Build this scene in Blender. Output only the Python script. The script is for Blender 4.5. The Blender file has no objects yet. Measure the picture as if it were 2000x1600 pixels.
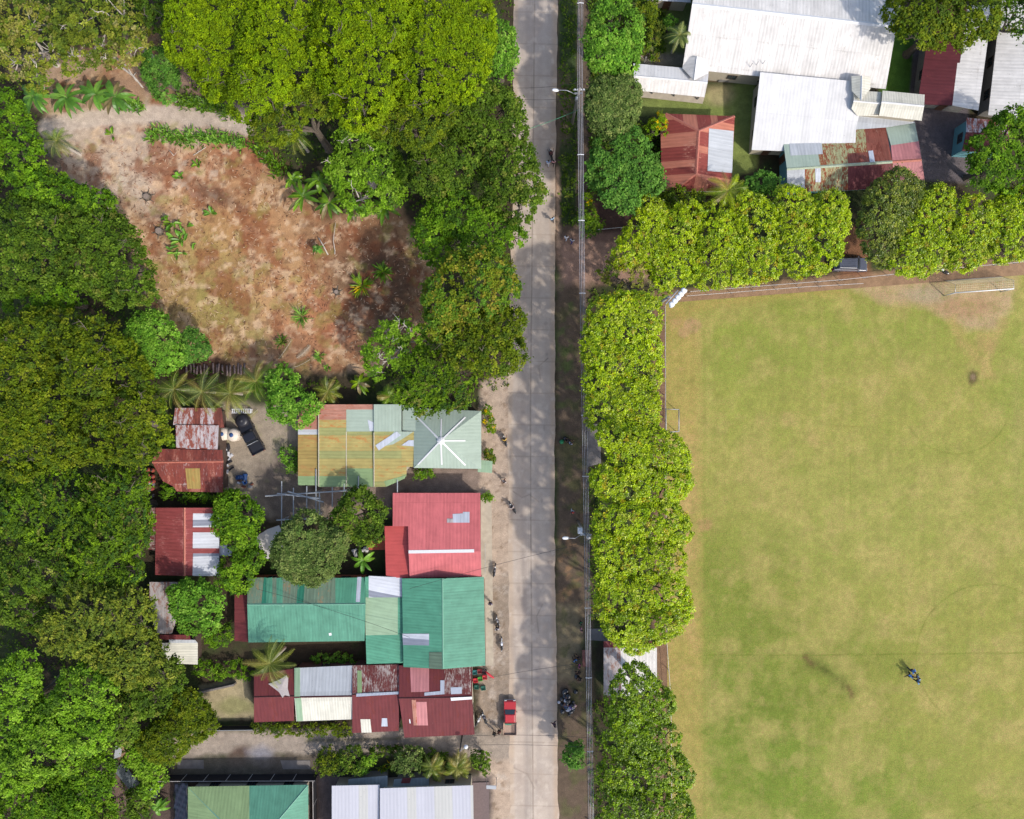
import bpy, math, random
import numpy as np
from mathutils import Vector, Matrix
PI = math.pi
S = 15.4          # photo pixels per metre on the ground
H = 95.0          # height of the drone
CX, CY = 1000.0, 800.0
LUM = 1.45        # how much brighter a lit surface shows than its base colour
scene = bpy.context.scene
COL = scene.collection
SUN_EL, SUN_DIR = math.radians(44), (-0.74, 0.67)   # direction shadows fall in

def lin(v):
    v = v / 255.0
    return v / 12.92 if v <= 0.04045 else ((v + 0.055) / 1.055) ** 2.4
SAT = 0.90
def C(r, g, b, k=1.0):
    c = [lin(v) / LUM * k for v in (r, g, b)]; y = .3 * c[0] + .6 * c[1] + .1 * c[2]
    return tuple(max(.002, y + (v - y) * SAT) for v in c)
def G(px, py, z=0.0):
    """point at height z that stands where the photo shows (px, py)"""
    f = (H - z) / H
    return Vector(((px - CX) / S * f, (CY - py) / S * f, z))
def G0(px, py, z=0.0):
    """point straight above the ground spot (px, py)"""
    return Vector(((px - CX) / S, (CY - py) / S, z))

# ---------------------------------------------------------------- objects
def tag(o, label=None, cat=None, group=None, kind=None):
    if label: o['label'] = label
    if cat: o['category'] = cat
    if group: o['group'] = group
    if kind: o['kind'] = kind
    return o
def thing(name, label, cat, loc=(0, 0, 0), rz=0.0, group=None):
    o = bpy.data.objects.new(name, None)
    COL.objects.link(o)
    o.location = loc; o.rotation_euler = (0, 0, rz)
    o.empty_display_size = 0.3
    return tag(o, label, cat, group)
def link(name, me, mat=None, parent=None, loc=None, world=False):
    o = bpy.data.objects.new(name, me)
    COL.objects.link(o)
    if mat is not None and len(me.materials) == 0: me.materials.append(mat)
    if parent is not None:
        o.parent = parent
        if world: o.location = -Vector(parent.location)
    if loc is not None: o.location = loc
    return o
def copy_tree(o, parent=None):
    c = o.copy(); COL.objects.link(c); c.parent = parent
    for ch in [q for q in o.children]:
        copy_tree(ch, c)
    return c

class MB:
    """mesh builder for small solid shapes"""
    def __init__(self): self.v = []; self.f = []
    def add(self, vs, fs):
        n = len(self.v); self.v += [tuple(p) for p in vs]; self.f += [tuple(i + n for i in f) for f in fs]; return self
    def box(self, c, s, rz=0.0, taper=1.0, m=None):
        x, y, z = s[0] / 2, s[1] / 2, s[2] / 2
        vs = []
        for k, (a, b, d) in enumerate([(-x, -y, -z), (x, -y, -z), (x, y, -z), (-x, y, -z), (-x, -y, z), (x, -y, z), (x, y, z), (-x, y, z)]):
            if k > 3: a *= taper; b *= taper
            p = Vector((a * math.cos(rz) - b * math.sin(rz), a * math.sin(rz) + b * math.cos(rz), d)) + Vector(c)
            vs.append(m @ p if m else p)
        return self.add(vs, [(3, 2, 1, 0), (4, 5, 6, 7), (0, 1, 5, 4), (1, 2, 6, 5), (2, 3, 7, 6), (3, 0, 4, 7)])
    def tube(self, pts, r, n=6, cap=True):
        pts = [Vector(p) for p in pts]
        rs = r if isinstance(r, (list, tuple)) else [r] * len(pts)
        vs = []
        for i, p in enumerate(pts):
            a = pts[max(0, i - 1)]; b = pts[min(len(pts) - 1, i + 1)]
            d = (b - a).normalized() if (b - a).length > 1e-9 else Vector((0, 0, 1))
            u = d.cross(Vector((0, 0, 1)) if abs(d.z) < 0.9 else Vector((1, 0, 0))).normalized(); w = d.cross(u)
            for k in range(n):
                t = 2 * PI * k / n
                vs.append(p + (u * math.cos(t) + w * math.sin(t)) * rs[i])
        fs = []
        for i in range(len(pts) - 1):
            for k in range(n):
                a = i * n + k; b = i * n + (k + 1) % n
                fs.append((a, b, b + n, a + n))
        if cap: fs += [tuple(range(n - 1, -1, -1)), tuple((len(pts) - 1) * n + k for k in range(n))]
        return self.add(vs, fs)
    def lathe(self, c, prof, n=16):
        vs = []; fs = []
        for (r, z) in prof:
            for k in range(n):
                t = 2 * PI * k / n; vs.append((c[0] + r * math.cos(t), c[1] + r * math.sin(t), c[2] + z))
        for i in range(len(prof) - 1):
            for k in range(n):
                a = i * n + k; b = i * n + (k + 1) % n; fs.append((a, b, b + n, a + n))
        fs += [tuple(range(n - 1, -1, -1)), tuple((len(prof) - 1) * n + k for k in range(n))]
        return self.add(vs, fs)
    def prism(self, poly, z0, z1):
        """vertical prism over a 2-D polygon"""
        n = len(poly)
        ar = sum(poly[i][0] * poly[(i + 1) % n][1] - poly[(i + 1) % n][0] * poly[i][1] for i in range(n))
        if ar < 0: poly = poly[::-1]
        vs = [(p[0], p[1], z0) for p in poly] + [(p[0], p[1], z1) for p in poly]
        return self.add(vs, [tuple(range(n - 1, -1, -1)), tuple(range(n, 2 * n))] + [(i, (i + 1) % n, (i + 1) % n + n, i + n) for i in range(n)])
    def slab(self, pts, th):
        """a planar polygon in space thickened downwards"""
        n = len(pts)
        ar = sum(pts[i][0] * pts[(i + 1) % n][1] - pts[(i + 1) % n][0] * pts[i][1] for i in range(n))
        if ar < 0: pts = pts[::-1]
        vs = [Vector(p) for p in pts] + [Vector(p) - Vector((0, 0, th)) for p in pts]
        return self.add(vs, [tuple(range(n)), tuple(range(2 * n - 1, n - 1, -1))] + [(i, i + n, (i + 1) % n + n, (i + 1) % n) for i in range(n)])
    def mesh(self, name, smooth=False):
        me = bpy.data.meshes.new(name); me.from_pydata([tuple(p) for p in self.v], [], self.f)
        if smooth: me.polygons.foreach_set('use_smooth', [True] * len(me.polygons))
        me.update(); return me
    def build(self, name, mat, parent=None, smooth=False, world=False, loc=None, uv=None):
        me = self.mesh(name, smooth)
        if uv is not None:
            u, v, o = uv
            lay = me.uv_layers.new(name='UVMap')
            co = np.empty(len(me.vertices) * 3, 'f'); me.vertices.foreach_get('co', co); co = co.reshape(-1, 3)
            li = np.empty(len(me.loops), 'i'); me.loops.foreach_get('vertex_index', li)
            d = co[li] - np.array(o)
            w = np.stack([d @ np.array(u), d @ np.array(v)], 1).astype('f')
            lay.data.foreach_set('uv', w.ravel())
        return link(name, me, mat, parent, loc, world)

class QB:
    """numpy buffer of coloured quads (leaves, blades)"""
    def __init__(self): self.V = []; self.K = []
    def add(self, quads, cols):
        self.V.append(quads.reshape(-1, 3).astype('f')); self.K.append(np.repeat(cols, 4, axis=0).astype('f'))
    def count(self): return sum(len(v) for v in self.V) // 4
    def build(self, name, mat, parent=None, world=False):
        V = np.concatenate(self.V); K = np.concatenate(self.K); n = len(V)
        me = bpy.data.meshes.new(name)
        me.vertices.add(n); me.vertices.foreach_set('co', V.ravel())
        me.loops.add(n); me.loops.foreach_set('vertex_index', np.arange(n, dtype='i'))
        me.polygons.add(n // 4); me.polygons.foreach_set('loop_start', np.arange(0, n, 4, dtype='i'))
        try: me.polygons.foreach_set('loop_total', np.full(n // 4, 4, 'i'))
        except Exception: pass
        at = me.color_attributes.new('Col', 'FLOAT_COLOR', 'POINT')
        at.data.foreach_set('color', np.concatenate([K, np.ones((n, 1), 'f')], 1).ravel())
        me.update()
        return link(name, me, mat, parent, None, world)

# ---------------------------------------------------------------- materials
def new_mat(name):
    m = bpy.data.materials.new(name); m.use_nodes = True
    nt = m.node_tree; nt.nodes.clear()
    out = nt.nodes.new('ShaderNodeOutputMaterial'); b = nt.nodes.new('ShaderNodeBsdfPrincipled')
    nt.links.new(b.outputs[0], out.inputs[0])
    return m, nt, b, out
class NT:
    def __init__(self, nt): self.nt = nt
    def n(self, t, **kw):
        x = self.nt.nodes.new(t)
        for k, v in kw.items(): setattr(x, k, v)
        return x
    def l(self, a, b): self.nt.links.new(a, b)
    def val(self, s, v):
        if hasattr(v, 'links') or hasattr(v, 'is_linked'): self.l(v, s)
        else: s.default_value = v
    def math(self, op, a, b=0.0, c=0.0, clamp=False):
        x = self.n('ShaderNodeMath', operation=op); x.use_clamp = clamp
        for s, v in zip(x.inputs, (a, b, c)): self.val(s, v)
        return x.outputs[0]
    def noise(self, vec, scale, detail=3.0, rough=0.6):
        x = self.n('ShaderNodeTexNoise'); x.inputs['Scale'].default_value = scale
        x.inputs['Detail'].default_value = detail; x.inputs['Roughness'].default_value = rough
        if vec is not None: self.l(vec, x.inputs['Vector'])
        return x.outputs['Fac']
    def ramp(self, fac, a, b, lo=0.0, hi=1.0):
        x = self.n('ShaderNodeMapRange'); x.inputs[1].default_value = a; x.inputs[2].default_value = b
        x.inputs[3].default_value = lo; x.inputs[4].default_value = hi
        self.l(fac, x.inputs[0]); return x.outputs[0]
    def mix(self, f, a, b, mode='MIX'):
        x = self.n('ShaderNodeMix', data_type='RGBA', blend_type=mode)
        self.val(x.inputs[0], f)
        for s, v in ((x.inputs[6], a), (x.inputs[7], b)):
            if isinstance(v, tuple): s.default_value = (v[0], v[1], v[2], 1)
            else: self.l(v, s)
        return x.outputs[2]
    def scale(self, vec, s):
        x = self.n('ShaderNodeMapping'); x.inputs['Scale'].default_value = s
        self.l(vec, x.inputs['Vector']); return x.outputs[0]
    def bump(self, h, dist, strength=1.0):
        x = self.n('ShaderNodeBump'); x.inputs['Distance'].default_value = dist; x.inputs['Strength'].default_value = strength
        self.l(h, x.inputs['Height']); return x.outputs[0]
_mc = {}
def paint(name, col, rough=0.6, metal=0.0, var=0.12, scale=6.0, bump=0.0, spec=0.4):
    """a plain material with a little mottling"""
    if name in _mc: return _mc[name]
    m, nt, b, out = new_mat(name); N = NT(nt)
    tc = N.n('ShaderNodeTexCoord').outputs['Object']
    f = N.noise(tc, scale, 4)
    k = N.ramp(f, 0.3, 0.7, 1 - var, 1 + var)
    c = N.mix(1.0, col, k, 'MULTIPLY')
    N.l(c, b.inputs['Base Color']); b.inputs['Roughness'].default_value = rough; b.inputs['Metallic'].default_value = metal
    b.inputs['Specular IOR Level'].default_value = spec
    if bump: N.l(N.bump(f, bump), b.inputs['Normal'])
    _mc[name] = m; return m
def attr_mat(name, transl=0.0, rough=0.9, grain=(6.0, 0.25), grain2=(0.6, 0.15), bump=0.02, spec=0.2, fine=(0, 0), hue=0.0):
    """base colour from the mesh's colour attribute with procedural grain"""
    m, nt, b, out = new_mat(name); N = NT(nt)
    at = N.n('ShaderNodeAttribute', attribute_name='Col').outputs['Color']
    tc = N.n('ShaderNodeTexCoord').outputs['Object']
    f1 = N.noise(tc, grain[0], 5, 0.7); f2 = N.noise(tc, grain2[0], 3)
    k = N.math('MULTIPLY', N.ramp(f1, 0.3, 0.7, 1 - grain[1], 1 + grain[1]), N.ramp(f2, 0.3, 0.7, 1 - grain2[1], 1 + grain2[1]))
    if fine[0]:
        f3 = N.noise(tc, fine[0], 2, 0.5); k = N.math('MULTIPLY', k, N.ramp(f3, 0.3, 0.7, 1 - fine[1], 1 + fine[1]))
    c = N.mix(1.0, at, k, 'MULTIPLY')
    if hue:
        hn = N.noise(tc, 5.0, 4, .8); c = N.mix(1.0, c, N.mix(N.ramp(hn, .36, .64, 0, 1), (1 - hue, 1 + hue * .3, 1 - hue), (1 + hue, 1 - hue * .2, 1 + hue * .6)), 'MULTIPLY')
    N.l(c, b.inputs['Base Color']); b.inputs['Roughness'].default_value = rough; b.inputs['Specular IOR Level'].default_value = spec
    if bump: N.l(N.bump(f1, bump), b.inputs['Normal'])
    if transl:
        t = N.n('ShaderNodeBsdfTranslucent'); N.l(N.mix(1.0, c, (1.0, 1.1, 0.6), 'MULTIPLY'), t.inputs['Color'])
        x = N.n('ShaderNodeMixShader'); x.inputs[0].default_value = transl
        N.l(b.outputs[0], x.inputs[1]); N.l(t.outputs[0], x.inputs[2]); N.l(x.outputs[0], out.inputs[0])
    return m
def metal_roof(name, base, rust=0.0, rustcol=None, sheet=0.85, row=2.6, sheetvar=0.06, dirt=0.15, rib=0.42, alt=None, altamt=0.0, rustscale=1.0, seam=0.35, streak=0.12, rough=0.6, ribvar=0.1, wear=0.0, wearcol=None, speck=.5):
    """corrugated sheet: ribs run down the slope (v), sheets lie side by side (u)"""
    if name in _mc: return _mc[name]
    m, nt, b, out = new_mat(name); N = NT(nt)
    uv = N.n('ShaderNodeTexCoord').outputs['UV']
    sep = N.n('ShaderNodeSeparateXYZ'); N.l(uv, sep.inputs[0]); u, v = sep.outputs[0], sep.outputs[1]
    cu = N.math('FLOOR', N.math('DIVIDE', u, sheet)); 
    cv = N.math('FLOOR', N.math('DIVIDE', v, row))
    comb = N.n('ShaderNodeCombineXYZ'); N.l(cu, comb.inputs[0]); N.l(cv, comb.inputs[1])
    wn = N.n('ShaderNodeTexWhiteNoise', noise_dimensions='2D'); N.l(comb.outputs[0], wn.inputs['Vector'])
    rnd = wn.outputs['Value']
    col = base
    if alt is not None:
        a = N.math('LESS_THAN', rnd, altamt); col = N.mix(a, base, alt)
    stk = N.noise(N.scale(uv, (2.2, 0.18, 1)), 2.0, 4, 0.65)
    blot = N.noise(uv, 0.7, 5, 0.6)
    ribs = N.math('SINE', N.math('MULTIPLY', u, 2 * PI / rib))
    k = N.math('ADD', 1 - sheetvar, N.math('MULTIPLY', rnd, 2 * sheetvar))
    k = N.math('MULTIPLY', k, N.ramp(stk, 0.3, 0.7, 1 - streak, 1 + streak))
    k = N.math('MULTIPLY', k, N.ramp(blot, 0.3, 0.75, 1 + dirt * 0.5, 1 - dirt))
    k = N.math('MULTIPLY', k, N.math('ADD', 1.0, N.math('MULTIPLY', ribs, ribvar * .6)))
    fu = N.math('FRACT', N.math('DIVIDE', u, sheet)); fv = N.math('FRACT', N.math('DIVIDE', v, row))
    su = N.math('LESS_THAN', fu, 0.07); sv = N.math('LESS_THAN', fv, 0.02)
    sm = N.math('MAXIMUM', su, sv)
    k = N.math('MULTIPLY', k, N.math('SUBTRACT', 1.0, N.math('MULTIPLY', sm, seam * .55)))
    col = N.mix(1.0, col, k, 'MULTIPLY')
    if rust > 0:
        rc = rustcol or C(120, 50, 40)
        n1 = N.noise(N.scale(uv, (1.6 * rustscale, 0.55 * rustscale, 1)), 1.3, 6, 0.72)
        n2 = N.noise(N.scale(uv, (6.0, 2.2, 1)), 1.6, 4, 0.7)
        t = N.math('ADD', N.math('MULTIPLY', n1, 0.7), N.math('ADD', N.math('MULTIPLY', n2, 0.3), N.math('MULTIPLY', rnd, 0.10)))
        th = 0.75 - 0.42 * rust
        f = N.ramp(t, th - 0.03, th + 0.05, 0, 1); 
        rvar = N.mix(N.ramp(n2, 0.35, 0.65, 0, 1), rc, (rc[0] * 1.5, rc[1] * 1.45, rc[2] * 1.3))
        col = N.mix(f, col, rvar)
        rr = N.ramp(f, 0, 1, rough, 0.9); N.l(rr, b.inputs['Roughness'])
    else: b.inputs['Roughness'].default_value = rough
    if wear > 0:
        w1 = N.noise(N.scale(uv, (5.0, .9, 1)), 1.7, 5, 0.75); w2 = N.noise(uv, .55, 3, .6)
        ww = N.math('ADD', N.math('MULTIPLY', w1, .6), N.math('MULTIPLY', w2, .4)); th2 = .68 - .3 * wear
        lap = N.math('MULTIPLY', N.math('LESS_THAN', fv, .06), .05)
        wf = N.math('MULTIPLY', N.ramp(N.math('ADD', ww, lap), th2, th2 + .07, 0, 1), .75)
        col = N.mix(wf, col, wearcol or C(206, 190, 186))
    if speck > 0:
        sp = N.noise(uv, 5.5, 2, .5); col = N.mix(N.math('MULTIPLY', N.ramp(sp, .70, .74, 0, 1), speck), col, (.09, .07, .05))
    N.l(col, b.inputs['Base Color']); b.inputs['Specular IOR Level'].default_value = 0.2
    N.l(N.bump(ribs, 0.006, 0.6), b.inputs['Normal'])
    _mc[name] = m; return m

# ---------------------------------------------------------------- lattice noise in numpy
def vnoise(x, y, scale, seed=0, oct=3):
    tot = 0; amp = 1; norm = 0
    for o in range(oct):
        X = x / scale * 2 ** o; Y = y / scale * 2 ** o
        xi = np.floor(X).astype(np.int64); yi = np.floor(Y).astype(np.int64); fx = X - xi; fy = Y - yi
        fx = fx * fx * (3 - 2 * fx); fy = fy * fy * (3 - 2 * fy)
        def h(a, b):
            n = (a * 374761393 + b * 668265263 + (seed + o * 17) * 974634777) & 0x7fffffff
            n = ((n ^ (n >> 13)) * 1274126177) & 0x7fffffff
            return ((n ^ (n >> 16)) & 0xffff) / 65535.0
        r = (h(xi, yi) * (1 - fx) + h(xi + 1, yi) * fx) * (1 - fy) + (h(xi, yi + 1) * (1 - fx) + h(xi + 1, yi + 1) * fx) * fy
        tot = tot + r * amp; norm += amp; amp *= 0.55
    return tot / norm
def sdf_poly(x, y, pts):
    """signed distance in pixels, negative inside"""
    d = np.full(x.shape, 1e18); ins = np.zeros(x.shape, bool); n = len(pts)
    for i in range(n):
        ax, ay = pts[i]; bx, by = pts[(i + 1) % n]
        ex, ey = bx - ax, by - ay; wx, wy = x - ax, y - ay
        t = np.clip((wx * ex + wy * ey) / (ex * ex + ey * ey + 1e-9), 0, 1)
        d = np.minimum(d, (wx - ex * t) ** 2 + (wy - ey * t) ** 2)
        c = ((ay > y) != (by > y))
        with np.errstate(divide='ignore', invalid='ignore'):
            xi = ex * (y - ay) / (ey if abs(ey) > 1e-9 else 1e-9) + ax
        ins ^= c & (x < xi)
    d = np.sqrt(d); return np.where(ins, -d, d)
def sdf_line(x, y, pts):
    d = np.full(x.shape, 1e18)
    for i in range(len(pts) - 1):
        ax, ay = pts[i]; bx, by = pts[i + 1]
        ex, ey = bx - ax, by - ay; wx, wy = x - ax, y - ay
        t = np.clip((wx * ex + wy * ey) / (ex * ex + ey * ey + 1e-9), 0, 1)
        d = np.minimum(d, (wx - ex * t) ** 2 + (wy - ey * t) ** 2)
    return np.sqrt(d)
class Painter:
    def __init__(self, x, y, base):
        self.X, self.Y = x, y; self.c = np.tile(np.array(C(*base)), (len(x), 1)); self.bb()
    def bb(self, x0=-1e9, y0=-1e9, x1=1e9, y1=1e9):
        self.i = np.nonzero((self.X > x0) & (self.X < x1) & (self.Y > y0) & (self.Y < y1))[0]; self.x = self.X[self.i]; self.y = self.Y[self.i]
    def pb(self, pts, m):
        xs = [p[0] for p in pts]; ys = [p[1] for p in pts]; self.bb(min(xs) - m, min(ys) - m, max(xs) + m, max(ys) + m)
    def _mix(self, a, col):
        a = a[:, None]; self.c[self.i] = self.c[self.i] * (1 - a) + np.array(C(*col)) * a
    def poly(self, pts, col, soft=6, wig=8, op=1.0, seed=1, wscale=22):
        self.pb(pts, soft + wig + 2); d = sdf_poly(self.x, self.y, pts) + (vnoise(self.x, self.y, wscale, seed) - 0.5) * 2 * wig
        self._mix(np.clip(0.5 - d / (2 * soft), 0, 1) * op, col); self.bb()
    def line(self, pts, w, col, soft=3, wig=2, op=1.0, seed=2, wscale=15):
        self.pb(pts, w + soft + wig + 2); d = sdf_line(self.x, self.y, pts) + (vnoise(self.x, self.y, wscale, seed) - 0.5) * 2 * wig
        self._mix(np.clip(0.5 - (d - w) / (2 * soft), 0, 1) * op, col); self.bb()
    def blob(self, cx, cy, rx, ry, col, op=1.0, soft=0.5, ang=0, wig=0.35, seed=3, wscale=25):
        r = max(rx, ry) * (1.1 + soft / 2 + wig); self.bb(cx - r, cy - r, cx + r, cy + r)
        a = math.radians(ang); dx, dy = self.x - cx, self.y - cy
        u = dx * math.cos(a) + dy * math.sin(a); v = -dx * math.sin(a) + dy * math.cos(a)
        d = np.sqrt((u / rx) ** 2 + (v / ry) ** 2) + (vnoise(self.x, self.y, wscale, seed) - 0.5) * 2 * wig
        self._mix(np.clip((1 + soft / 2 - d) / soft, 0, 1) * op, col); self.bb()
    def mottle(self, scale, amt, seed=5):
        k = 1 + (vnoise(self.X, self.Y, scale, seed) - 0.5) * 2 * amt
        self.c *= k[:, None]
    def patches(self, scale, col, lo, hi, op=1.0, seed=7, pts=None, soft=15):
        if pts is not None: self.pb(pts, soft)
        a = np.clip((vnoise(self.x, self.y, scale, seed, 4) - lo) / (hi - lo), 0, 1) * op
        if pts is not None: a = a * np.clip(0.5 - sdf_poly(self.x, self.y, pts) / (2 * soft), 0, 1)
        self._mix(a, col); self.bb()
def grid_mesh(name, PX, PY, z, mat, painter_fn, clip=None):
    """PX, PY: 2-D arrays of ground pixels -> one sheet with painted colours"""
    ny, nx = PX.shape
    x = PX.ravel(); y = PY.ravel()
    P = painter_fn(x, y)
    V = np.stack([(x - CX) / S, (CY - y) / S, np.full(x.shape, z)], 1).astype('f')
    i = np.arange(ny * nx).reshape(ny, nx)
    F = np.stack([i[1:, :-1], i[1:, 1:], i[:-1, 1:], i[:-1, :-1]], -1).reshape(-1, 4)
    me = bpy.data.meshes.new(name)
    me.vertices.add(len(V)); me.vertices.foreach_set('co', V.ravel())
    me.loops.add(F.size); me.loops.foreach_set('vertex_index', F.ravel().astype('i'))
    me.polygons.add(len(F)); me.polygons.foreach_set('loop_start', np.arange(0, F.size, 4, dtype='i'))
    at = me.color_attributes.new('Col', 'FLOAT_COLOR', 'POINT')
    at.data.foreach_set('color', np.concatenate([np.clip(P, 0.003, 0.95), np.ones((len(V), 1))], 1).astype('f').ravel())
    me.update()
    return link(name, me, mat)
SKY_STR, SUN_E, EXPO = 0.15, 2.1, 0.78
# ================================================================ foliage
rng = np.random.default_rng(7)
def unit(n, zmin=-1.0):
    z = rng.uniform(zmin, 1, n); t = rng.uniform(0, 2 * PI, n); r = np.sqrt(1 - z * z)
    return np.stack([r * np.cos(t), r * np.sin(t), z], 1)
def norm(a): return a / (np.linalg.norm(a, axis=1, keepdims=True) + 1e-9)
FK = 1.68
def FC(*c):
    c = [lin(v) / LUM * FK for v in c]; y = .3 * c[0] + .6 * c[1] + .1 * c[2]
    return tuple(max(.002, y + (v - y) * f) for v, f in zip(c, (1.0, .97, 1.06)))
PAL = {
 'lime':   [((108, 130, 22), 5), ((100, 126, 22), 5), ((122, 144, 32), 2), ((90, 114, 26), 3)],
 'deep':   [((68, 92, 28), 5), ((78, 102, 30), 4), ((96, 120, 42), 2), ((56, 80, 26), 3), ((104, 112, 48), 1)],
 'mid':    [((76, 110, 28), 5), ((90, 124, 32), 4), ((108, 140, 42), 2), ((62, 94, 28), 3)],
 'bright': [((88, 130, 44), 5), ((102, 142, 50), 4), ((122, 156, 66), 2), ((70, 110, 36), 3)],
 'olive':  [((104, 116, 40), 5), ((88, 104, 40), 4), ((126, 132, 54), 2), ((74, 92, 34), 3)],
 'moss':   [((80, 98, 24), 5), ((92, 106, 26), 4), ((64, 84, 26), 4), ((108, 118, 36), 1.5)],
 'rusty':  [((102, 112, 34), 4), ((128, 122, 48), 1.6), ((86, 112, 34), 4), ((72, 104, 34), 3)],
 'pitch':  [((136, 156, 20), 5), ((146, 166, 30), 4), ((118, 144, 18), 4), ((96, 122, 18), 1.5), ((162, 174, 64), 1.2), ((150, 140, 40), .5)],
 'pitchd': [((96, 124, 12), 5), ((110, 138, 18), 4), ((76, 102, 14), 4), ((128, 150, 32), 1)],
 'grey':   [((100, 116, 62), 5), ((84, 104, 50), 4), ((118, 128, 72), 2), ((70, 92, 42), 3)],
 'feather':[((80, 108, 26), 5), ((68, 92, 28), 5), ((100, 128, 34), 2), ((52, 80, 30), 3), ((100, 104, 50), .8)],
 'light':  [((106, 142, 42), 5), ((96, 132, 38), 4), ((122, 154, 56), 3), ((76, 108, 36), 3)],
 'dry':    [((128, 126, 62), 4), ((112, 122, 44), 4), ((140, 136, 84), 2), ((92, 112, 40), 3)],
 'flower': [((86, 116, 26), 5), ((106, 130, 30), 3), ((190, 160, 20), 1.5)],
 'teal':   [((70, 110, 44), 5), ((82, 122, 48), 4), ((98, 134, 58), 2)],
}
# leaf length, leaf width, clump radius, clumps per m2, leaves per clump, outline roughness, stretch
STY = {
 'fine':   (0.22, 0.17, 0.34, 4.0, 27, 0.05, 1.0),
 'broad':  (0.29, 0.20, 0.42, 2.7, 24, 0.15, 1.0),
 'glossy': (0.22, 0.14, 0.30, 4.6, 26, 0.05, 1.0),
 'spray':  (0.30, 0.17, 0.34, 2.2, 22, 0.17, 2.6),
 'loose':  (0.34, 0.20, 0.48, 0.62, 15, 0.26, 1.3),
 'bush':   (0.24, 0.15, 0.30, 3.0, 15, 0.14, 1.0),
}
LEAF = attr_mat('leaf', transl=0.25, rough=0.65, grain=(9, 0.12), grain2=(0.35, 0.12), bump=0, spec=0.12)
LEAFG = attr_mat('leaf_glossy', transl=0.22, rough=0.38, grain=(9, 0.12), grain2=(0.35, 0.12), bump=0, spec=0.28)
BARK = paint('bark', (0.10, 0.08, 0.06), 0.9, var=0.35, scale=9, bump=0.03)
PALEBARK = paint('pale_bark', (0.42, 0.37, 0.32), 0.85, var=0.25, scale=7, bump=0.02)
TWIGS = {}
def pick(pal, n):
    p = PAL[pal]; w = np.array([a[1] for a in p], float); w /= w.sum()
    cols = np.array([FC(*a[0]) for a in p]); return cols[rng.choice(len(p), n, p=w)]
def leaves_at(q, cen, out, L, W, cols, up=0.75, rnd=0.75, along=None):
    n = len(cen)
    nn = norm(out * 0.5 + np.array([0, 0, up]) + rng.normal(0, 1, (n, 3)) * rnd)
    t = rng.normal(0, 1, (n, 3)) if along is None else along + rng.normal(0, 0.35, (n, 3))
    t = norm(t - nn * (t * nn).sum(1, keepdims=True)); b = np.cross(nn, t)
    l = (L * rng.uniform(0.7, 1.25, n))[:, None]; w = (W * rng.uniform(0.7, 1.25, n))[:, None]
    P = np.stack([cen - t * l / 2, cen + b * w / 2 + t * l * 0.05 - nn * w * 0.12, cen + t * l / 2 - nn * l * 0.1, cen - b * w / 2 + t * l * 0.05 - nn * w * 0.12], 1)
    q.add(P, cols)
def crown(q, lobes, pal, sty, dens=1.0):
    """lobes: (x, y, z, r, rz)"""
    L, W, rc, dc, nl, rough, stretch = STY[sty]
    A = np.array([(l[0], l[1], l[2]) for l in lobes]); R = np.array([l[3] for l in lobes]); RZ = np.array([l[4] for l in lobes])
    for k, (x, y, z, r, rz) in enumerate(lobes):
        nc = int(2 * PI * r * (r * .5 + rz * .5) * dc * dens) + 4
        d = unit(nc, -0.25)
        nb = max(5, int(r * 3.2)); bd = unit(nb, -0.1); bs = rng.uniform(-1, 1, nb)
        dots = d @ bd.T
        lump = (np.exp(-(1 - dots) * (7 + r * 2.5)) * bs).sum(1)
        rf = 0.90 + rough * np.clip(lump, -1.2, 1.1) + rng.uniform(-rough * .5, rough * .4, nc)
        inner = rng.random(nc) < 0.16; rf[inner] *= rng.uniform(0.45, 0.85, inner.sum())
        c = np.array([x, y, z]) + d * rf[:, None] * np.array([r, r, rz])
        keep = np.ones(nc, bool)
        for j in range(len(lobes)):
            if j == k: continue
            e = (c - A[j]) / np.array([R[j], R[j], RZ[j]]); keep &= (e * e).sum(1) > 0.5
        gap = {'broad': .31, 'fine': .28, 'glossy': .16, 'spray': .31}.get(sty, 0)
        if gap: keep &= ~((vnoise(c[:, 0] + 500, c[:, 1] + 500, 1.3, 77, 2) < gap) & (d[:, 2] > .1) & (rng.random(nc) < .9))
        c = c[keep]; d = d[keep]; m = len(c)
        if m == 0: continue
        cb = pick(pal, m) * rng.uniform(0.68, 1.2, (m, 1)); cb = cb * (.86 + .3 * vnoise(c[:, 0] + 300, c[:, 1] + 300, 2.4, 78, 2))[:, None]
        n = m * nl; idx = np.repeat(np.arange(m), nl)
        cr = rc * rng.uniform(0.6, 1.35, m)[idx][:, None]
        off = unit(n) * cr * rng.random((n, 1)) ** 0.45 * np.array([1, 1, 0.6]); along = None
        if stretch > 1:
            a = rng.uniform(0, 2 * PI, m) * 0.25 + np.arctan2(d[:, 1], d[:, 0]) * 0.35 + 0.5
            ax = np.stack([np.cos(a), np.sin(a), np.full(m, 0.15)], 1)[idx]
            off = off * 0.55 + ax * rng.uniform(-1, 1, (n, 1)) * cr * (stretch - 1); 
        cen = c[idx] + off * (1 + (rng.random((n, 1)) < .12) * .8)
        cols = cb[idx] * rng.uniform(0.82, 1.18, (n, 1))
        leaves_at(q, cen, d[idx], L, W, cols, 1.0, 0.5)
def limb_pts(a, b, bend, rr, n=5):
    a, b = Vector(a), Vector(b); pts = []
    side = Vector((rr.uniform(-1, 1), rr.uniform(-1, 1), rr.uniform(-.3, .5))) * bend
    for i in range(n):
        t = i / (n - 1); pts.append(a.lerp(b, t) + side * math.sin(t * PI))
    return pts
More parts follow.
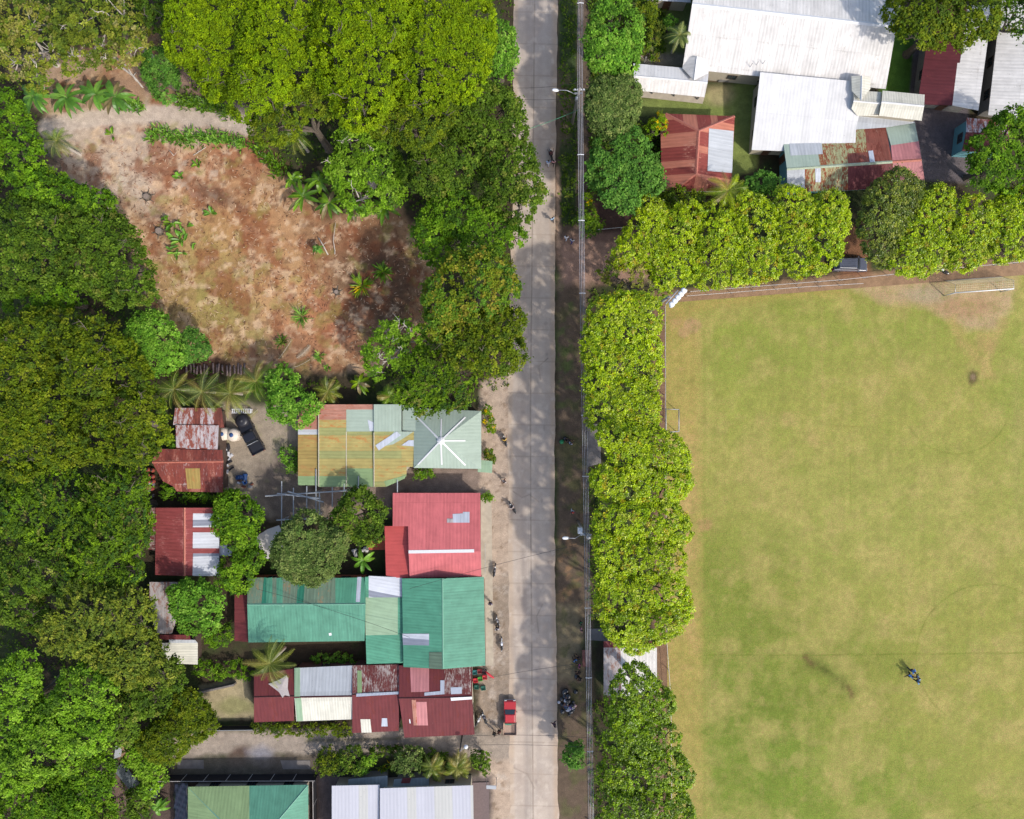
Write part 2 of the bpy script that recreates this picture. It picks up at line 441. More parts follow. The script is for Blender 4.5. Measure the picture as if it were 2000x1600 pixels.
def tree(kind, label, lobes, h, pal, sty='broad', cat='tree', dens=1.0, group=None, flat=0.62, bark=None, bare=0, glossy=False, twigs=6, fill=True):
    """lobes: photo circles (px, py, r) of the crown as seen; h: height of the crown's top in metres"""
    rr = random.Random(sum(ord(c) for c in label)); L = []
    for (px, py, r) in lobes:
        rm = r / S * (1.04 if sty in ('glossy', 'fine') and h > 8 else .96); fl = .45 if sty == 'glossy' else flat; rz = min(rm * fl + 0.4, h * 0.42); top = h * rr.uniform(0.95 if sty in ('glossy', 'fine') else .86, 1.0); zc = top - rz
        f = (H - zc) / H; p = G(px, py, zc + rz * 0.4); L.append((p.x, p.y, zc, rm * f, rz))
    base_n = len(L)
    if fill:
        for i in range(base_n):
            for j in range(i + 1, base_n):
                a, b = L[i], L[j]; dd = math.hypot(a[0] - b[0], a[1] - b[1])
                if min(a[3], b[3]) * .8 < dd < (a[3] + b[3]) * .95:
                    L.append(((a[0] + b[0]) / 2, (a[1] + b[1]) / 2, (a[2] + b[2]) / 2, (a[3] + b[3]) / 2 * (1.06 if sty in ('glossy', 'fine') else .96), (a[4] + b[4]) / 2 * 1.0))
    w = [l[3] ** 2 for l in L]; sw = sum(w)
    bx = sum(l[0] * a for l, a in zip(L, w)) / sw; by = sum(l[1] * a for l, a in zip(L, w)) / sw
    root = thing(kind, label, cat, (bx, by, 0), group=group)
    q = QB(); crown(q, L, pal, sty, dens); o = q.build('crown', LEAFG if glossy else LEAF, root, True)
    m = MB(); big = max(l[3] for l in L); r0 = min(0.5, 0.06 + 0.035 * h + 0.01 * big)
    zf = h * 0.38; base = Vector((bx, by, -0.1)); fork = Vector((bx + rr.uniform(-.4, .4), by + rr.uniform(-.4, .4), zf))
    m.tube([base, base + Vector((0, 0, 0.5)), base.lerp(fork, 0.5) + Vector((rr.uniform(-.2, .2), rr.uniform(-.2, .2), 0)), fork], [r0 * 1.35, r0, r0 * .85, r0 * .75], 8)
    for l in L[:base_n]:
        e = Vector((l[0], l[1], l[2] - l[4] * 0.25)); m.tube(limb_pts(fork, e, 0.5, rr), [r0 * .5, r0 * .35, r0 * .26, r0 * .2, r0 * .13], 6)
        for k in range(twigs):
            a = rr.uniform(0, 2 * PI); t = rr.uniform(.6, 1.0)
            tip = Vector((l[0] + math.cos(a) * l[3] * t * .85, l[1] + math.sin(a) * l[3] * t * .85, l[2] + l[4] * rr.uniform(-.25, .2)))
            pts = limb_pts(e, tip, 0.35, rr, 4); m.tube(pts, [r0 * .22, r0 * .15, r0 * .1, r0 * .04], 4)
    for k in range(bare):
        l = rr.choice(L[:base_n]); a = rr.uniform(0, 2 * PI); e = Vector((l[0], l[1], l[2] + l[4] * .3)) 
        s = e + Vector((math.cos(a) * l[3] * .45, math.sin(a) * l[3] * .45, l[4] * .3))
        tip = e + Vector((math.cos(a) * l[3] * .8, math.sin(a) * l[3] * .8, l[4] * .85))
        m.tube([e] + limb_pts(s, tip, 0.3, rr, 4), [.08, .06, .05, .04, .02], 4)
        for j in range(3):
            q2 = s.lerp(tip, rr.uniform(.3, .9)); m.tube([q2, q2 + Vector((rr.uniform(-.9, .9), rr.uniform(-.9, .9), rr.uniform(0, .5)))], [.03, .012], 4)
    m.build('trunk', bark or BARK, root, world=True)
    return root
def blade(q, base, dirv, L, W, lift, droop, col, seg=5, fold=0.15, tip=0.1, twist=0.0):
    """one strap or paddle shaped leaf bending over"""
    d = Vector((dirv[0], dirv[1], 0)).normalized(); s = Vector((-d.y, d.x, 0))
    prev = None; quads = []
    for i in range(seg + 1):
        t = i / seg
        c = Vector(base) + d * (L * t * (1 - 0.15 * t)) + Vector((0, 0, lift * t - droop * t * t))
        w = W * max(tip, math.sin(PI * min(1, t * 0.92 + 0.08)) ** 0.6) * 0.5
        f = Vector((0, 0, w * fold * 2)); tw = s + Vector((0, 0, twist))
        cur = (c - tw * w + f, c, c + tw * w + f)
        if prev:
            quads.append([prev[0], cur[0], cur[1], prev[1]]); quads.append([prev[1], cur[1], cur[2], prev[2]])
        prev = cur
    Q = np.array([[tuple(p) for p in a] for a in quads])
    cc = np.array(col)[None, :] * rng.uniform(0.88, 1.12, (len(Q), 1)); cc[1::2] *= 0.9
    q.add(Q, cc)
def banana(label, px, py, L=1.9, h=2.6, pal='teal', group='banana plants beside the dirt track', n=9, kind='banana_plant', stemr=.13, W=.46):
    p = G(px, py, h); root = thing(kind, label, 'banana plant', (p.x, p.y, 0), group=group); q = QB(); a0 = rng.uniform(0, 6)
    for k in range(n):
        a = a0 + k * 2.4 + rng.uniform(-.2, .2); l = L * rng.uniform(.75, 1.15)
        blade(q, (p.x, p.y, h * .85), (math.cos(a), math.sin(a)), l, W * rng.uniform(.8, 1.15), rng.uniform(.5, 1.1), rng.uniform(.9, 1.7), (pick(pal, 1)[0] if rng.random() > .12 else np.array(C(138, 124, 76))) * rng.uniform(.75, 1.2), 6, .12, twist=rng.uniform(-.35, .35))
    q.build('leaves', LEAFG, root, True)
    m = MB(); m.tube([(p.x, p.y, -.05), (p.x + .05, p.y, h * .5), (p.x, p.y, h * .88)], [stemr * 1.3, stemr, stemr * .5], 8)
    m.build('stem', paint('banana_stem', (.16, .2, .07), .6, var=.3), root, world=True); return root
def rosette(label, px, py, r, pal='bright', n=26, h=.9, W=.12, kind='leafy_shrub', cat='shrub', group=None, lift=1.0, spread=1.0):
    """clump of strap leaves from the ground"""
    p = G(px, py, h * .5); root = thing(kind, label, cat, (p.x, p.y, 0), group=group); q = QB()
    for k in range(n):
        a = rng.uniform(0, 6.28); l = r / S * rng.uniform(.4, 1.05) / (spread ** .8); rb = rng.uniform(0, r / S * (.35 if spread == 1 else .95))
        b = (p.x + math.cos(a) * rb, p.y + math.sin(a) * rb, rng.uniform(.02, .3))
        a += rng.uniform(-.5, .5) * (1 if spread == 1 else 5)
        blade(q, b, (math.cos(a), math.sin(a)), l, W * rng.uniform(.7, 1.2), h * lift * rng.uniform(.7, 1.4), h * rng.uniform(.3, .9), pick(pal, 1)[0] * rng.uniform(.75, 1.25), 4, .2)
    q.build('leaves', LEAFG, root, True)
    m = MB()
    for k in range(5):
        a = k * 1.3; m.tube([(p.x + math.cos(a) * .12, p.y + math.sin(a) * .12, -.03), (p.x + math.cos(a) * .18, p.y + math.sin(a) * .18, h * .45)], [.03, .015], 5)
    m.build('stem', paint('banana_stem', (.16, .2, .07)), root, world=True); return root
def frond(q, base, a, L, lift, droop, col, leaflet=.55, nleaf=22, width=.05, vang=0.9, drop=0.25, rachis=None):
    d = Vector((math.cos(a), math.sin(a), 0)); s = Vector((-d.y, d.x, 0)); pts = []
    for i in range(nleaf + 1):
        t = i / nleaf
        pts.append(Vector(base) + d * (L * t * (1 - .12 * t)) + Vector((0, 0, lift * t - droop * t * t)) + s * (0.18 * L * t * t * math.sin(a * 3)))
    Q = []
    for i in range(1, nleaf + 1):
        t = i / nleaf; c = pts[i]; tg = (pts[i] - pts[i - 1]).normalized()
        ll = leaflet * math.sin(PI * (0.12 + 0.84 * t)) ** .6 * rng.uniform(.85, 1.1)
        for sg in (-1, 1):
            dd = (s * sg * vang + tg * .55 + Vector((0, 0, -drop + rng.uniform(-.12, .12)))).normalized()
            e = c + dd * ll; w = tg * width * .5
            Q.append([c - w, c + w, e + w * .3 + Vector((0, 0, -drop * ll * .4)), e - w * .3 + Vector((0, 0, -drop * ll * .4))])
    Q = np.array([[tuple(p) for p in a_] for a_ in Q]); q.add(Q, np.array(col)[None, :] * rng.uniform(.8, 1.2, (len(Q), 1)))
    if rachis is not None: rachis.tube(pts[::3], [.04, .03, .03, .025, .02, .015, .012, .01][:len(pts[::3])] if len(pts[::3]) <= 8 else .02, 4)
def palm(label, px, py, h, L, pal='mid', n=16, kind='coconut_palm', group=None, leaflet=.6, yellow=0.0, cluster=1, lean=(0, 0)):
    p = G(px, py, h); root = thing(kind, label, 'palm tree', (p.x, p.y, 0), group=group); q = QB(); m = MB(); rm = MB(); a0 = rng.uniform(0, 6)
    for c in range(cluster):
        ox, oy = (0, 0) if cluster == 1 else (rng.uniform(-.5, .5), rng.uniform(-.5, .5)); hh = h * (1 if c == 0 else rng.uniform(.7, 1))
        for k in range(n):
            a = a0 + k * 2.399 + c; lv = k / n
            col = pick(pal, 1)[0] * rng.uniform(.8, 1.2)
            if rng.random() < yellow: col = np.array(FC(130, 118, 62))
            frond(q, (p.x + ox, p.y + oy, hh), a, L * rng.uniform(.8, 1.08), L * (.75 - .6 * lv), L * (.55 + .35 * lv), col, leaflet, 24, .055, rachis=rm)
        m.tube([(p.x + ox + lean[0], p.y + oy + lean[1], -.1), (p.x + ox + lean[0] * .5, p.y + oy + lean[1] * .5, hh * .5), (p.x + ox, p.y + oy, hh)], [.2 / cluster ** .5, .14 / cluster ** .5, .11 / cluster ** .5], 8)
    q.build('fronds', LEAFG, root, True); rm.build('frond_stalks', paint('frond_stalk', C(150, 150, 60)), root, world=True)
    m.build('trunk', PALEBARK, root, world=True); return root
def hedge(kind, label, pts, w, h, pal, sty='bush', cat='hedge', blades=False, group=None):
    """a continuous strip of low planting along a line of pixels"""
    P = [G(x, y, h * .6) for x, y in pts]; root = thing(kind, label, cat, (P[0].x, P[0].y, 0), group=group); q = QB(); m = MB(); rr = random.Random(len(label))
    L = []
    for a, b in zip(P[:-1], P[1:]):
        n = max(1, int((b - a).length / (w / S * .9)))
        for k in range(n):
            c = a.lerp(b, (k + .5) / n); r = w / S * rr.uniform(.75, 1.15)
            L.append((c.x + rr.uniform(-.15, .15), c.y + rr.uniform(-.15, .15), h * .45, r, h * .55 * rr.uniform(.8, 1.15)))
            m.tube([(c.x, c.y, -.03), (c.x + rr.uniform(-.1, .1), c.y + rr.uniform(-.1, .1), h * .5)], [.03, .015], 5)
    if blades:
        for (x, y, z, r, rz) in L:
            for k in range(int(70 * r)):
                a = rng.uniform(0, 6.28); rb = r * rng.uniform(0, .85); b = (x + math.cos(a) * rb, y + math.sin(a) * rb, rng.uniform(0, .2)); a2 = rng.uniform(0, 6.28)
                blade(q, b, (math.cos(a2), math.sin(a2)), rng.uniform(.4, .9), rng.uniform(.12, .2), h * rng.uniform(.6, 1.1), h * rng.uniform(.2, .7), pick(pal, 1)[0] * rng.uniform(.7, 1.25), 3, .2)
    else: crown(q, L, pal, sty)
    q.build('foliage', LEAFG if blades else LEAF, root, True); m.build('stems', BARK, root, world=True); return root
# ================================================================ ground, road, pitch
CLEAR = [(95, 225), (60, 190), (130, 95), (300, 60), (340, 200), (470, 235), (545, 330), (640, 430), (780, 400), (850, 520), (850, 650), (730, 720), (500, 730), (330, 690), (290, 560), (220, 400), (120, 340)]
def paint_ground(x, y):
    p = Painter(x, y, (72, 62, 44))
    p.patches(60, (62, 76, 34), .45, .6, .8, 11)
    p.poly(CLEAR, (182, 144, 106), 10, 14, 1, 1)
    p.poly([(95, 225), (110, 215), (470, 215), (470, 262), (330, 300), (300, 420), (240, 400), (110, 330)], (204, 184, 168), 22, 22, .95, 2)
    p.blob(360, 330, 80, 55, (178, 124, 98), .6, .9, 20, seed=4)
    p.blob(470, 300, 70, 35, (168, 106, 74), .7, .8, 15, seed=5)
    p.blob(470, 440, 110, 70, (188, 138, 92), .7, .8, 30, seed=6)
    p.blob(400, 560, 90, 110, (170, 150, 84), .7, .9, 10, seed=7)
    p.blob(440, 610, 45, 50, (140, 138, 62), .5, .9, 10, seed=8)
    p.blob(560, 560, 70, 60, (206, 162, 110), .7, .8, 0, seed=9)
    p.blob(650, 620, 80, 35, (166, 98, 70), .7, .8, 50, seed=10)
    p.blob(600, 650, 60, 60, (186, 120, 84), .5, .8, 0, seed=12)
    p.blob(500, 500, 60, 40, (158, 102, 70), .6, .8, 70, seed=13)
    p.blob(690, 470, 90, 60, (150, 104, 74), .85, .8, 0, seed=14)
    p.blob(740, 560, 80, 90, (98, 72, 56), .9, .9, 0, seed=15)  # dark soil with the tree shade of this corner painted into its colour
    p.blob(420, 380, 40, 22, (132, 96, 84), .5, .9, 0, seed=16)
    p.blob(320, 440, 40, 25, (120, 92, 84), .7, .9, 30, seed=17)
    p.patches(14, (224, 192, 160), .55, .66, .65, 19, CLEAR); p.patches(9, (112, 76, 58), .6, .7, .5, 90, CLEAR); p.patches(20, (206, 190, 176), .56, .68, .6, 91, [(100, 220), (480, 270), (420, 420), (200, 420)])
    p.patches(30, (142, 84, 52), .52, .66, .7, 21, CLEAR); p.blob(420, 380, 60, 14, (110, 76, 58), .6, .8, 25, seed=92, wscale=10); p.blob(560, 690, 50, 30, (110, 76, 58), .5, .9, 0, seed=93)
    p.patches(26, (150, 150, 70), .6, .75, .45, 22, CLEAR)
    p.pb(CLEAR, 20); k_ = np.clip(.5 - sdf_poly(p.x, p.y, CLEAR) / 24, 0, 1)[:, None]; p.c[p.i] *= 1 + (np.array([.02, -.03, -.14]) * k_); p.bb()
    # dirt track along the north of the clearing
    p.line([(95, 250), (160, 235), (240, 226), (330, 222), (420, 232), (480, 248)], 17, (208, 188, 168), 5, 5, .95, 23)
    p.line([(240, 226), (285, 205), (290, 170)], 6, (196, 176, 158), 5, 3, .6, 24)
    p.blob(120, 130, 90, 30, (186, 156, 126), .8, .6, 0, seed=25)
    p.blob(260, 165, 45, 30, (176, 140, 112), .8, .6, 0, seed=26)
    p.blob(385, 150, 45, 35, (176, 140, 120), .8, .6, 0, seed=27)
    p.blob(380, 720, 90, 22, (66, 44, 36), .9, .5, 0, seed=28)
    # yard, alley and verge on the west side
    p.poly([(425, 790), (590, 790), (590, 960), (640, 960), (640, 1010), (500, 1010), (470, 960), (430, 960)], (168, 152, 130), 8, 7, 1, 30)
    p.blob(560, 950, 60, 70, (122, 108, 96), .9, .6, 0, seed=31)
    p.patches(20, (132, 134, 82), .6, .75, .5, 32, [(425, 790), (590, 790), (590, 960), (430, 960)])
    p.poly([(620, 940), (800, 905), (945, 915), (945, 965), (770, 965), (765, 1010), (640, 1010)], (150, 130, 116), 8, 5, 1, 33)
    p.poly([(938, 745), (1010, 730), (1040, 700), (1040, 1620), (938, 1620)], (196, 172, 148), 4, 3, 1, 34)
    p.poly([(938, 1130), (1000, 1130), (1000, 1450), (938, 1450)], (158, 140, 120), 10, 6, .85, 35)
    p.patches(16, (206, 190, 172), .58, .7, .6, 36, [(938, 1100), (1000, 1100), (1000, 1620), (938, 1620)])
    p.patches(10, (126, 100, 72), .62, .75, .6, 37, [(938, 760), (1000, 760), (1000, 1620), (938, 1620)])
    p.line([(330, 1468), (400, 1452), (520, 1450), (700, 1448), (880, 1452), (1000, 1462)], 24, (172, 156, 138), 6, 5, 1, 38)
    p.line([(600, 1447), (780, 1443)], 3, (96, 92, 60), 3, 2, .7, 39)
    p.blob(465, 1480, 28, 18, (84, 56, 44), .8, .6, -30, seed=40)
    p.blob(510, 1475, 26, 22, (150, 148, 156), .8, .7, 0, seed=41)
    p.poly([(330, 1480), (620, 1478), (620, 1515), (330, 1515)], (118, 106, 92), 6, 6, .8, 42)
    p.poly([(390, 1340), (480, 1325), (500, 1400), (430, 1405), (400, 1385)], (176, 160, 120), 5, 5, 1, 43)
    p.blob(460, 1380, 40, 16, (130, 134, 70), .6, .7, 0, seed=44)
    p.blob(250, 1470, 30, 18, (186, 146, 116), .9, .5, 0, seed=45)
    p.blob(230, 1550, 28, 35, (140, 112, 100), .8, .7, 0, seed=46)
    p.poly([(600, 1515), (960, 1515), (960, 1625), (600, 1625)], (104, 92, 88), 6, 3, 1, 47)
    p.poly([(300, 1515), (620, 1515), (620, 1625), (300, 1625)], (96, 78, 68), 6, 6, 1, 48)
    # verge between the road and the pitch
    p.poly([(1088, -30), (1150, -30), (1160, 1640), (1088, 1640)], (108, 90, 72), 4, 4, 1, 50)
    p.poly([(1091, -30), (1128, -30), (1126, 440), (1093, 440)], (66, 82, 40), 3, 3, 1, 51)
    p.patches(18, (92, 118, 44), .55, .7, .8, 52, [(1094, 540), (1118, 540), (1122, 800), (1094, 800)])
    p.poly([(1093, 455), (1300, 455), (1290, 545), (1093, 560)], (176, 138, 116), 10, 10, .9, 53)
    p.blob(1100, 210, 16, 60, (150, 120, 96), .6, .8, 0, seed=54)
    p.line([(1089, 330), (1090, 480)], 4, (196, 160, 128), 3, 2, .9, 55)
    p.patches(15, (158, 120, 82), .55, .7, .8, 56, [(1086, 1040), (1140, 1040), (1140, 1200), (1086, 1200)])
    p.poly([(1087, 1180), (1135, 1180), (1140, 1330), (1090, 1330)], (146, 130, 96), 8, 6, .8, 57)
    p.patches(22, (92, 96, 48), .5, .65, .6, 58, [(1090, 600), (1150, 600), (1155, 1600), (1090, 1600)])
    p.poly([(1140, 395), (1240, 380), (1245, 450), (1140, 460)], (96, 66, 56), 6, 6, .9, 59)
    p.line([(1160, 465), (1280, 455)], 9, (140, 106, 90), 4, 4, .9, 60)
    p.poly([(1270, 575), (2100, 490), (2100, 560), (1310, 600)], (168, 132, 98), 6, 6, .9, 61)
    p.poly([(1275, 570), (1302, 570), (1308, 1640), (1278, 1640)], (140, 108, 80), 5, 4, 1, 62)
    # school grounds
    p.poly([(1235, -30), (1360, -30), (1345, 110), (1250, 125)], (112, 128, 62), 6, 8, 1, 63)
    p.poly([(1262, -30), (1345, -30), (1345, 6), (1262, 10)], (176, 160, 152), 3, 2, 1, 64)
    p.blob(1265, 108, 16, 14, (150, 120, 96), .8, .5, 0, seed=65)
    p.poly([(1270, 105), (1345, 105), (1345, 130), (1255, 128)], (150, 140, 122), 4, 3, .9, 66)
    p.poly([(1240, 195), (1380, 185), (1480, 150), (1480, 330), (1420, 350), (1290, 225), (1250, 225)], (132, 146, 66), 5, 6, 1, 67)
    p.blob(1405, 185, 30, 20, (186, 168, 120), .75, .8, 0, seed=68)
    p.poly([(1380, 148), (1480, 154), (1480, 163), (1380, 160)], (120, 96, 76), 2, 2, .9, 69)
    p.poly([(1730, 40), (1790, 60), (1782, 190), (1720, 190)], (84, 128, 30), 5, 5, 1, 70)
    p.poly([(1780, 170), (1890, 200), (1900, 360), (1790, 350)], (112, 102, 104), 4, 2, 1, 71)
    p.poly([(1640, 440), (1700, 430), (1700, 540), (1640, 545)], (150, 100, 70), 6, 6, .8, 72)
    p.poly([(1790, 30), (1815, 30), (1795, 190), (1775, 190)], (120, 108, 104), 2, 1, 1, 73)
    p.mottle(9, .16, 80); p.mottle(40, .12, 81)
    return p.c
fx = np.linspace(-130, 2130, 820); fy = np.linspace(-130, 1730, 680)
ex = np.array([-16000, -6000, -2500, -1200, -700, -400, -220]); 
gx = np.concatenate([ex, fx, 2000 - ex[::-1]]); gy = np.concatenate([ex, fy, 1600 - ex[::-1]])
GX, GY = np.meshgrid(gx, gy)
GROUND = attr_mat('soil', grain=(7, .22), grain2=(1.3, .16), bump=.05, fine=(22, .16))
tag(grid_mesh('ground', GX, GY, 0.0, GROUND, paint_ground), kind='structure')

def paint_road(x, y):
    p = Painter(x, y, (194, 181, 169))
    p.patches(90, (180, 170, 162), .45, .6, .7, 100)
    xl = np.interp(y, [-130, 300, 800, 1600, 1730], [1006, 1004, 994, 998, 998]); xr = np.interp(y, [-130, 300, 1000, 1600, 1730], [1090, 1083, 1083, 1090, 1092])
    def band(u, w, col, op, soft=1.2):
        d = np.abs(x - (xl + (xr - xl) * u)) ; p._mix(np.clip(1 - (d - w) / soft, 0, 1) * op, col)
    band(.47, .9, (140, 128, 118), .7); band(.42, .5, (160, 148, 136), .4)
    band(.22, 5, (176, 162, 150), .35, 8); band(.72, 6, (178, 166, 156), .35, 8)
    band(1.0, 5, (176, 150, 124), .55, 7); band(0.0, 4, (186, 164, 140), .6, 6)
    for yy in range(-100, 1730, 62):
        d = np.abs(y - yy - (x - 1040) * .02); p._mix(np.clip(1 - (d - .5), 0, 1) * .6, (150, 138, 126))
    p.blob(1075, 1098, 5, 3, (90, 80, 84), .9, .4); p.blob(1003, 1250, 5, 30, (160, 148, 140), .5, .8)
    for k, (bx, by) in enumerate([(1030, 660), (1060, 905), (1020, 1180), (1050, 1330), (1015, 1520), (1045, 60), (1060, 260)]):
        p.blob(bx, by, 9, 26, (172, 158, 148), .5, .9, 3 * k, seed=110 + k)
    band(.33, 3, (160, 148, 140), .35, 5); band(.6, 3, (166, 154, 146), .3, 5); band(.86, 3, (164, 150, 140), .3, 6)
    for k, pts in enumerate(([(1010, 300), (1026, 322), (1022, 350), (1040, 372)], [(1070, 700), (1052, 716), (1056, 742)], [(1002, 960), (1020, 972), (1034, 966), (1052, 980)], [(1060, 1180), (1048, 1204), (1052, 1236)], [(1004, 1500), (1030, 1512), (1044, 1540)])): p.line(pts, .5, (110, 100, 94), 1.2, .8, .8, 130 + k, 6)
    p.patches(22, (172, 158, 146), .55, .72, .5, 136); p.patches(12, (206, 194, 182), .6, .75, .4, 137)
    for k in range(26): p.blob(1000 + (k * 37) % 82, -60 + (k * 173) % 1700, 2.5 + k % 3, 3 + k % 4, (140, 130, 126), .4, .8, seed=140 + k)
    p.mottle(6, .05, 120); p.mottle(30, .05, 121)
    p.c = p.c * np.array([1.22, 1.165, 1.085])
    return p.c
ry = np.linspace(-130, 1730, 1200)
RL = np.interp(ry, [-130, 300, 800, 1600, 1730], [1004, 1002, 992, 996, 996]) + (vnoise(ry, ry * 0, 30, 5) - .5) * 5
RR = np.interp(ry, [-130, 300, 1000, 1600, 1730], [1092, 1085, 1083, 1091, 1092]) + (vnoise(ry, ry * 0, 30, 6) - .5) * 4
t = np.linspace(0, 1, 70)[None, :]
ROADM = attr_mat('road_concrete', grain=(14, .13), grain2=(.5, .07), bump=.004, rough=.85, fine=(40, .10))
tag(grid_mesh('road', RL[:, None] * (1 - t) + RR[:, None] * t, np.repeat(ry[:, None], 70, 1), 0.006, ROADM, paint_road), kind='structure')
def sheet(name, pts, z, mat, kind='structure'):
    m = MB(); P = [G0(x, y, z) for x, y in pts]; m.slab(P, z + 0.05); o = m.build(name, mat); return tag(o, kind=kind)
CONC = paint('concrete', C(196, 182, 160), .9, var=.14, scale=1.5)
GREYC = paint('grey_concrete', C(132, 124, 118), .9, var=.2, scale=1.2)
sheet('pavement', [(939, 966), (960, 966), (962, 1130), (964, 1300), (949, 1300), (947, 1130), (939, 1128)], .05, CONC)
sheet('pavement', [(1250, 176), (1376, 190), (1372, 203), (1250, 190)], .06, CONC)
sheet('pavement', [(1147, 1228), (1182, 1228), (1182, 1252), (1147, 1250)], .06, GREYC)
sheet('pavement', [(1147, 828), (1172, 828), (1174, 905), (1148, 912)], .06, GREYC)
sheet('pavement', [(922, 1528), (955, 1527), (956, 1720), (922, 1720)], .12, paint('brown_tiles', C(122, 104, 102), .8, var=.12, scale=5))
sheet('pavement', [(548, 1485), (606, 1485), (606, 1502), (553, 1502)], .06, GREYC)
sheet('pavement', [(347, 1484), (398, 1484), (398, 1501), (347, 1501)], .06, GREYC)
sheet('pavement', [(716, 1052), (752, 1050), (752, 1074), (716, 1074)], .08, paint('red_floor', C(206, 92, 62), .7))

def pitch_top(x): return 592 - 0.078 * (x - 1300)
def paint_pitch(x, y):
    p = Painter(x, y, (166, 160, 84))
    # broad greener and drier areas
    p.blob(1480, 700, 170, 170, (150, 160, 70), .7, 1.1, 0, seed=200, wscale=80)
    p.blob(1750, 640, 130, 60, (152, 160, 74), .6, .9, 0, seed=201, wscale=60)
    p.blob(1990, 760, 40, 260, (150, 160, 72), .5, .9, 0, seed=202, wscale=60)
    p.blob(1450, 1130, 110, 120, (126, 138, 52), .75, .9, 0, seed=203, wscale=90)
    p.blob(1450, 1450, 150, 230, (116, 136, 46), .85, .9, 0, seed=204, wscale=90)
    p.blob(1640, 1560, 220, 120, (122, 142, 48), .75, .9, 0, seed=205, wscale=90)
    p.blob(1700, 1000, 260, 130, (170, 164, 92), .6, 1, 0, seed=206, wscale=70)
    p.blob(1640, 800, 200, 80, (168, 160, 86), .6, 1, 0, seed=207, wscale=70)
    p.blob(1600, 1310, 170, 120, (124, 134, 52), .65, 1, 0, seed=208, wscale=70)
    p.blob(1900, 1300, 200, 160, (158, 154, 76), .5, 1, 0, seed=209, wscale=70)
    p.patches(55, (188, 168, 108), .45, .68, .6, 210); p.patches(24, (190, 166, 112), .58, .72, .35, 255); p.patches(34, (140, 150, 62), .45, .75, .4, 211)
    # dry touchline strip
    p.poly([(1290, 560), (1366, 640), (1370, 1150), (1378, 1620), (1290, 1620)], (184, 160, 96), 12, 12, .7, 212)
    p.patches(30, (196, 162, 112), .5, .65, .7, 213, [(1295, 590), (1362, 640), (1366, 1350), (1300, 1350)])
    p.blob(1352, 636, 16, 14, (196, 156, 126), .9, .4, 30, seed=214, wscale=12); p.blob(1336, 650, 12, 10, (192, 152, 120), .8, .5, 0, seed=216, wscale=12); p.blob(1322, 626, 10, 8, (188, 150, 116), .7, .6, 0, seed=217, wscale=12); p.blob(1375, 1025, 14, 12, (190, 146, 112), .7, .7, 0, seed=215)
    p.poly([(1300, 590), (1640, 560), (1660, 580), (1500, 585), (1380, 605), (1310, 625)], (180, 158, 92), 8, 10, .7, 216)
    # bare goal mouth and the paths leaving it
    p.poly([(1640, 556), (1760, 545), (1985, 540), (1978, 606), (1945, 645), (1880, 640), (1810, 600), (1720, 592)], (196, 164, 138), 9, 9, .95, 217)
    p.blob(1880, 600, 60, 20, (180, 140, 116), .7, .9, 0, seed=218); p.blob(1810, 575, 50, 16, (180, 162, 150), .7, .9, 0, seed=219)
    p.line([(1860, 625), (1880, 670), (1920, 710), (1935, 730)], 8, (186, 160, 104), 8, 6, .8, 220)
    p.line([(1960, 625), (1935, 680), (1920, 730)], 8, (186, 160, 108), 8, 6, .8, 221)
    p.blob(1925, 670, 22, 18, (192, 156, 112), .6, .8, 0, seed=222); p.blob(1985, 860, 10, 120, (176, 162, 104), .4, 1, 0, seed=223)
    p.blob(1900, 738, 11, 15, (104, 84, 64), .85, .7, 0, seed=224, wscale=8); p.blob(1900, 736, 5, 6, (150, 124, 112), .8, .6, 0, seed=225, wscale=8)
    # dark worn streak
    p.line([(1572, 1285), (1620, 1308), (1655, 1345)], 12, (112, 122, 50), 16, 12, .6, 226)
    p.line([(1572, 1284), (1588, 1298)], 5, (112, 84, 62), 5, 4, .8, 227, 8); p.line([(1655, 1342), (1664, 1358)], 4, (118, 84, 66), 4, 3, .8, 228, 8)
    p.line([(1590, 1297), (1622, 1316), (1652, 1340)], 3, (78, 80, 40), 7, 9, .6, 229, 7)
    p.blob(1538, 820, 12, 14, (196, 164, 116), .5, .9, 0, seed=230); p.blob(1590, 860, 22, 10, (190, 160, 110), .5, .9, 70, seed=231)
    # old markings, greener than the turf round them
    G_ = (112, 124, 36)
    def mark(pts, op=.55, w=1.0, c=G_): p.line(pts, w, c, 1.2, .5, op, 240, 10)
    mark([(1376, 1279), (1560, 1280), (1930, 1276), (2100, 1275)], .7)
    mark([(1930 + 141 * math.cos(a), 1282 + 141 * math.sin(a)) for a in np.linspace(2.2, 5.2, 26)], .55)
    mark([(1868 + 107 * math.cos(a), 780 + 107 * math.sin(a)) for a in np.linspace(.4, 2.6, 18)], .5)
    mark([(1945 + 100 * math.cos(a), 1665 + 100 * math.sin(a)) for a in np.linspace(3.5, 5.6, 18)], .5)
    mark([(1765, 585), (1769, 664)], .5, 1, (186, 158, 108)); mark([(1769, 664), (1850, 660), (1900, 658)], .3, 1, (140, 140, 60))
    mark([(1605, 600), (1606, 760), (1609, 900)], .3, 2, (184, 160, 104)); mark([(1630, 833), (1680, 833)], .5, 1, (150, 130, 60))
    mark([(1660, 885), (1662, 1000)], .4, 1); mark([(1376, 640), (1376, 1600)], .18, 3, (120, 140, 50))
    # mower and drainage lines
    k = 1 + .03 * np.sin(x / 3.6) * np.clip((vnoise(x, y, 120, 250) - .35) * 3, 0, 1) + .015 * np.sin(y / 3.3) * np.clip((vnoise(x, y, 100, 251) - .4) * 3, 0, 1)
    p.c *= k[:, None]
    p.patches(11, (150, 146, 80), .5, .75, .4, 254); p.mottle(5, .15, 252); p.mottle(18, .10, 253)
    p.c = p.c * np.array([.905, .925, .72])
    return p.c
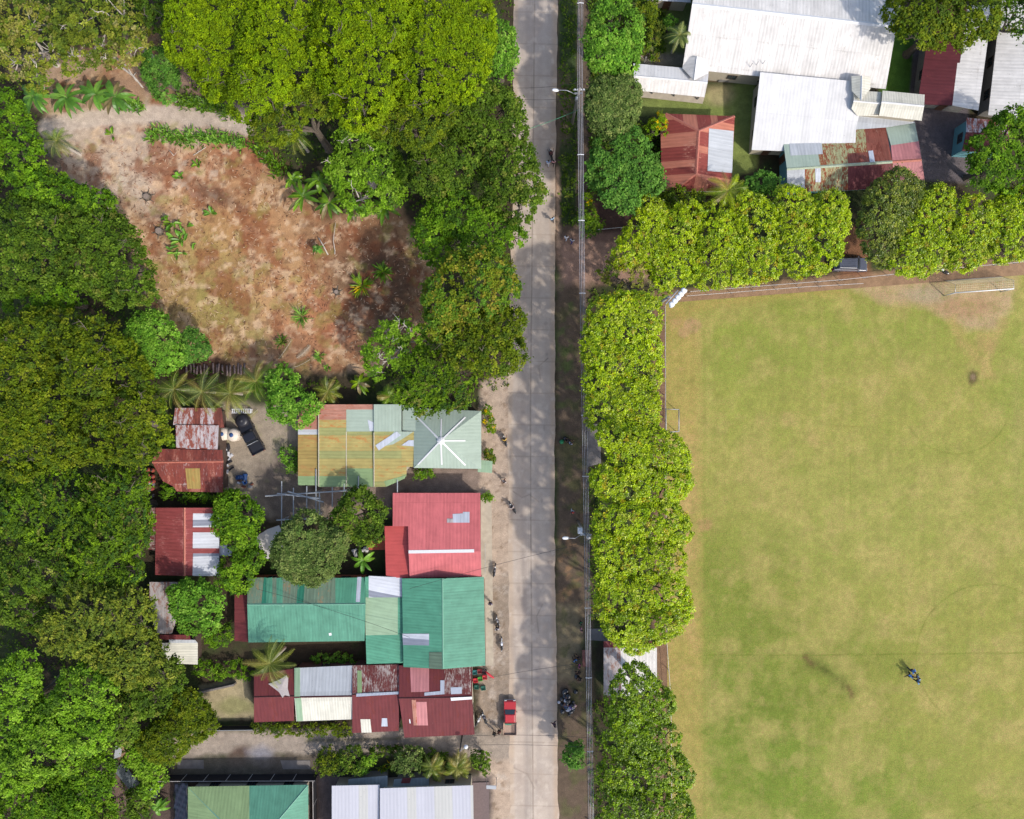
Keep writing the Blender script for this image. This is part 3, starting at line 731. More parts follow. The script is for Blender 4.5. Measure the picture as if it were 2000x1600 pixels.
PITCHM = attr_mat('turf', grain=(7, .2), grain2=(.8, .06), bump=.02, fine=(16, .34), spec=.1, hue=.16)
u = np.linspace(0, 1, 420); v = np.linspace(0, 1, 480); U, V = np.meshgrid(u, v)
PXs = (1300 + 5 * V) * (1 - U) + 2260 * U; TOP = pitch_top(PXs); PYs = TOP * (1 - V) + 1760 * V
tag(grid_mesh('football_pitch', PXs, PYs, 0.012, PITCHM, paint_pitch), kind='structure')
# ================================================================ buildings
class RP:
    """a roof plane through three points given as (px, py, height)"""
    def __init__(self, a, b, c):
        A, B, D = G(*a), G(*b), G(*c); n = (B - A).cross(D - A).normalized()
        if n.z < 0: n = -n
        self.n, self.o = n, A
        v = Vector((0, 0, -1)) - n * Vector((0, 0, -1)).dot(n)
        self.v = v.normalized() if v.length > 1e-4 else Vector((0, -1, 0)); self.u = self.v.cross(n).normalized()
    def at(self, px, py, lift=0.0):
        """where the plane lifted by a few mm is met by the sight line of a photo pixel"""
        d = Vector(((px - CX) / S / H, (CY - py) / S / H, -1.0)); cam = Vector((0, 0, H)); o = self.o + self.n * lift
        t = (o - cam).dot(self.n) / d.dot(self.n); return cam + d * t
def roof(B, pl, pts, mat, name='roof', th=.05, lift=0.0, rot=False, label=None):
    P = [pl.at(x, y, lift) for x, y in pts]; m = MB(); m.slab(P, th); u, v = (pl.v, pl.u) if rot else (pl.u, pl.v)
    o = m.build(name, mat, B, world=True, uv=(u, v, pl.o)); 
    if label: o['label'] = label
    return o
def cap(B, pts, w, mat, name='ridge_cap'):
    """folded strip over a ridge; pts as (px, py, h)"""
    m = MB(); P = [G(*p) for p in pts]
    for a, b in zip(P[:-1], P[1:]):
        d = (b - a); s = Vector((-d.y, d.x, 0)).normalized() * w / 2
        a2, b2 = a + Vector((0, 0, .07)), b + Vector((0, 0, .07)); dn = Vector((0, 0, -.06))
        m.add([a + s + dn, b + s + dn, b2, a2, a - s + dn, b - s + dn], [(0, 1, 2, 3), (3, 2, 5, 4), (0, 3, 4), (1, 5, 2), (0, 4, 5, 1)])
    return m.build(name, mat, B, world=True)
FRAME = paint('window_frame_wood', C(90, 66, 50), .7); GLASS = paint('window_glass', (.03, .04, .05), .1, spec=.8, var=.02)
DOOR = paint('door_wood', C(110, 74, 52), .6, var=.2)
def walls(B, pts, mat, inset=.25, openings=True):
    P = [G(*p) for p in pts]; c = sum(P, Vector()) / len(P); Q = []
    for p in P:
        d = Vector((c.x - p.x, c.y - p.y, 0)); Q.append(p + d.normalized() * inset * 1.3 - Vector((0, 0, .12)))
    ar = sum(Q[i].x * Q[(i + 1) % len(Q)].y - Q[(i + 1) % len(Q)].x * Q[i].y for i in range(len(Q)))
    if ar < 0: Q = Q[::-1]
    n = len(Q); m = MB()
    m.add([(p.x, p.y, 0) for p in Q] + [tuple(p) for p in Q], [tuple(range(n, 2 * n)), tuple(range(n - 1, -1, -1))] + [(i, (i + 1) % n, (i + 1) % n + n, i + n) for i in range(n)])
    w = m.build('wall', mat, B, world=True)
    if openings:
        first = True
        for i in range(n):
            a, b = Q[i], Q[(i + 1) % n]; L = (Vector((b.x - a.x, b.y - a.y, 0))).length
            if L < 2.6 or min(a.z, b.z) < 2.3: continue
            ang = math.atan2(b.y - a.y, b.x - a.x); k = max(1, int(L / 3.6))
            for j in range(k):
                t = (j + .5) / k; x, y = a.x + (b.x - a.x) * t, a.y + (b.y - a.y) * t; nx, ny = math.sin(ang), -math.cos(ang)
                if first:
                    d = MB(); d.box((x + nx * .02, y + ny * .02, 1.0), (.95, .07, 2.0), ang); o = d.build('door', DOOR, B, world=True)
                    h = MB(); h.box((x + nx * .07 + math.cos(ang) * .36, y + ny * .07 + math.sin(ang) * .36, 1.0), (.05, .05, .14), ang); hh = h.build('handle', paint('steel', C(180, 180, 180), .3, metal=.9)); hh.parent = o; first = False
                    hh.location = (0, 0, 0)
                else:
                    d = MB(); c0 = (x + nx * .015, y + ny * .015)
                    for (dx, dz, sx, sz) in ((0, .5, 1.2, .07), (0, -.5, 1.2, .07), (-.565, 0, .07, .93), (.565, 0, .07, .93), (0, 0, .05, .93)):
                        d.box((c0[0] + math.cos(ang) * dx, c0[1] + math.sin(ang) * dx, 1.5 + dz), (sx, .08, sz), ang)
                    o = d.build('window', FRAME, B, world=True)
                    g = MB(); g.box((x + nx * .01, y + ny * .01, 1.5), (1.06, .04, .93), ang); gg = g.build('pane', GLASS); gg.parent = o
    return w
def bld(name, label, c, cat='building'):
    p = G0(*c); return thing(name, label, cat, (p.x, p.y, 0))
# --- roof sheets
WHITE = metal_roof('roof_white', C(236, 234, 231), sheetvar=.06, dirt=.12, row=4.6, seam=.10, streak=.04, ribvar=.04, rough=.5, wear=.12, wearcol=C(176, 170, 160))
WHITEO = metal_roof('roof_white_stained', C(234, 229, 222), sheetvar=.06, dirt=.16, row=3.2, seam=.16, streak=.12, ribvar=.08, rough=.6, wear=.34, wearcol=C(176, 168, 156))
CREAM = metal_roof('roof_cream', C(226, 222, 204), sheetvar=.05, dirt=.14, row=30, seam=.16, sheet=.9, ribvar=.12, rib=.32)
PALE = metal_roof('roof_pale_grey', C(196, 200, 204), sheetvar=.05, dirt=.08, row=30, seam=.2, ribvar=.08)
SILVER = metal_roof('roof_zinc', C(200, 206, 218), sheetvar=.08, dirt=.1, row=30, seam=.14, ribvar=.06, rough=.38)
STRIPE = metal_roof('roof_white_striped', C(210, 209, 216), sheetvar=.05, dirt=.03, row=60, seam=.06, sheet=1.1, alt=C(218, 216, 208), altamt=.35, streak=.03, ribvar=.03, wear=.06, wearcol=C(170, 166, 160))
RED = metal_roof('roof_red', C(218, 110, 112), sheetvar=.05, dirt=.18, row=5.8, seam=.16, streak=.12, sheet=1.05, ribvar=.05, wear=.12, wearcol=C(228, 140, 136))
REDD = metal_roof('roof_red_annex', C(208, 84, 80), sheetvar=.04, dirt=.14, row=30, seam=.12, streak=.08, ribvar=.05)
GREEN = metal_roof('roof_green', C(84, 160, 128), sheetvar=.06, dirt=.18, row=6.5, seam=.14, streak=.14, ribvar=.08, rib=.36, wear=.14, wearcol=C(140, 184, 158))
GREENL = metal_roof('roof_green_faded', C(92, 158, 130), sheetvar=.05, dirt=.2, row=5.4, seam=.14, streak=.14, ribvar=.06, rib=.36, wear=.2, wearcol=C(150, 186, 160))
GREENLL = metal_roof('roof_green_pale', C(156, 186, 150), sheetvar=.04, dirt=.12, row=30, seam=.12, streak=.1, ribvar=.06)
GREENB = metal_roof('roof_green_brown', C(116, 142, 118), sheetvar=.07, dirt=.16, row=30, seam=.12, streak=.2, alt=C(44, 136, 108), altamt=.25, rust=.28, rustcol=C(140, 124, 96))
SAGE = metal_roof('roof_sage', C(172, 190, 172), sheetvar=.03, dirt=.10, row=8, seam=.07, streak=.05, sheet=.9, ribvar=.03, wear=.12, wearcol=C(140, 150, 130))
SAGEG = metal_roof('roof_sage_moss', C(144, 172, 116), sheetvar=.05, dirt=.14, row=4, seam=.12, streak=.12, ribvar=.05)
YELLOW = metal_roof('roof_mossy_yellow', C(182, 166, 92), sheetvar=.07, dirt=.18, row=3.4, seam=.14, streak=.12, sheet=.95, rust=.3, rustcol=C(176, 118, 58), alt=C(166, 168, 100), altamt=.25, wear=.2, wearcol=C(196, 176, 120))
OCHRE = metal_roof('roof_ochre', C(176, 150, 76), sheetvar=.06, dirt=.2, row=3.4, seam=.14, streak=.16, sheet=.95, rust=.36, rustcol=C(164, 120, 66), wear=.25, wearcol=C(140, 84, 44))
SALMON = metal_roof('roof_salmon', C(190, 132, 110), sheetvar=.05, dirt=.2, row=3.4, seam=.14, streak=.18, rust=.3, rustcol=C(158, 82, 60))
MAROON = metal_roof('roof_maroon', C(122, 54, 56), sheetvar=.06, dirt=.14, row=3.4, seam=.18, streak=.14, rust=.3, rustcol=C(112, 50, 46), ribvar=.07, wear=.16, wearcol=C(170, 120, 116))
MAROONP = metal_roof('roof_maroon_peeling', C(122, 58, 54), sheetvar=.06, dirt=.14, row=3.4, seam=.18, streak=.2, rust=.24, rustcol=C(186, 176, 168), ribvar=.07, rustscale=1.7, wear=.62, wearcol=C(206, 194, 184))
MAROOND = metal_roof('roof_maroon_dark', C(104, 44, 50), sheetvar=.05, dirt=.16, row=5, seam=.12, streak=.14, rust=.2, rustcol=C(128, 62, 54), ribvar=.05)
PINK = metal_roof('roof_pink', C(206, 132, 132), sheetvar=.06, dirt=.12, row=30, seam=.12, streak=.12)
RUSTY = metal_roof('roof_rusty', C(150, 84, 68), sheetvar=.16, dirt=.25, row=2.8, seam=.22, streak=.3, rust=.36, rustcol=C(112, 56, 46), ribvar=.08, wear=.3, wearcol=C(206, 150, 130))
RUSTZ = metal_roof('roof_rust_zinc', C(200, 190, 192), sheetvar=.14, dirt=.2, row=2.8, seam=.22, streak=.2, rust=.46, rustcol=C(138, 74, 62), alt=C(130, 70, 60), altamt=.32)
RUSTG = metal_roof('roof_rust_green', C(178, 180, 128), sheetvar=.08, dirt=.2, row=2.2, seam=.1, streak=.2, rust=.5, rustcol=C(136, 70, 44), rustscale=1.9)
STRIPED = metal_roof('roof_red_striped', C(150, 66, 56), sheetvar=.10, dirt=.12, row=30, seam=.1, streak=.16, sheet=.85, alt=C(206, 124, 96), altamt=.5, rust=.12, rustcol=C(120, 52, 44), wear=.3, wearcol=C(226, 160, 130))
REDSH = metal_roof('roof_old_red', C(158, 72, 70), sheetvar=.08, dirt=.16, row=5.2, seam=.2, streak=.16, sheet=.75, rust=.25, rustcol=C(128, 54, 48), wear=.42, wearcol=C(204, 132, 124))
ZSTRIPE = metal_roof('roof_zinc_striped', C(212, 216, 224), sheetvar=.07, dirt=.1, row=30, seam=.14, sheet=.75, alt=C(150, 156, 172), altamt=.2, ribvar=.06)
DUST = metal_roof('roof_dusty', C(188, 180, 178), sheetvar=.06, dirt=.2, row=3, seam=.16, rust=.42, rustcol=C(142, 104, 92))
WALLC = paint('wall_cream', C(196, 184, 160), .9, var=.1); WALLB = paint('wall_blue', C(112, 176, 186), .9, var=.1)
WALLG = paint('wall_grey', C(140, 136, 130), .9, var=.2); WALLD = paint('wall_wood', C(92, 72, 60), .9, var=.3, scale=10); WALLO = paint('wall_orange', C(206, 110, 70), .85)
RIDGEW = paint('ridge_white', C(236, 236, 236), .5, var=.05); RIDGEG = paint('ridge_green', C(120, 178, 152), .5, var=.08); RIDGER = paint('ridge_rust', C(196, 112, 90), .6, var=.2)
RIDGEM = paint('ridge_maroon', C(100, 46, 46), .7, var=.2); STEEL = paint('pale_steel', C(170, 176, 182), .5, var=.1); SHEETW = paint('clear_sheet', C(206, 212, 222), .4, var=.08)

# 1 school hall with the large white gable roof
b = bld('school_building', 'largest white gable roof, long school hall at the top right', (1540, 90))
s1 = RP((1352, 8, 5.6), (1751, 52, 5.6), (1333, 134, 3.4)); roof(b, s1, [(1352, 8), (1751, 52), (1730, 174), (1333, 134)], WHITEO)
s2 = RP((1352, 8, 5.6), (1751, 52, 5.6), (1370, -116, 3.4)); roof(b, s2, [(1352, 8), (1751, 52), (1772, -66), (1372, -112)], WHITEO)
cap(b, [(1352, 8, 5.6), (1751, 52, 5.6)], .5, RIDGEW)
walls(b, [(1335, 132, 3.4), (1353, 8, 5.5), (1372, -110, 3.4), (1770, -66, 3.4), (1749, 52, 5.5), (1728, 172, 3.4)], WALLC, .5)
# 2 covered walkway
b = bld('covered_walkway', 'long low white gable roof on posts, west of the school hall', (1310, 165), 'walkway')
p1 = RP((1238, 148, 3.7), (1382, 161, 3.7), (1237, 124, 3.0)); roof(b, p1, [(1238, 148), (1382, 161), (1385, 137), (1237, 124)], WHITE)
p2 = RP((1238, 148, 3.7), (1382, 161, 3.7), (1246, 177, 2.9)); roof(b, p2, [(1238, 148), (1382, 161), (1376, 190), (1246, 177)], WHITEO)
cap(b, [(1238, 148, 3.72), (1382, 161, 3.72)], .3, RIDGEW)
for i, (x, y) in enumerate([(1277, 190), (1320, 195), (1366, 201), (1258, 140), (1345, 148)]):
    q = G0(x - 4, y - 7); m = MB(); m.box((q.x, q.y, 1.45), (.16, .16, 2.9)); m.tube([(q.x, q.y, 2.2), (q.x - .7, q.y + .2, 2.9)], .04, 4); m.build('post', WALLG, b, world=True)
d1 = RP((1362, 110, 4.3), (1356, 158, 4.3), (1336, 112, 3.5)); roof(b, d1, [(1361, 110), (1355, 157), (1333, 133), (1336, 112)], WHITEO, 'dormer_roof')
d2 = RP((1362, 110, 4.3), (1356, 158, 4.3), (1385, 118, 3.6)); roof(b, d2, [(1361, 110), (1355, 157), (1383, 143), (1385, 117)], WHITE, 'dormer_roof')
# 3 classroom block
b = bld('school_building', 'bright white roof between the long school hall and the patchwork roof', (1570, 225))
c1 = RP((1485, 141, 4.4), (1690, 160, 4.4), (1468, 292, 3.2)); roof(b, c1, [(1485, 141), (1660, 158), (1690, 175), (1672, 250), (1670, 300), (1468, 293)], WHITE)
m_ = [(1485, 141, 4.2), (1682, 162, 4.2), (1668, 296, 3.1), (1469, 290, 3.1)]; walls(b, m_, WALLC, .5)
# 4 grey corrugated cross roof
b = bld('school_annex', 'small ribbed grey-white gable roofs stepping between the school and maroon roofs', (1735, 200))
e1 = RP((1682, 148, 5.4), (1682, 196, 5.4), (1663, 149, 4.9)); roof(b, e1, [(1683, 148), (1682, 196), (1664, 178), (1663, 149)], CREAM)
e2 = RP((1682, 148, 5.4), (1682, 196, 5.4), (1700, 150, 4.9)); roof(b, e2, [(1683, 148), (1682, 196), (1700, 174), (1700, 150)], CREAM)
e3 = RP((1667, 197, 5.0), (1722, 202, 5.0), (1667, 177, 4.5)); roof(b, e3, [(1668, 197), (1720, 202), (1722, 180), (1667, 176)], CREAM)
e4 = RP((1667, 197, 5.0), (1722, 202, 5.0), (1664, 213, 4.4)); roof(b, e4, [(1668, 197), (1720, 202), (1715, 227), (1674, 226), (1663, 212)], CREAM)
e5 = RP((1722, 199, 5.4), (1805, 207, 5.4), (1724, 177, 4.8)); roof(b, e5, [(1722, 199), (1805, 207), (1806, 185), (1724, 177)], CREAM)
e6 = RP((1722, 199, 5.4), (1805, 207, 5.4), (1717, 226, 4.7)); roof(b, e6, [(1722, 199), (1805, 207), (1800, 236), (1717, 226)], CREAM)
cap(b, [(1722, 199, 5.42), (1805, 207, 5.42)], .25, RIDGEW); cap(b, [(1683, 148, 5.42), (1682, 196, 5.42)], .2, RIDGEW); cap(b, [(1667, 197, 5.02), (1721, 202, 5.02)], .2, RIDGEW)
walls(b, [(1666, 178, 4.3), (1804, 187, 4.6), (1799, 234, 4.5), (1668, 222, 4.2)], WALLC, .35)
# 5 patchwork roof
b = bld('patchwork_roof_house', 'long roof of grey, rust, maroon, sage and pink patches, below the school', (1665, 310), 'house')
f1 = RP((1537, 330, 4.2), (1800, 312, 4.2), (1528, 264, 3.0)); f2 = RP((1537, 330, 4.2), (1800, 312, 4.2), (1540, 372, 3.3))
roof(b, f1, [(1528, 264), (1537, 330), (1602, 325), (1598, 301), (1607, 300), (1603, 259)], SAGE)
roof(b, f1, [(1603, 259), (1607, 300), (1598, 301), (1602, 325), (1656, 322), (1655, 300), (1694, 297), (1689, 252)], RUSTG)
roof(b, f1, [(1689, 252), (1694, 297), (1655, 300), (1656, 322), (1743, 316), (1730, 249)], RUSTY)
roof(b, f1, [(1730, 249), (1740, 284), (1794, 276), (1787, 240)], SAGE); roof(b, f1, [(1740, 284), (1743, 316), (1800, 312), (1794, 276)], PINK)
roof(b, f1, [(1540, 263), (1602, 258), (1607, 301), (1544, 304)], PALE, 'roof_patch', .02, .03); roof(b, f1, [(1696, 295), (1705, 294), (1709, 316), (1699, 317)], SILVER, 'skylight', .02, .03)
x1 = RP((1671, 228, 3.3), (1786, 240, 3.3), (1671, 253, 3.1)); roof(b, x1, [(1671, 226), (1786, 238), (1787, 240), (1730, 249), (1671, 253)], PALE, 'lean_to_roof')
roof(b, f2, [(1537, 331), (1572, 329), (1572, 372), (1538, 374)], PALE); roof(b, f2, [(1572, 329), (1656, 323), (1656, 372), (1572, 374)], RUSTG)
roof(b, f2, [(1656, 323), (1743, 317), (1748, 366), (1656, 372)], MAROON); roof(b, f2, [(1743, 317), (1800, 313), (1806, 352), (1748, 366)], PINK)
roof(b, f2, [(1592, 329), (1603, 328), (1603, 356), (1593, 356)], SILVER, 'roof_patch', .02, .03)
cap(b, [(1537, 330, 4.22), (1743, 316, 4.22)], .35, paint('ridge_sage', C(176, 190, 160), .6, var=.2)); cap(b, [(1743, 316, 4.22), (1800, 312, 4.22)], .35, RIDGER)
walls(b, [(1530, 266, 2.9), (1538, 330, 4.1), (1541, 370, 3.2), (1802, 352, 3.2), (1799, 313, 4.1), (1784, 244, 2.9)], WALLB, .4)
# 6 rusty hip roof
b = bld('hip_roof_house', 'salmon and maroon striped rusty hip roof with one pale sheet, left of the school', (1365, 290), 'house')
R1, R2 = (1365, 256, 4.6), (1360, 338, 4.6)
roof(b, RP(R1, (1300, 222, 2.9), (1435, 227, 2.9)), [(1365, 256), (1300, 222), (1435, 227)], STRIPED)
g1 = RP(R1, R2, (1298, 262, 2.9)); roof(b, g1, [(1365, 256), (1360, 338), (1318, 372), (1292, 372), (1290, 222), (1300, 222)], STRIPED)
g2 = RP(R1, R2, (1434, 262, 2.9)); roof(b, g2, [(1365, 256), (1360, 338), (1410, 372), (1428, 372), (1435, 227)], STRIPED)
g2b = RP(R2, (1316, 374, 2.9), (1412, 374, 2.9)); roof(b, g2b, [(1360, 338), (1316, 373), (1412, 373)], STRIPED)
roof(b, g2, [(1385, 251), (1433, 256), (1430, 338), (1382, 334)], PALE, 'roof_patch', .02, .04)
for pts in ([R1, R2], [R1, (1300, 222, 2.9)], [R1, (1435, 227, 2.9)], [R2, (1316, 373, 2.9)], [R2, (1412, 373, 2.9)]): cap(b, pts, .38, RIDGER)
walls(b, [(1296, 228, 2.7), (1432, 231, 2.7), (1426, 370, 2.7), (1294, 370, 2.7)], WALLC, .5)
# 7 maroon and white block
b = bld('long_shed', 'maroon roof with a white half, under the big tree at the upper right', (1860, 130), 'building')
h1 = RP((1812, 60, 3.2), (1880, 60, 3.8), (1795, 182, 3.2)); roof(b, h1, [(1822, 10), (1890, 10), (1880, 85), (1874, 123), (1870, 123), (1860, 206), (1805, 204), (1795, 182)], MAROOND)
roof(b, h1, [(1890, 10), (1944, 10), (1932, 60), (1911, 216), (1860, 206), (1870, 123), (1875, 123), (1880, 85)], WHITEO); 
w_ = walls(b, [(1822, 12, 2.9), (1942, 12, 3.2), (1909, 214, 3.2), (1808, 203, 2.9), (1797, 182, 2.9)], WALLG, .75)
# 8 white roof at the edge
b = bld('long_shed', 'white roof at the right edge, across a dark passage from the maroon roof', (1980, 140), 'building')
k1 = RP((1955, 30, 3.4), (2040, 30, 4.4), (1930, 225, 3.4)); roof(b, k1, [(1957, -10), (2040, -10), (2055, 235), (1930, 225)], WHITEO, rot=False)
walls(b, [(1958, -8, 3.2), (2038, -8, 3.9), (2050, 232, 3.9), (1932, 223, 3.2)], WALLG, .9)
# 9 small rusty hut
b = bld('hut', 'small hut with pale blue walls and rust-striped roof beside the dark tree', (1925, 265), 'hut')
l1 = RP((1888, 230, 3.0), (1975, 238, 3.0), (1887, 258, 3.5)); roof(b, l1, [(1888, 230), (1975, 238), (1972, 262), (1887, 258)], RUSTZ)
l2 = RP((1887, 258, 3.5), (1972, 262, 3.5), (1878, 296, 2.8)); roof(b, l2, [(1887, 258), (1972, 262), (1965, 300), (1879, 295)], MAROOND)
walls(b, [(1890, 232, 2.9), (1972, 240, 2.9), (1964, 298, 2.7), (1881, 293, 2.7)], WALLB, .12)
# 10 porch at the top edge
b = bld('school_porch', 'narrow pale roof strip at the top edge, left of the school hall', (1310, -10), 'porch')
roof(b, RP((1264, -40, 3), (1349, -40, 3), (1300, 2, 2.7)), [(1264, -45), (1349, -45), (1349, 5), (1300, 2), (1264, 0)], PALE)
walls(b, [(1266, -43, 2.7), (1347, -43, 2.7), (1347, 2, 2.6), (1266, -3, 2.6)], WALLC, .2)
# 11 roadside stand among the pitch trees
b = bld('spectator_stand', 'low whitewashed roof with a dark red strip, between the two dark pitch-side trees', (1225, 1320), 'stand')
o1 = RP((1179, 1265, 3.0), (1283, 1265, 3.0), (1179, 1360, 2.7)); roof(b, o1, [(1179, 1265), (1212, 1265), (1214, 1360), (1179, 1360)], DUST); roof(b, o1, [(1212, 1265), (1283, 1265), (1283, 1356), (1214, 1360)], WHITEO)
roof(b, o1, [(1179, 1253), (1283, 1253), (1283, 1265), (1179, 1265)], MAROON)
walls(b, [(1181, 1256, 2.6), (1281, 1256, 2.6), (1281, 1354, 2.5), (1181, 1357, 2.5)], WALLG, .2)

# ---------------- west side of the road
# 12 old shack with tank yard
b = bld('rusty_shack', 'rusty zinc shack with stepped roofs beside the two cream water tanks', (385, 880), 'shack')
a1 = RP((338, 797, 2.7), (430, 797, 2.7), (338, 832, 2.9)); roof(b, a1, [(342, 797), (432, 797), (438, 836), (376, 830), (338, 830)], RUSTZ)
a2 = RP((336, 830, 3.0), (427, 830, 3.0), (336, 878, 3.0)); roof(b, a2, [(343, 830), (427, 831), (425, 878), (344, 876)], RUSTZ, lift=.05)
RUSTM = metal_roof('roof_rust_mixed', C(176, 110, 92), sheetvar=.2, dirt=.25, row=2.8, seam=.3, streak=.25, rust=.5, rustcol=C(130, 62, 54), alt=C(134, 66, 58), altamt=.6, wear=.36, wearcol=C(214, 196, 190))
a3 = RP((295, 903, 3.4), (437, 900, 3.4), (310, 876, 3.05)); roof(b, a3, [(297, 903), (300, 894), (313, 877), (434, 879), (436, 901)], RUSTM)
a4 = RP((295, 903, 3.4), (437, 900, 3.4), (320, 955, 2.7)); roof(b, a4, [(297, 903), (436, 901), (435, 962), (345, 960), (338, 950), (318, 940)], RUSTM)
roof(b, a4, [(362, 915), (390, 915), (392, 955), (366, 955)], OCHRE, 'roof_patch', .02, .03)
cap(b, [(297, 903, 3.42), (436, 901, 3.42)], .3, RIDGER)
walls(b, [(345, 800, 2.5), (428, 800, 2.5), (433, 958, 2.6), (342, 956, 2.6), (302, 900, 2.8), (343, 878, 2.8)], WALLD, .2, False)
# 13 striped house
b = bld('striped_roof_house', 'red roof with white striped east half, in front of the olive forest edge', (365, 1060), 'house')
r1 = RP((360, 992, 3.6), (360, 1124, 3.6), (304, 992, 2.7)); r2 = RP((360, 992, 3.6), (360, 1124, 3.6), (430, 992, 2.8))
roof(b, r1, [(304, 992), (360, 992), (360, 1125), (303, 1123)], REDSH)
roof(b, r2, [(360, 992), (377, 992), (376, 1124), (360, 1125)], REDSH)
ys = [992, 1003, 1030, 1040, 1071, 1081, 1125]
for i, mm in enumerate([REDSH, ZSTRIPE, REDSH, ZSTRIPE, REDSH, ZSTRIPE]): roof(b, r2, [(377, ys[i]), (428, ys[i]), (428, ys[i + 1]), (376, ys[i + 1])], mm)
r3 = RP((286, 992, 2.3), (304, 992, 2.45), (286, 1075, 2.3)); roof(b, r3, [(286, 992), (304, 992), (303, 1075), (288, 1073)], MAROONP, 'lean_to_roof')
roof(b, RP((428, 1065, 2.5), (455, 1065, 2.5), (428, 1086, 2.4)), [(427, 1065), (455, 1065), (452, 1086), (427, 1086)], SILVER, 'lean_to_roof')
cap(b, [(360, 992, 3.62), (360, 1125, 3.62)], .3, RIDGER)
walls(b, [(306, 994, 2.6), (360, 994, 3.5), (426, 994, 2.6), (426, 1122, 2.6), (360, 1122, 3.5), (306, 1121, 2.6)], WALLD, .2)
# 14 dusty shed and cream roof
b = bld('dusty_shed', 'dusty whitish shed roof running down beside the bright green tree', (320, 1190), 'shed')
t1 = RP((293, 1137, 2.8), (345, 1137, 2.8), (310, 1240, 2.6)); roof(b, t1, [(292, 1137), (352, 1137), (352, 1190), (335, 1238), (308, 1238), (292, 1200)], DUST)
walls(b, [(295, 1140, 2.5), (348, 1140, 2.5), (333, 1234, 2.4), (310, 1234, 2.4)], WALLD, .2, False)
b = bld('cream_shed', 'small cream corrugated roof with a maroon strip at the forest edge', (352, 1268), 'shed')
t2 = RP((312, 1240, 2.7), (386, 1240, 2.7), (312, 1297, 2.3)); roof(b, t2, [(312, 1256), (386, 1256), (386, 1298), (331, 1296), (318, 1275)], CREAM, rot=True)
roof(b, t2, [(312, 1240), (370, 1240), (372, 1250), (312, 1249)], MAROON); roof(b, t2, [(330, 1249), (381, 1250), (386, 1256), (330, 1256)], PALE)
walls(b, [(316, 1243, 2.4), (380, 1244, 2.4), (383, 1295, 2.1), (333, 1293, 2.1)], WALLD, .15, False)
# 15 long mossy house with the octagonal east roof
b = bld('mossy_roof_house', 'long roof of rust, ochre and moss green bands north of the steel frame', (690, 870), 'house')
z = lambda x0, x1: None
v1 = RP((582, 790, 3.0), (623, 790, 3.0), (582, 950, 2.7)); v2 = RP((622, 790, 3.3), (677, 790, 3.3), (622, 951, 2.9)); v3 = RP((676, 790, 3.1), (731, 790, 3.1), (676, 951, 2.8)); v4 = RP((729, 790, 3.4), (808, 790, 3.4), (729, 951, 2.8))
def bands(pl, x0, x1, seq, top=790):
    y0 = top
    for (y, mm) in seq: roof(b, pl, [(x0, y0), (x1, y0), (x1, y), (x0, y)], mm, rot=True); y0 = y
bands(v1, 582, 622, [(839, SALMON), (849, paint('x_', C(200, 176, 156), .6)), (930, OCHRE), (951, SAGEG)]) if False else None
for pl, x0, x1, seq in ((v1, 582, 622, [(839, SALMON), (849, PALE), (930, OCHRE), (948, SAGEG)]), (v2, 622, 676, [(820, SALMON), (900, YELLOW), (930, YELLOW), (951, SAGEG)]), (v3, 676, 730, [(800, SALMON), (843, SAGE), (915, YELLOW), (951, SAGEG)])): bands(pl, x0, x1, seq)
roof(b, v4, [(730, 790), (784, 790), (784, 843), (730, 843)], SAGE); roof(b, v4, [(730, 843), (808, 843), (808, 912), (794, 912), (794, 930), (754, 951), (730, 951)], YELLOW, rot=True)
roof(b, v4, [(733, 870), (775, 843), (783, 850), (740, 880)], SILVER, 'skylight', .02, .05); roof(b, v4, [(784, 870), (798, 860), (808, 860), (808, 872)], SILVER, 'skylight', .02, .05)
roof(b, v4, [(745, 873), (768, 868), (790, 855), (808, 843), (770, 843)], SAGE, 'roof_patch', .02, .025); roof(b, v4, [(750, 940), (794, 928), (790, 935), (754, 951)], SAGEG, 'roof_patch', .02, .03)
roof(b, v3, [(718, 820), (730, 825), (730, 842), (722, 842)], SHEETW, 'skylight', .02, .04)
for p_ in ([(676, 843, 3.12), (676, 950, 2.95)], [(622, 792, 3.33), (622, 950, 2.98)], [(730, 845, 3.35), (730, 951, 2.9)]): cap(b, p_, .14, paint('pale_lead', C(196, 190, 170), .5))
walls(b, [(584, 793, 2.6), (806, 793, 2.6), (806, 910, 2.6), (792, 928, 2.6), (732, 947, 2.6), (584, 944, 2.5)], WALLC, .25)
b = bld('octagon_roof_house', 'sage green hip roof with white ribs radiating like a star', (865, 855), 'house')
A0 = (861, 861, 5.0); cor = [(786, 792, 3.1), (940, 800, 3.1), (940, 915, 3.1), (808, 915, 3.1), (808, 842, 3.1), (786, 842, 3.1)]
pn = RP(A0, (808, 795, 3.1), (940, 800, 3.1)); pe = RP(A0, (940, 800, 3.1), (940, 915, 3.1)); ps = RP(A0, (940, 915, 3.1), (808, 915, 3.1)); pw = RP(A0, (808, 915, 3.1), (808, 800, 3.1))
roof(b, pn, [(861, 861), (808, 797), (940, 803)], SAGE); roof(b, pe, [(861, 861), (940, 803), (940, 916)], SAGE); roof(b, ps, [(861, 861), (940, 916), (808, 914)], SAGE); roof(b, pw, [(861, 861), (808, 914), (808, 797)], SAGE)
roof(b, RP((786, 791, 3.0), (808, 791, 3.2), (786, 842, 3.0)), [(786, 792), (812, 792), (812, 842), (786, 842)], SAGE, 'lean_to_roof')
oc = [(861 + 46 * math.cos(a), 861 + 42 * math.sin(a)) for a in np.arange(8) * PI / 4 + PI / 8]
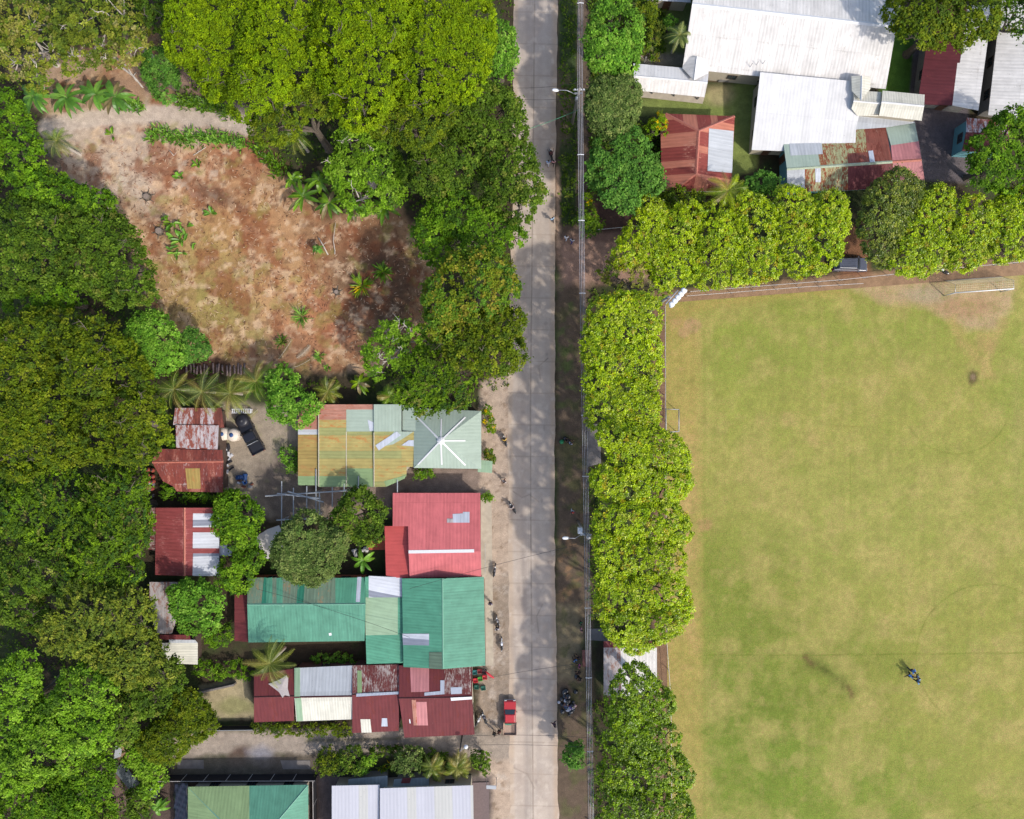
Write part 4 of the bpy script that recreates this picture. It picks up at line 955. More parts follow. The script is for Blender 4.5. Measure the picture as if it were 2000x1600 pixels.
for (x, y), pl in (((816, 908), ps), ((909, 861), pe), ((909, 909), ps), ((863, 908), ps), ((909, 815), pn), ((862, 818), pn), ((848, 849), pw), ((800, 800), pw)):
    q = pl.at(x, y, .04); c0 = G(*A0) + Vector((0, 0, .06)); m = MB(); d = q - c0; s = Vector((-d.y, d.x, 0)).normalized() * .085
    m.slab([c0 + s, c0 - s, q - s, q + s], .03); m.build('roof_rib', RIDGEW, b, world=True)
m = MB(); c0 = G(*A0); m.lathe((c0.x, c0.y, c0.z - .12), [(.5, 0), (.3, .14), (.05, .24)], 8); m.build('finial', RIDGEW, b, world=True)
walls(b, [(788, 795, 2.9), (938, 803, 2.9), (938, 912, 2.9), (810, 912, 2.9)], WALLC, .25)
b = bld('porch_canopy', 'tiny green square canopy at the corner of the star-ribbed roof', (948, 910), 'canopy')
roof(b, RP((933, 898, 2.5), (963, 900, 2.5), (933, 923, 2.3)), [(934, 898), (962, 901), (961, 924), (933, 922)], GREENLL)
for x, y in ((936, 901), (958, 903), (958, 920), (936, 919)):
    q = G(x, y, 2.3); m = MB(); m.box((q.x, q.y, 1.15), (.09, .09, 2.3)); m.build('post', WALLG, b, world=True)
# 16 red house
b = bld('red_roof_house', 'plain coral red gable roof with a long white ridge strip, by the road', (855, 1045), 'house')
q1 = RP((798, 1077, 4.3), (939, 1077, 4.3), (767, 963, 3.1)); q2 = RP((798, 1077, 4.3), (939, 1077, 4.3), (800, 1128, 3.4))
roof(b, q1, [(767, 963), (938, 963), (939, 1077), (798, 1077), (797, 1028), (767, 1028)], RED); roof(b, q2, [(798, 1077), (939, 1077), (940, 1126), (800, 1129)], RED)
q3 = RP((752, 1028, 2.9), (798, 1028, 3.2), (754, 1128, 2.9)); roof(b, q3, [(751, 1028), (797, 1027), (799, 1129), (754, 1128)], REDD, 'annex_roof')
m = MB(); P0, P1 = q1.at(798, 1075, .03), q1.at(926, 1073, .03); m.slab([P0, P1, P1 + Vector((0, -.38, .02)), P0 + Vector((0, -.38, .02))], .04); m.build('ridge_cap', RIDGEW, b, world=True)
roof(b, q1, [(884, 1004), (904, 1003), (904, 1000), (917, 1000), (917, 1021), (885, 1021)], SILVER, 'skylight', .02, .03); roof(b, q1, [(873, 1013), (885, 1013), (885, 1021), (873, 1021)], DUST, 'roof_patch', .02, .045)
walls(b, [(769, 966, 3.0), (936, 966, 3.0), (937, 1077, 4.2), (938, 1123, 3.3), (757, 1124, 2.8), (757, 1032, 2.8), (769, 1030, 3.0)], WALLC, .3)
# 17 west green house
b = bld('green_roof_house', 'long green roof with a brown-streaked upper half beside the coconut palm', (600, 1190), 'house')
j1 = RP((483, 1181, 3.9), (712, 1180, 3.9), (483, 1128, 2.9)); j2 = RP((483, 1181, 3.9), (712, 1180, 3.9), (485, 1254, 2.8))
for x0, x1, mm in ((483, 520, GREENB), (520, 532, GREEN), (532, 540, GREENB), (540, 552, GREEN), (552, 655, GREENB), (655, 714, GREEN)): roof(b, j1, [(x0, 1181), (x0, 1129), (x1, 1128), (x1, 1180)], mm)
roof(b, j2, [(483, 1181), (714, 1180), (712, 1252), (485, 1255)], GREENL); roof(b, j1, [(698, 1127), (706, 1127), (703, 1176), (695, 1176)], SILVER, 'skylight', .02, .03)
roof(b, j2, [(642, 1237), (647, 1236), (648, 1241), (643, 1242)], RIDGEW, 'roof_patch', .02, .03)
cap(b, [(483, 1181, 3.92), (713, 1180, 3.92)], .25, RIDGEG)
roof(b, RP((457, 1162, 2.4), (484, 1162, 2.6), (457, 1254, 2.4)), [(458, 1162), (484, 1162), (484, 1254), (458, 1252)], MAROON, 'lean_to_roof')
walls(b, [(486, 1131, 2.8), (710, 1131, 2.8), (710, 1249, 2.7), (488, 1251, 2.7)], WALLO, .15)
# 18 big green house
b = bld('green_roof_house', 'tall two-part green roof with a vertical ridge, beside the road', (835, 1215), 'house')
n1 = RP((864, 1130, 4.8), (864, 1306, 4.8), (785, 1130, 3.5)); n2 = RP((864, 1130, 4.8), (864, 1306, 4.8), (945, 1128, 3.4))
roof(b, n1, [(785, 1130), (864, 1130), (865, 1307), (788, 1303)], GREEN); roof(b, n2, [(864, 1130), (945, 1127), (948, 1300), (865, 1307)], GREENL)
roof(b, n1, [(786, 1238), (838, 1238), (838, 1261), (787, 1260)], ZSTRIPE, 'roof_patch', .02, .04); roof(b, n1, [(838, 1274), (863, 1274), (864, 1306), (838, 1305)], metal_roof('roof_grey_green', C(106, 130, 108), rust=.2, rustcol=C(120, 110, 90)), 'roof_patch', .02, .04)
cap(b, [(864, 1130, 4.82), (865, 1306, 4.82)], .22, RIDGEG)
n3 = RP((713, 1127, 3.2), (785, 1127, 3.0), (713, 1297, 3.1)); roof(b, n3, [(720, 1125), (785, 1128), (785, 1167), (720, 1167)], ZSTRIPE, 'lean_to_roof'); roof(b, n3, [(713, 1127), (720, 1127), (720, 1167), (713, 1167)], GREEN, 'lean_to_roof')
roof(b, n3, [(713, 1167), (777, 1167), (777, 1240), (714, 1241)], GREENLL, 'lean_to_roof'); roof(b, n3, [(777, 1167), (787, 1167), (787, 1240), (777, 1240)], GREEN, 'lean_to_roof'); roof(b, n3, [(714, 1241), (787, 1240), (787, 1295), (716, 1297)], GREEN, 'lean_to_roof')
walls(b, [(788, 1132, 3.2), (943, 1131, 3.2), (946, 1297, 3.2), (790, 1300, 3.2)], WALLC, .25); walls(b, [(716, 1130, 2.8), (784, 1130, 2.8), (784, 1294, 2.8), (718, 1294, 2.8)], WALLG, .2)
# 19 terrace of maroon roofs
b = bld('terrace_house', 'west end of the maroon terrace with a torn plastic sheet on its roof', (538, 1360), 'terraced house')
yy = 1362
def row(b, x0, x1, t0, t1, bt0, bt1, m1, m2, hr=3.7, he=2.8, yr=1362, wall=WALLD, xr0=None, xr1=None, bx0=None, bx1=None):
    A1 = RP((x0, yr, hr), (x1, yr - 2, hr), (x0, t0, he)); A2 = RP((x0, yr, hr), (x1, yr - 2, hr), (x0, bt0, he)); xb0, xb1 = bx0 or x0, bx1 or x1
    roof(b, A1, [(x0, yr), (x0, t0), (x1, t1), (x1, yr - 2)], m1); roof(b, A2, [(x0, yr), (x1, yr - 2), (xb1, bt1), (xb0, bt0)], m2)
    cap(b, [(x0, yr, hr + .02), (x1, yr - 2, hr + .02)], .24, RIDGEM)
    walls(b, [(x0 + 1, t0 + 3, he - .1), (x1 - 1, t1 + 3, he - .1), (x1 - 1, yr, hr - .15), (xb1 - 1, bt1 - 3, he - .1), (xb0 + 1, bt0 - 3, he - .1), (x0 + 1, yr, hr - .15)], wall, .06)
    return A1, A2
A1, A2 = row(b, 496, 574, 1318, 1306, 1411, 1408, MAROON, MAROON)
b = bld('terrace_house', 'pale grey-white roof in the middle of the maroon terrace', (632, 1355), 'terraced house')
A1, A2 = row(b, 575, 688, 1305, 1300, 1409, 1405, PALE, CREAM, bx0=579, bx1=690)
roof(b, A1, [(575, 1361), (575, 1305), (586, 1304), (586, 1361)], GREENLL, 'roof_patch', .02, .03); roof(b, A2, [(576, 1364), (588, 1363), (592, 1408), (580, 1409)], GREENLL, 'roof_patch', .02, .03)
b = bld('terrace_house', 'rust-peeled maroon roof east of the pale roof in the terrace', (735, 1365), 'terraced house')
A1, A2 = row(b, 688, 779, 1300, 1298, 1432, 1428, MAROONP, MAROON, yr=1357, hr=3.9)
roof(b, A1, [(696, 1355), (779, 1351), (779, 1356), (696, 1361)], SILVER, 'ridge_flashing', .02, .10); roof(b, A1, [(698, 1310), (706, 1310), (707, 1353), (698, 1354)], SAGEG, 'roof_patch', .02, .03)
roof(b, A2, [(704, 1405), (723, 1405), (726, 1431), (706, 1431)], CREAM, 'roof_patch', .02, .03); roof(b, A2, [(746, 1403), (756, 1403), (757, 1419), (745, 1419)], SILVER, 'roof_patch', .02, .03)
b = bld('terrace_house', 'east end of the maroon terrace with pink sheets and white patches', (850, 1370), 'terraced house')
A1, A2 = row(b, 779, 922, 1300, 1300, 1441, 1435, MAROON, MAROON, yr=1364, hr=4.3, he=3.1, bx0=790, bx1=927, wall=WALLC)
roof(b, A1, [(801, 1304), (838, 1304), (838, 1351), (803, 1352)], PINK, 'roof_patch', .02, .03); roof(b, A1, [(868, 1304), (920, 1302), (920, 1356), (868, 1356)], MAROONP, 'roof_patch', .02, .03, label='peeling white and maroon roof sheets')
roof(b, A1, [(829, 1353), (860, 1350), (860, 1329), (868, 1329), (868, 1356), (829, 1359)], SILVER, 'roof_patch', .02, .05); roof(b, A1, [(880, 1343), (902, 1342), (902, 1355), (881, 1356)], SHEETW, 'roof_patch', .02, .06)
roof(b, A2, [(813, 1371), (833, 1371), (836, 1417), (814, 1417)], PINK, 'roof_patch', .02, .03); roof(b, A2, [(804, 1367), (812, 1367), (815, 1417), (808, 1417)], SALMON, 'roof_patch', .02, .04); roof(b, A2, [(880, 1363), (922, 1361), (922, 1366), (881, 1369)], RIDGEW, 'roof_patch', .02, .09)
roof(b, A2, [(799, 1405), (801, 1405), (802, 1413), (800, 1413)], RIDGEW, 'roof_patch', .02, .04)
# 20 bottom green hip roof
b = bld('green_hip_house', 'green hip roof at the bottom edge, beside the black tarpaulin', (485, 1590), 'house')
U1, U2 = (440, 1612, 4.6), (535, 1612, 4.6)
w1 = RP(U1, U2, (367, 1535, 3.0)); roof(b, w1, [(440, 1612), (487, 1612), (487, 1535), (367, 1537)], SAGEG); roof(b, w1, [(487, 1612), (535, 1612), (602, 1533), (487, 1535)], GREENL)
w2 = RP(U1, (367, 1537, 3.0), (367, 1690, 3.0)); roof(b, w2, [(440, 1612), (367, 1537), (367, 1690)], SAGEG); w3 = RP(U2, (602, 1533, 3.0), (602, 1690, 3.0)); roof(b, w3, [(535, 1612), (602, 1533), (602, 1690)], GREENL)
w4 = RP(U1, U2, (367, 1690, 3.0)); roof(b, w4, [(440, 1612), (535, 1612), (602, 1690), (367, 1690)], GREENL)
for p_ in ([U1, U2], [U1, (368, 1538, 3.0)], [U2, (601, 1534, 3.0)]): cap(b, p_, .25, RIDGEG)
walls(b, [(370, 1540, 2.8), (600, 1537, 2.8), (600, 1687, 2.8), (370, 1687, 2.8)], WALLC, .3)
# 21, 22 white roofs
b = bld('white_roof_house', 'narrower striped white roof at the bottom edge, left of the wider one', (690, 1580), 'house')
y1 = RP((648, 1535, 3.4), (740, 1533, 3.4), (648, 1640, 3.9)); roof(b, y1, [(648, 1535), (741, 1533), (741, 1680), (648, 1680)], STRIPE)
walls(b, [(650, 1538, 3.0), (738, 1537, 3.0), (738, 1677, 3.0), (650, 1677, 3.0)], WALLC, .2)
b = bld('white_roof_house', 'wider striped white roof at the bottom edge, beside the brown tiles', (835, 1585), 'house')
y2 = RP((742, 1540, 3.8), (924, 1534, 3.8), (742, 1640, 4.4)); roof(b, y2, [(742, 1540), (924, 1534), (926, 1680), (742, 1680)], STRIPE)
walls(b, [(744, 1543, 3.4), (922, 1538, 3.4), (924, 1677, 3.4), (744, 1677, 3.4)], WALLC, .2)
b = bld('rear_shed', 'low grey-blue shed roof tucked behind the narrower white roof', (720, 1527), 'shed')
SH = metal_roof('roof_grey_blue', C(138, 148, 150), dirt=.2, row=30)
roof(b, RP((680, 1520, 2.2), (757, 1516, 2.2), (680, 1540, 2.4)), [(680, 1522), (757, 1515), (757, 1540), (680, 1540)], SH); walls(b, [(682, 1524, 2), (755, 1518, 2), (755, 1538, 2), (682, 1538, 2)], WALLG, .1, False)
b = bld('rear_shed', 'low grey shed roof with a maroon sheet behind the wider white roof', (800, 1530), 'shed')
r_ = RP((768, 1520, 2.2), (840, 1520, 2.2), (768, 1545, 2.5)); roof(b, r_, [(770, 1522), (838, 1518), (838, 1545), (765, 1545)], SH); roof(b, r_, [(786, 1520), (804, 1519), (800, 1530), (783, 1530)], MAROON, 'roof_patch', .02, .03); walls(b, [(772, 1525, 2), (835, 1522, 2), (835, 1542, 2), (770, 1542, 2)], WALLG, .1, False)

# ---------------- yard structures
def beam(m, a, b, w=.09): m.tube([G(*a), G(*b)], w / 2 * 1.2, 4)
b = thing('steel_frame', 'bare white steel beam frame of an unroofed shed in the yard', 'steel frame', G0(610, 985))
for i, (x, y0, y1) in enumerate([(550, 940, 1028), (573, 953, 1022), (599, 950, 1018), (617, 916, 1010), (624, 961, 1004), (649, 952, 990), (672, 945, 975), (700, 930, 960), (776, 937, 963)]):
    m = MB(); beam(m, (x, y0, 2.9), (x, y1, 2.9), .12); m.build('rafter', STEEL, b, world=True)
for a, c in (((518, 969, 3.0), (700, 957, 3.0)), ((540, 1016, 3.0), (640, 1012, 3.0)), ((541, 964, 3.1), (626, 974, 3.1)), ((562, 960, 3.15), (632, 981, 3.15))):
    m = MB(); beam(m, a, c, .14); m.build('purlin', STEEL, b, world=True)
for x, y in ((550, 966), (550, 1016), (617, 961), (617, 1008), (672, 958), (700, 958)):
    q = G(x, y, 2.9); m = MB(); m.box((q.x, q.y, 1.42), (.1, .1, 2.84)); m.build('post', STEEL, b, world=True)
def fence(name, label, pts, h, mat, cat='fence', gap=2.6, rails=(.98,), panel=None, r=.035, post=.045):
    P = [G0(x, y) for x, y in pts]; b = thing(name, label, cat, P[0]); m = MB(); pm = MB()
    for a, c in zip(P[:-1], P[1:]):
        for t in rails: m.tube([a + Vector((0, 0, h * t)), c + Vector((0, 0, h * t))], r, 5)
        if panel is not None:
            d = c - a; pm.box(tuple((a + c) / 2 + Vector((0, 0, h * .48))), (d.length, .03, h * .9), math.atan2(d.y, d.x))
    m.build('rail', mat, b, world=True)
    if panel is not None: pm.build('panel', panel, b, world=True)
    for a, c in zip(P[:-1], P[1:]):
        n = max(1, int((c - a).length / gap))
        for k in range(n):
            q = a.lerp(c, k / n); m = MB(); m.tube([q, q + Vector((0, 0, h))], post, 6); m.build('post', mat, b, world=True)
    return b
PIPE = paint('white_pipe', C(206, 200, 196), .5, var=.1); MESHY = paint('dark_screen', C(38, 36, 42), .8)
fence('pitch_fence', 'outer of the two pale pipe rails along the pitch, top side', [(1345, 572), (1640, 549), (1780, 534), (2060, 508)], 1.1, PIPE)
fence('pitch_fence', 'inner of the two pale pipe rails, shorter, top side', [(1340, 580), (1560, 563), (1680, 556)], .9, PIPE)
fence('pitch_fence', 'long pale pipe rail down the west touchline of the pitch', [(1296, 600), (1297, 900), (1299, 1250), (1307, 1360), (1309, 1640)], 1.1, PIPE)
fence('boundary_fence', 'white-topped black screen fence north of the green hip roof', [(322, 1513), (622, 1512)], 1.8, PIPE, panel=MESHY)
fence('boundary_fence', 'black screen fence between the green hip roof and the white roofs', [(618, 1514), (620, 1700)], 1.8, PIPE, panel=MESHY)
fence('wire_fence', 'dark lattice fence at the end of the small dry yard', [(430, 1418), (500, 1417)], 1.4, STEEL, panel=MESHY)
fence('wire_fence', 'low pipe rail beside the school path under the trees', [(1165, 452), (1260, 443)], .9, PIPE)
fence('wire_fence', 'hand rail outside the coral red house', [(948, 1060), (948, 1118)], .9, STEEL, gap=.35, post=.015, r=.02)
m = MB(); P = [G0(*p, .9) for p in ((365, 1357), (400, 1347), (440, 1338), (462, 1333))]
for a, c in zip(P[:-1], P[1:]): d = c - a; m.box(tuple((a + c) / 2 + Vector((0, 0, -.45))), (d.length, .22, .95), math.atan2(d.y, d.x))
tag(m.build('garden_wall', GREYC), 'crumbling grey wall slanting across the dry yard', 'wall')
for (a, c, lab) in (((229, 1498), (262, 1538), 'leaning grey metal sheet standing by the forest edge'), ((293, 1553), (304, 1526), 'short white-edged metal sheet left of the black tarpaulin')):
    A, D = G0(*a), G0(*c); d = D - A; m = MB(); s = Vector((-d.y, d.x, 0)).normalized()
    if s.x < 0: s = -s
    m.slab([A + Vector((0, 0, .9)), D + Vector((0, 0, .9)), D + s * .9 + Vector((0, 0, .05)), A + s * .9 + Vector((0, 0, .05))], .03); tag(m.build('metal_sheet', SH), lab, 'metal sheet')
m = MB(); A = [G(*p, .5) for p in ((226, 1457), (238, 1460), (236, 1478), (222, 1482))]; m.slab(A, .06); tag(m.build('metal_sheet', PALE), 'small pale sheet lying on bare soil at the forest edge', 'metal sheet')
# black tarpaulin with folds
q = QB(); Qs = []; n1_, n2_ = 8, 24
def tp(i, j):
    x = 340 + 27 * i / n1_; y = 1529 + 110 * j / n2_; zz = 1.6 + .5 * (i / n1_) + .10 * math.sin(i * 1.7 + j * .9) + .06 * math.sin(j * 2.3 - i)
    return tuple(G(x + (i == 0) * math.sin(j) * 1.2, y, zz))
V = [tp(i, j) for j in range(n2_ + 1) for i in range(n1_ + 1)]; F = [(j * (n1_ + 1) + i, j * (n1_ + 1) + i + 1, (j + 1) * (n1_ + 1) + i + 1, (j + 1) * (n1_ + 1) + i) for j in range(n2_) for i in range(n1_)]
m = MB(); m.add(V, F); o = m.build('tarpaulin', paint('black_plastic', (.012, .012, .02), .28, spec=.7, var=.1), smooth=True); o.modifiers.new('t', 'SOLIDIFY').thickness = .03
tag(o, 'creased shiny black tarpaulin along the left side of the green hip roof', 'tarpaulin')
# torn plastic sheet on the terrace
pl_ = RP((496, 1362, 3.7), (574, 1360, 3.7), (496, 1318, 2.8)); rr = random.Random(4)
pts = [(524, 1336), (545, 1328), (560, 1319), (563, 1325), (562, 1345), (566, 1360), (556, 1358), (552, 1363), (545, 1352), (536, 1345)]
m = MB(); c0 = pl_.at(550, 1340, .2); ring = [pl_.at(x, y, .07 + rr.uniform(0, .12)) for x, y in pts]; m.add([c0] + ring, [(0, i + 1, (i + 1) % len(ring) + 1) for i in range(len(ring))]); o = m.build('plastic_sheet', paint('torn_plastic', C(214, 200, 192), .6, var=.2, scale=14)); o.modifiers.new('t', 'SOLIDIFY').thickness = .02
tag(o, 'torn whitish plastic sheet lying on the maroon roof by the coconut palm', 'plastic sheet')
# ================================================================ trees and plants, west side
# top left scrub
tree('scrub_tree', 'thin olive scrub tree with pale bare branches in the top left corner', [(40, 40, 60), (20, 110, 45), (90, 90, 40), (70, 150, 30)], 8, 'dry', 'broad', dens=.75, bark=PALEBARK, bare=2)
tree('scrub_tree', 'olive-brown scrub tree at the top edge, second from the left', [(150, 30, 60), (130, 100, 42), (190, 80, 38)], 9, 'olive', 'broad', dens=.8, bark=PALEBARK, bare=2)
tree('scrub_tree', 'olive scrub tree with long white limbs above the banana row', [(240, 30, 52), (260, 85, 30), (225, 110, 30)], 9, 'dry', 'broad', dens=.7, bark=PALEBARK, bare=4)
tree('round_tree', 'small dense blue-green tree beside the start of the dirt track', [(305, 118, 32), (313, 150, 34), (320, 182, 22), (296, 140, 24)], 5.5, 'teal', 'fine')
tree('leafy_tree', 'dark green tree at the top edge behind the pale-limbed scrub tree', [(290, -10, 36), (305, 35, 26)], 9, 'deep', 'broad', bare=2)
# the huge lime canopy
tree('canopy_tree', 'westernmost crown of the huge lime-green canopy at the top', [(390, 60, 72), (440, 125, 62), (365, 10, 50), (450, 30, 62), (345, 90, 28), (420, 165, 30)], 14, 'lime', 'fine', flat=.42, bare=4)
tree('canopy_tree', 'second lime-green crown from the west, above the curved end of the track', [(540, 60, 82), (520, 140, 66), (485, 190, 48), (560, -20, 60), (600, 120, 60)], 16, 'lime', 'fine', flat=.42, bare=6)
tree('canopy_tree', 'lime crown with a dead branch over the dark gap, middle of the canopy', [(545, 240, 40), (510, 250, 32), (580, 185, 36), (640, 180, 46), (610, 205, 24)], 15, 'moss', 'fine', flat=.45, bare=7)
tree('canopy_tree', 'broadest lime-green crown at the top centre', [(690, 30, 82), (720, 110, 80), (700, 190, 62), (650, 90, 50), (760, -10, 60)], 17, 'lime', 'fine', flat=.42, bare=8)
tree('canopy_tree', 'lime-green crown nearest the road, at the top', [(860, 40, 76), (840, 120, 72), (900, 150, 48), (920, 70, 50), (900, -10, 60), (820, 180, 44)], 16, 'lime', 'fine', flat=.42, bare=6)
tree('canopy_tree', 'south-east lobe of the lime canopy above the dark roadside trees', [(790, 220, 58), (850, 210, 46), (745, 230, 40), (815, 260, 34)], 15, 'moss', 'fine', flat=.45, bare=6)
tree('leafy_tree', 'small bright green tree beside the road at the top', [(975, 70, 36), (988, 110, 27), (962, 120, 27), (985, 140, 18)], 9, 'bright', 'broad')
# dark roadside trees
tree('leafy_tree', 'dark green roadside tree just below the small bright tree', [(940, 200, 58), (985, 205, 38), (900, 230, 46), (1002, 250, 32), (955, 255, 40)], 12, 'deep', 'broad', bare=2)
tree('leafy_tree', 'dark green tree south of the lime canopy, away from the road', [(850, 300, 54), (895, 300, 48), (820, 340, 40), (870, 350, 44)], 11, 'deep', 'broad', bare=2)
tree('leafy_tree', 'dark green tree whose branches reach farthest over the road', [(980, 310, 54), (1025, 340, 36), (1040, 370, 28), (985, 370, 48), (1015, 405, 34), (1008, 300, 40)], 11, 'deep', 'broad', flat=.55)
tree('leafy_tree', 'dark green tree between the clearing and the road, with yellow-green tips', [(880, 410, 54), (835, 450, 36), (930, 430, 48), (970, 450, 38), (850, 490, 34), (1000, 460, 28), (930, 480, 36)], 10, 'mid', 'broad')
tree('leafy_tree', 'bright mid green tree over the banana plants at the clearing edge', [(700, 290, 46), (745, 320, 44), (690, 345, 48), (755, 370, 38), (660, 330, 30), (700, 385, 36), (680, 265, 28)], 8.5, 'light', 'broad', bare=4, bark=PALEBARK)
tree('leafy_tree', 'rust-tinged olive tree halfway down the clearing beside the road', [(905, 530, 48), (865, 575, 46), (950, 520, 44), (985, 560, 36), (930, 590, 46), (862, 630, 38), (850, 590, 30)], 14, 'rusty', 'broad')
tree('leafy_tree', 'yellowish green tree bulging over the road below the rust-tinged one', [(965, 640, 50), (1000, 690, 34), (915, 650, 46), (1003, 625, 28), (960, 700, 40), (905, 690, 34), (880, 665, 30)], 13, 'moss', 'broad', bare=2)
tree('feathery_tree', 'bright feathery tree leaning over the star-ribbed roof', [(850, 745, 42), (830, 785, 30), (885, 765, 42), (868, 710, 34), (905, 730, 30), (815, 712, 30), (812, 750, 28), (790, 770, 20)], 9, 'feather', 'spray', dens=1.3)
tree('thin_tree', 'sparse pale green tree with grey twisting branches by the clearing', [(755, 655, 30), (728, 690, 24), (790, 695, 24), (735, 722, 22), (800, 645, 20), (775, 640, 22), (760, 700, 24), (820, 665, 26), (800, 690, 24)], 7.5, 'light', 'broad', dens=.75, bark=PALEBARK, bare=5)
tree('leafy_tree', 'bright round tree at the north-west corner of the mossy roof', [(550, 745, 34), (562, 775, 32), (598, 795, 30), (545, 795, 28), (580, 815, 22)], 7, 'bright', 'broad')
# west forest
tree('forest_tree', 'yellow-green tree at the left edge below the banana row', [(20, 250, 46), (30, 310, 52), (0, 200, 36), (-10, 290, 50)], 12, 'mid', 'broad')
tree('forest_tree', 'light green tree reaching into the clearing shade, left side', [(90, 370, 46), (50, 360, 44), (140, 385, 34), (190, 395, 30), (215, 410, 20)], 11, 'mid', 'broad')
tree('forest_tree', 'broad green crown at the left edge, level with the fallen fronds', [(30, 440, 70), (90, 450, 60), (10, 520, 60), (70, 520, 50)], 13, 'deep', 'broad', bare=2)
tree('forest_tree', 'large green crown bordering the west side of the clearing', [(170, 440, 62), (220, 480, 56), (160, 510, 60), (255, 530, 44), (225, 560, 48), (275, 570, 26)], 13, 'deep', 'broad', bare=4)
tree('forest_tree', 'dark green tree between two olive crowns at the left edge', [(90, 575, 40), (40, 590, 44), (130, 570, 36)], 10, 'mid', 'broad')
tree('forest_tree', 'lime-green rounded tree at the south-west corner of the clearing', [(300, 640, 36), (290, 680, 40), (325, 690, 34), (280, 625, 24), (305, 710, 26), (262, 655, 24)], 8, 'bright', 'fine')
tree('forest_tree', 'small teal-green tree beside the lime-green rounded one', [(375, 672, 26), (392, 685, 18), (360, 690, 20), (372, 655, 16)], 6, 'teal', 'fine')
tree('forest_tree', 'olive crown at the left edge, north of the biggest olive crown', [(50, 660, 66), (110, 650, 52), (30, 730, 60), (0, 680, 50)], 14, 'moss', 'broad', bare=2)
tree('forest_tree', 'olive crown nearest the dark hollow in the forest', [(180, 670, 56), (230, 720, 52), (170, 740, 60), (130, 700, 50), (270, 750, 30)], 14, 'moss', 'broad', bare=5)
tree('forest_tree', 'biggest olive crown, west of the rusty shack', [(210, 810, 68), (270, 800, 50), (160, 850, 62), (240, 860, 50), (300, 845, 34), (270, 880, 30)], 14, 'moss', 'broad', bare=5)
tree('forest_tree', 'moss green crown at the left edge, level with the rusty shack', [(50, 810, 70), (100, 860, 60), (30, 890, 60), (90, 780, 50), (0, 830, 50)], 14, 'moss', 'broad', bare=3)
tree('feathery_tree', 'feathery green crown left of the striped red and white roof', [(230, 960, 54), (240, 1020, 54), (190, 990, 60), (255, 1060, 32), (205, 1060, 46), (262, 940, 26)], 12, 'feather', 'spray', dens=1.3, bare=3)
tree('feathery_tree', 'dense feathery crown at the left edge, level with the striped roof', [(100, 960, 62), (50, 1000, 60), (120, 1040, 60), (40, 940, 46), (0, 1000, 50)], 12, 'feather', 'spray', dens=1.3)
tree('forest_tree', 'dark crown at the left edge below the feathery trees', [(40, 1100, 64), (100, 1120, 50), (20, 1180, 50), (60, 1210, 34)], 11, 'deep', 'broad', bare=2)
tree('feathery_tree', 'feathery crown fringing the dark hollow beside the dusty shed', [(190, 1120, 48), (230, 1110, 40), (150, 1110, 48), (255, 1120, 26), (180, 1080, 30)], 11, 'feather', 'spray', dens=1.2)
tree('forest_tree', 'golden olive crown left of the dusty shed', [(150, 1190, 52), (200, 1200, 52), (250, 1190, 44), (110, 1240, 44), (180, 1250, 52), (270, 1220, 34)], 12, 'olive', 'spray', dens=1.2)
tree('forest_tree', 'olive crown touching the cream corrugated roof', [(260, 1265, 44), (215, 1290, 48), (290, 1290, 34), (240, 1320, 34), (315, 1320, 26)], 11, 'olive', 'broad')
tree('forest_tree', 'dark green tree below the cream corrugated roof', [(290, 1335, 40), (325, 1310, 28), (265, 1370, 42), (305, 1370, 30), (240, 1390, 36), (230, 1430, 36), (340, 1335, 22)], 9, 'deep', 'broad', bare=2)
tree('forest_tree', 'light green crown with a vertical bare trunk beside it, lower left', [(150, 1350, 52), (180, 1400, 48), (120, 1400, 52), (160, 1440, 44), (200, 1350, 30), (190, 1440, 30)], 12, 'light', 'broad')
tree('forest_tree', 'pale green crown at the left edge, lower left', [(20, 1340, 54), (30, 1400, 54), (0, 1460, 50), (40, 1300, 30)], 12, 'light', 'broad', bare=2)
tree('forest_tree', 'brightest light green crown of the lower left corner', [(70, 1470, 60), (120, 1480, 42), (40, 1500, 50), (60, 1430, 48), (10, 1520, 40)], 12, 'light', 'broad')
tree('forest_tree', 'mixed green thicket tree in the bottom left corner', [(40, 1570, 52), (100, 1560, 46), (0, 1600, 46), (60, 1620, 46), (130, 1590, 40)], 10, 'mid', 'broad')
tree('forest_tree', 'mid green thicket tree at the bottom edge, second from the left', [(150, 1520, 40), (185, 1500, 36), (190, 1550, 36), (150, 1590, 40), (190, 1610, 34), (120, 1530, 34)], 9, 'mid', 'broad', bare=2)
tree('fine_leaf_tree', 'soft yellow-green bushy tree at the west end of the gravel alley', [(370, 1400, 40), (340, 1430, 44), (395, 1420, 28), (310, 1460, 36), (360, 1370, 26), (285, 1450, 24), (330, 1475, 24)], 5.5, 'moss', 'fine', dens=1.2)
tree('leafy_tree', 'small green tree between the two leaning metal sheets', [(290, 1500, 26), (275, 1475, 22), (300, 1525, 22), (285, 1545, 18), (255, 1480, 20)], 4.5, 'light', 'broad')
tree('leafy_tree', 'small dark green tree beside bare soil at the bottom edge', [(265, 1560, 22), (270, 1590, 20), (205, 1600, 30)], 4, 'deep', 'broad', bare=2)
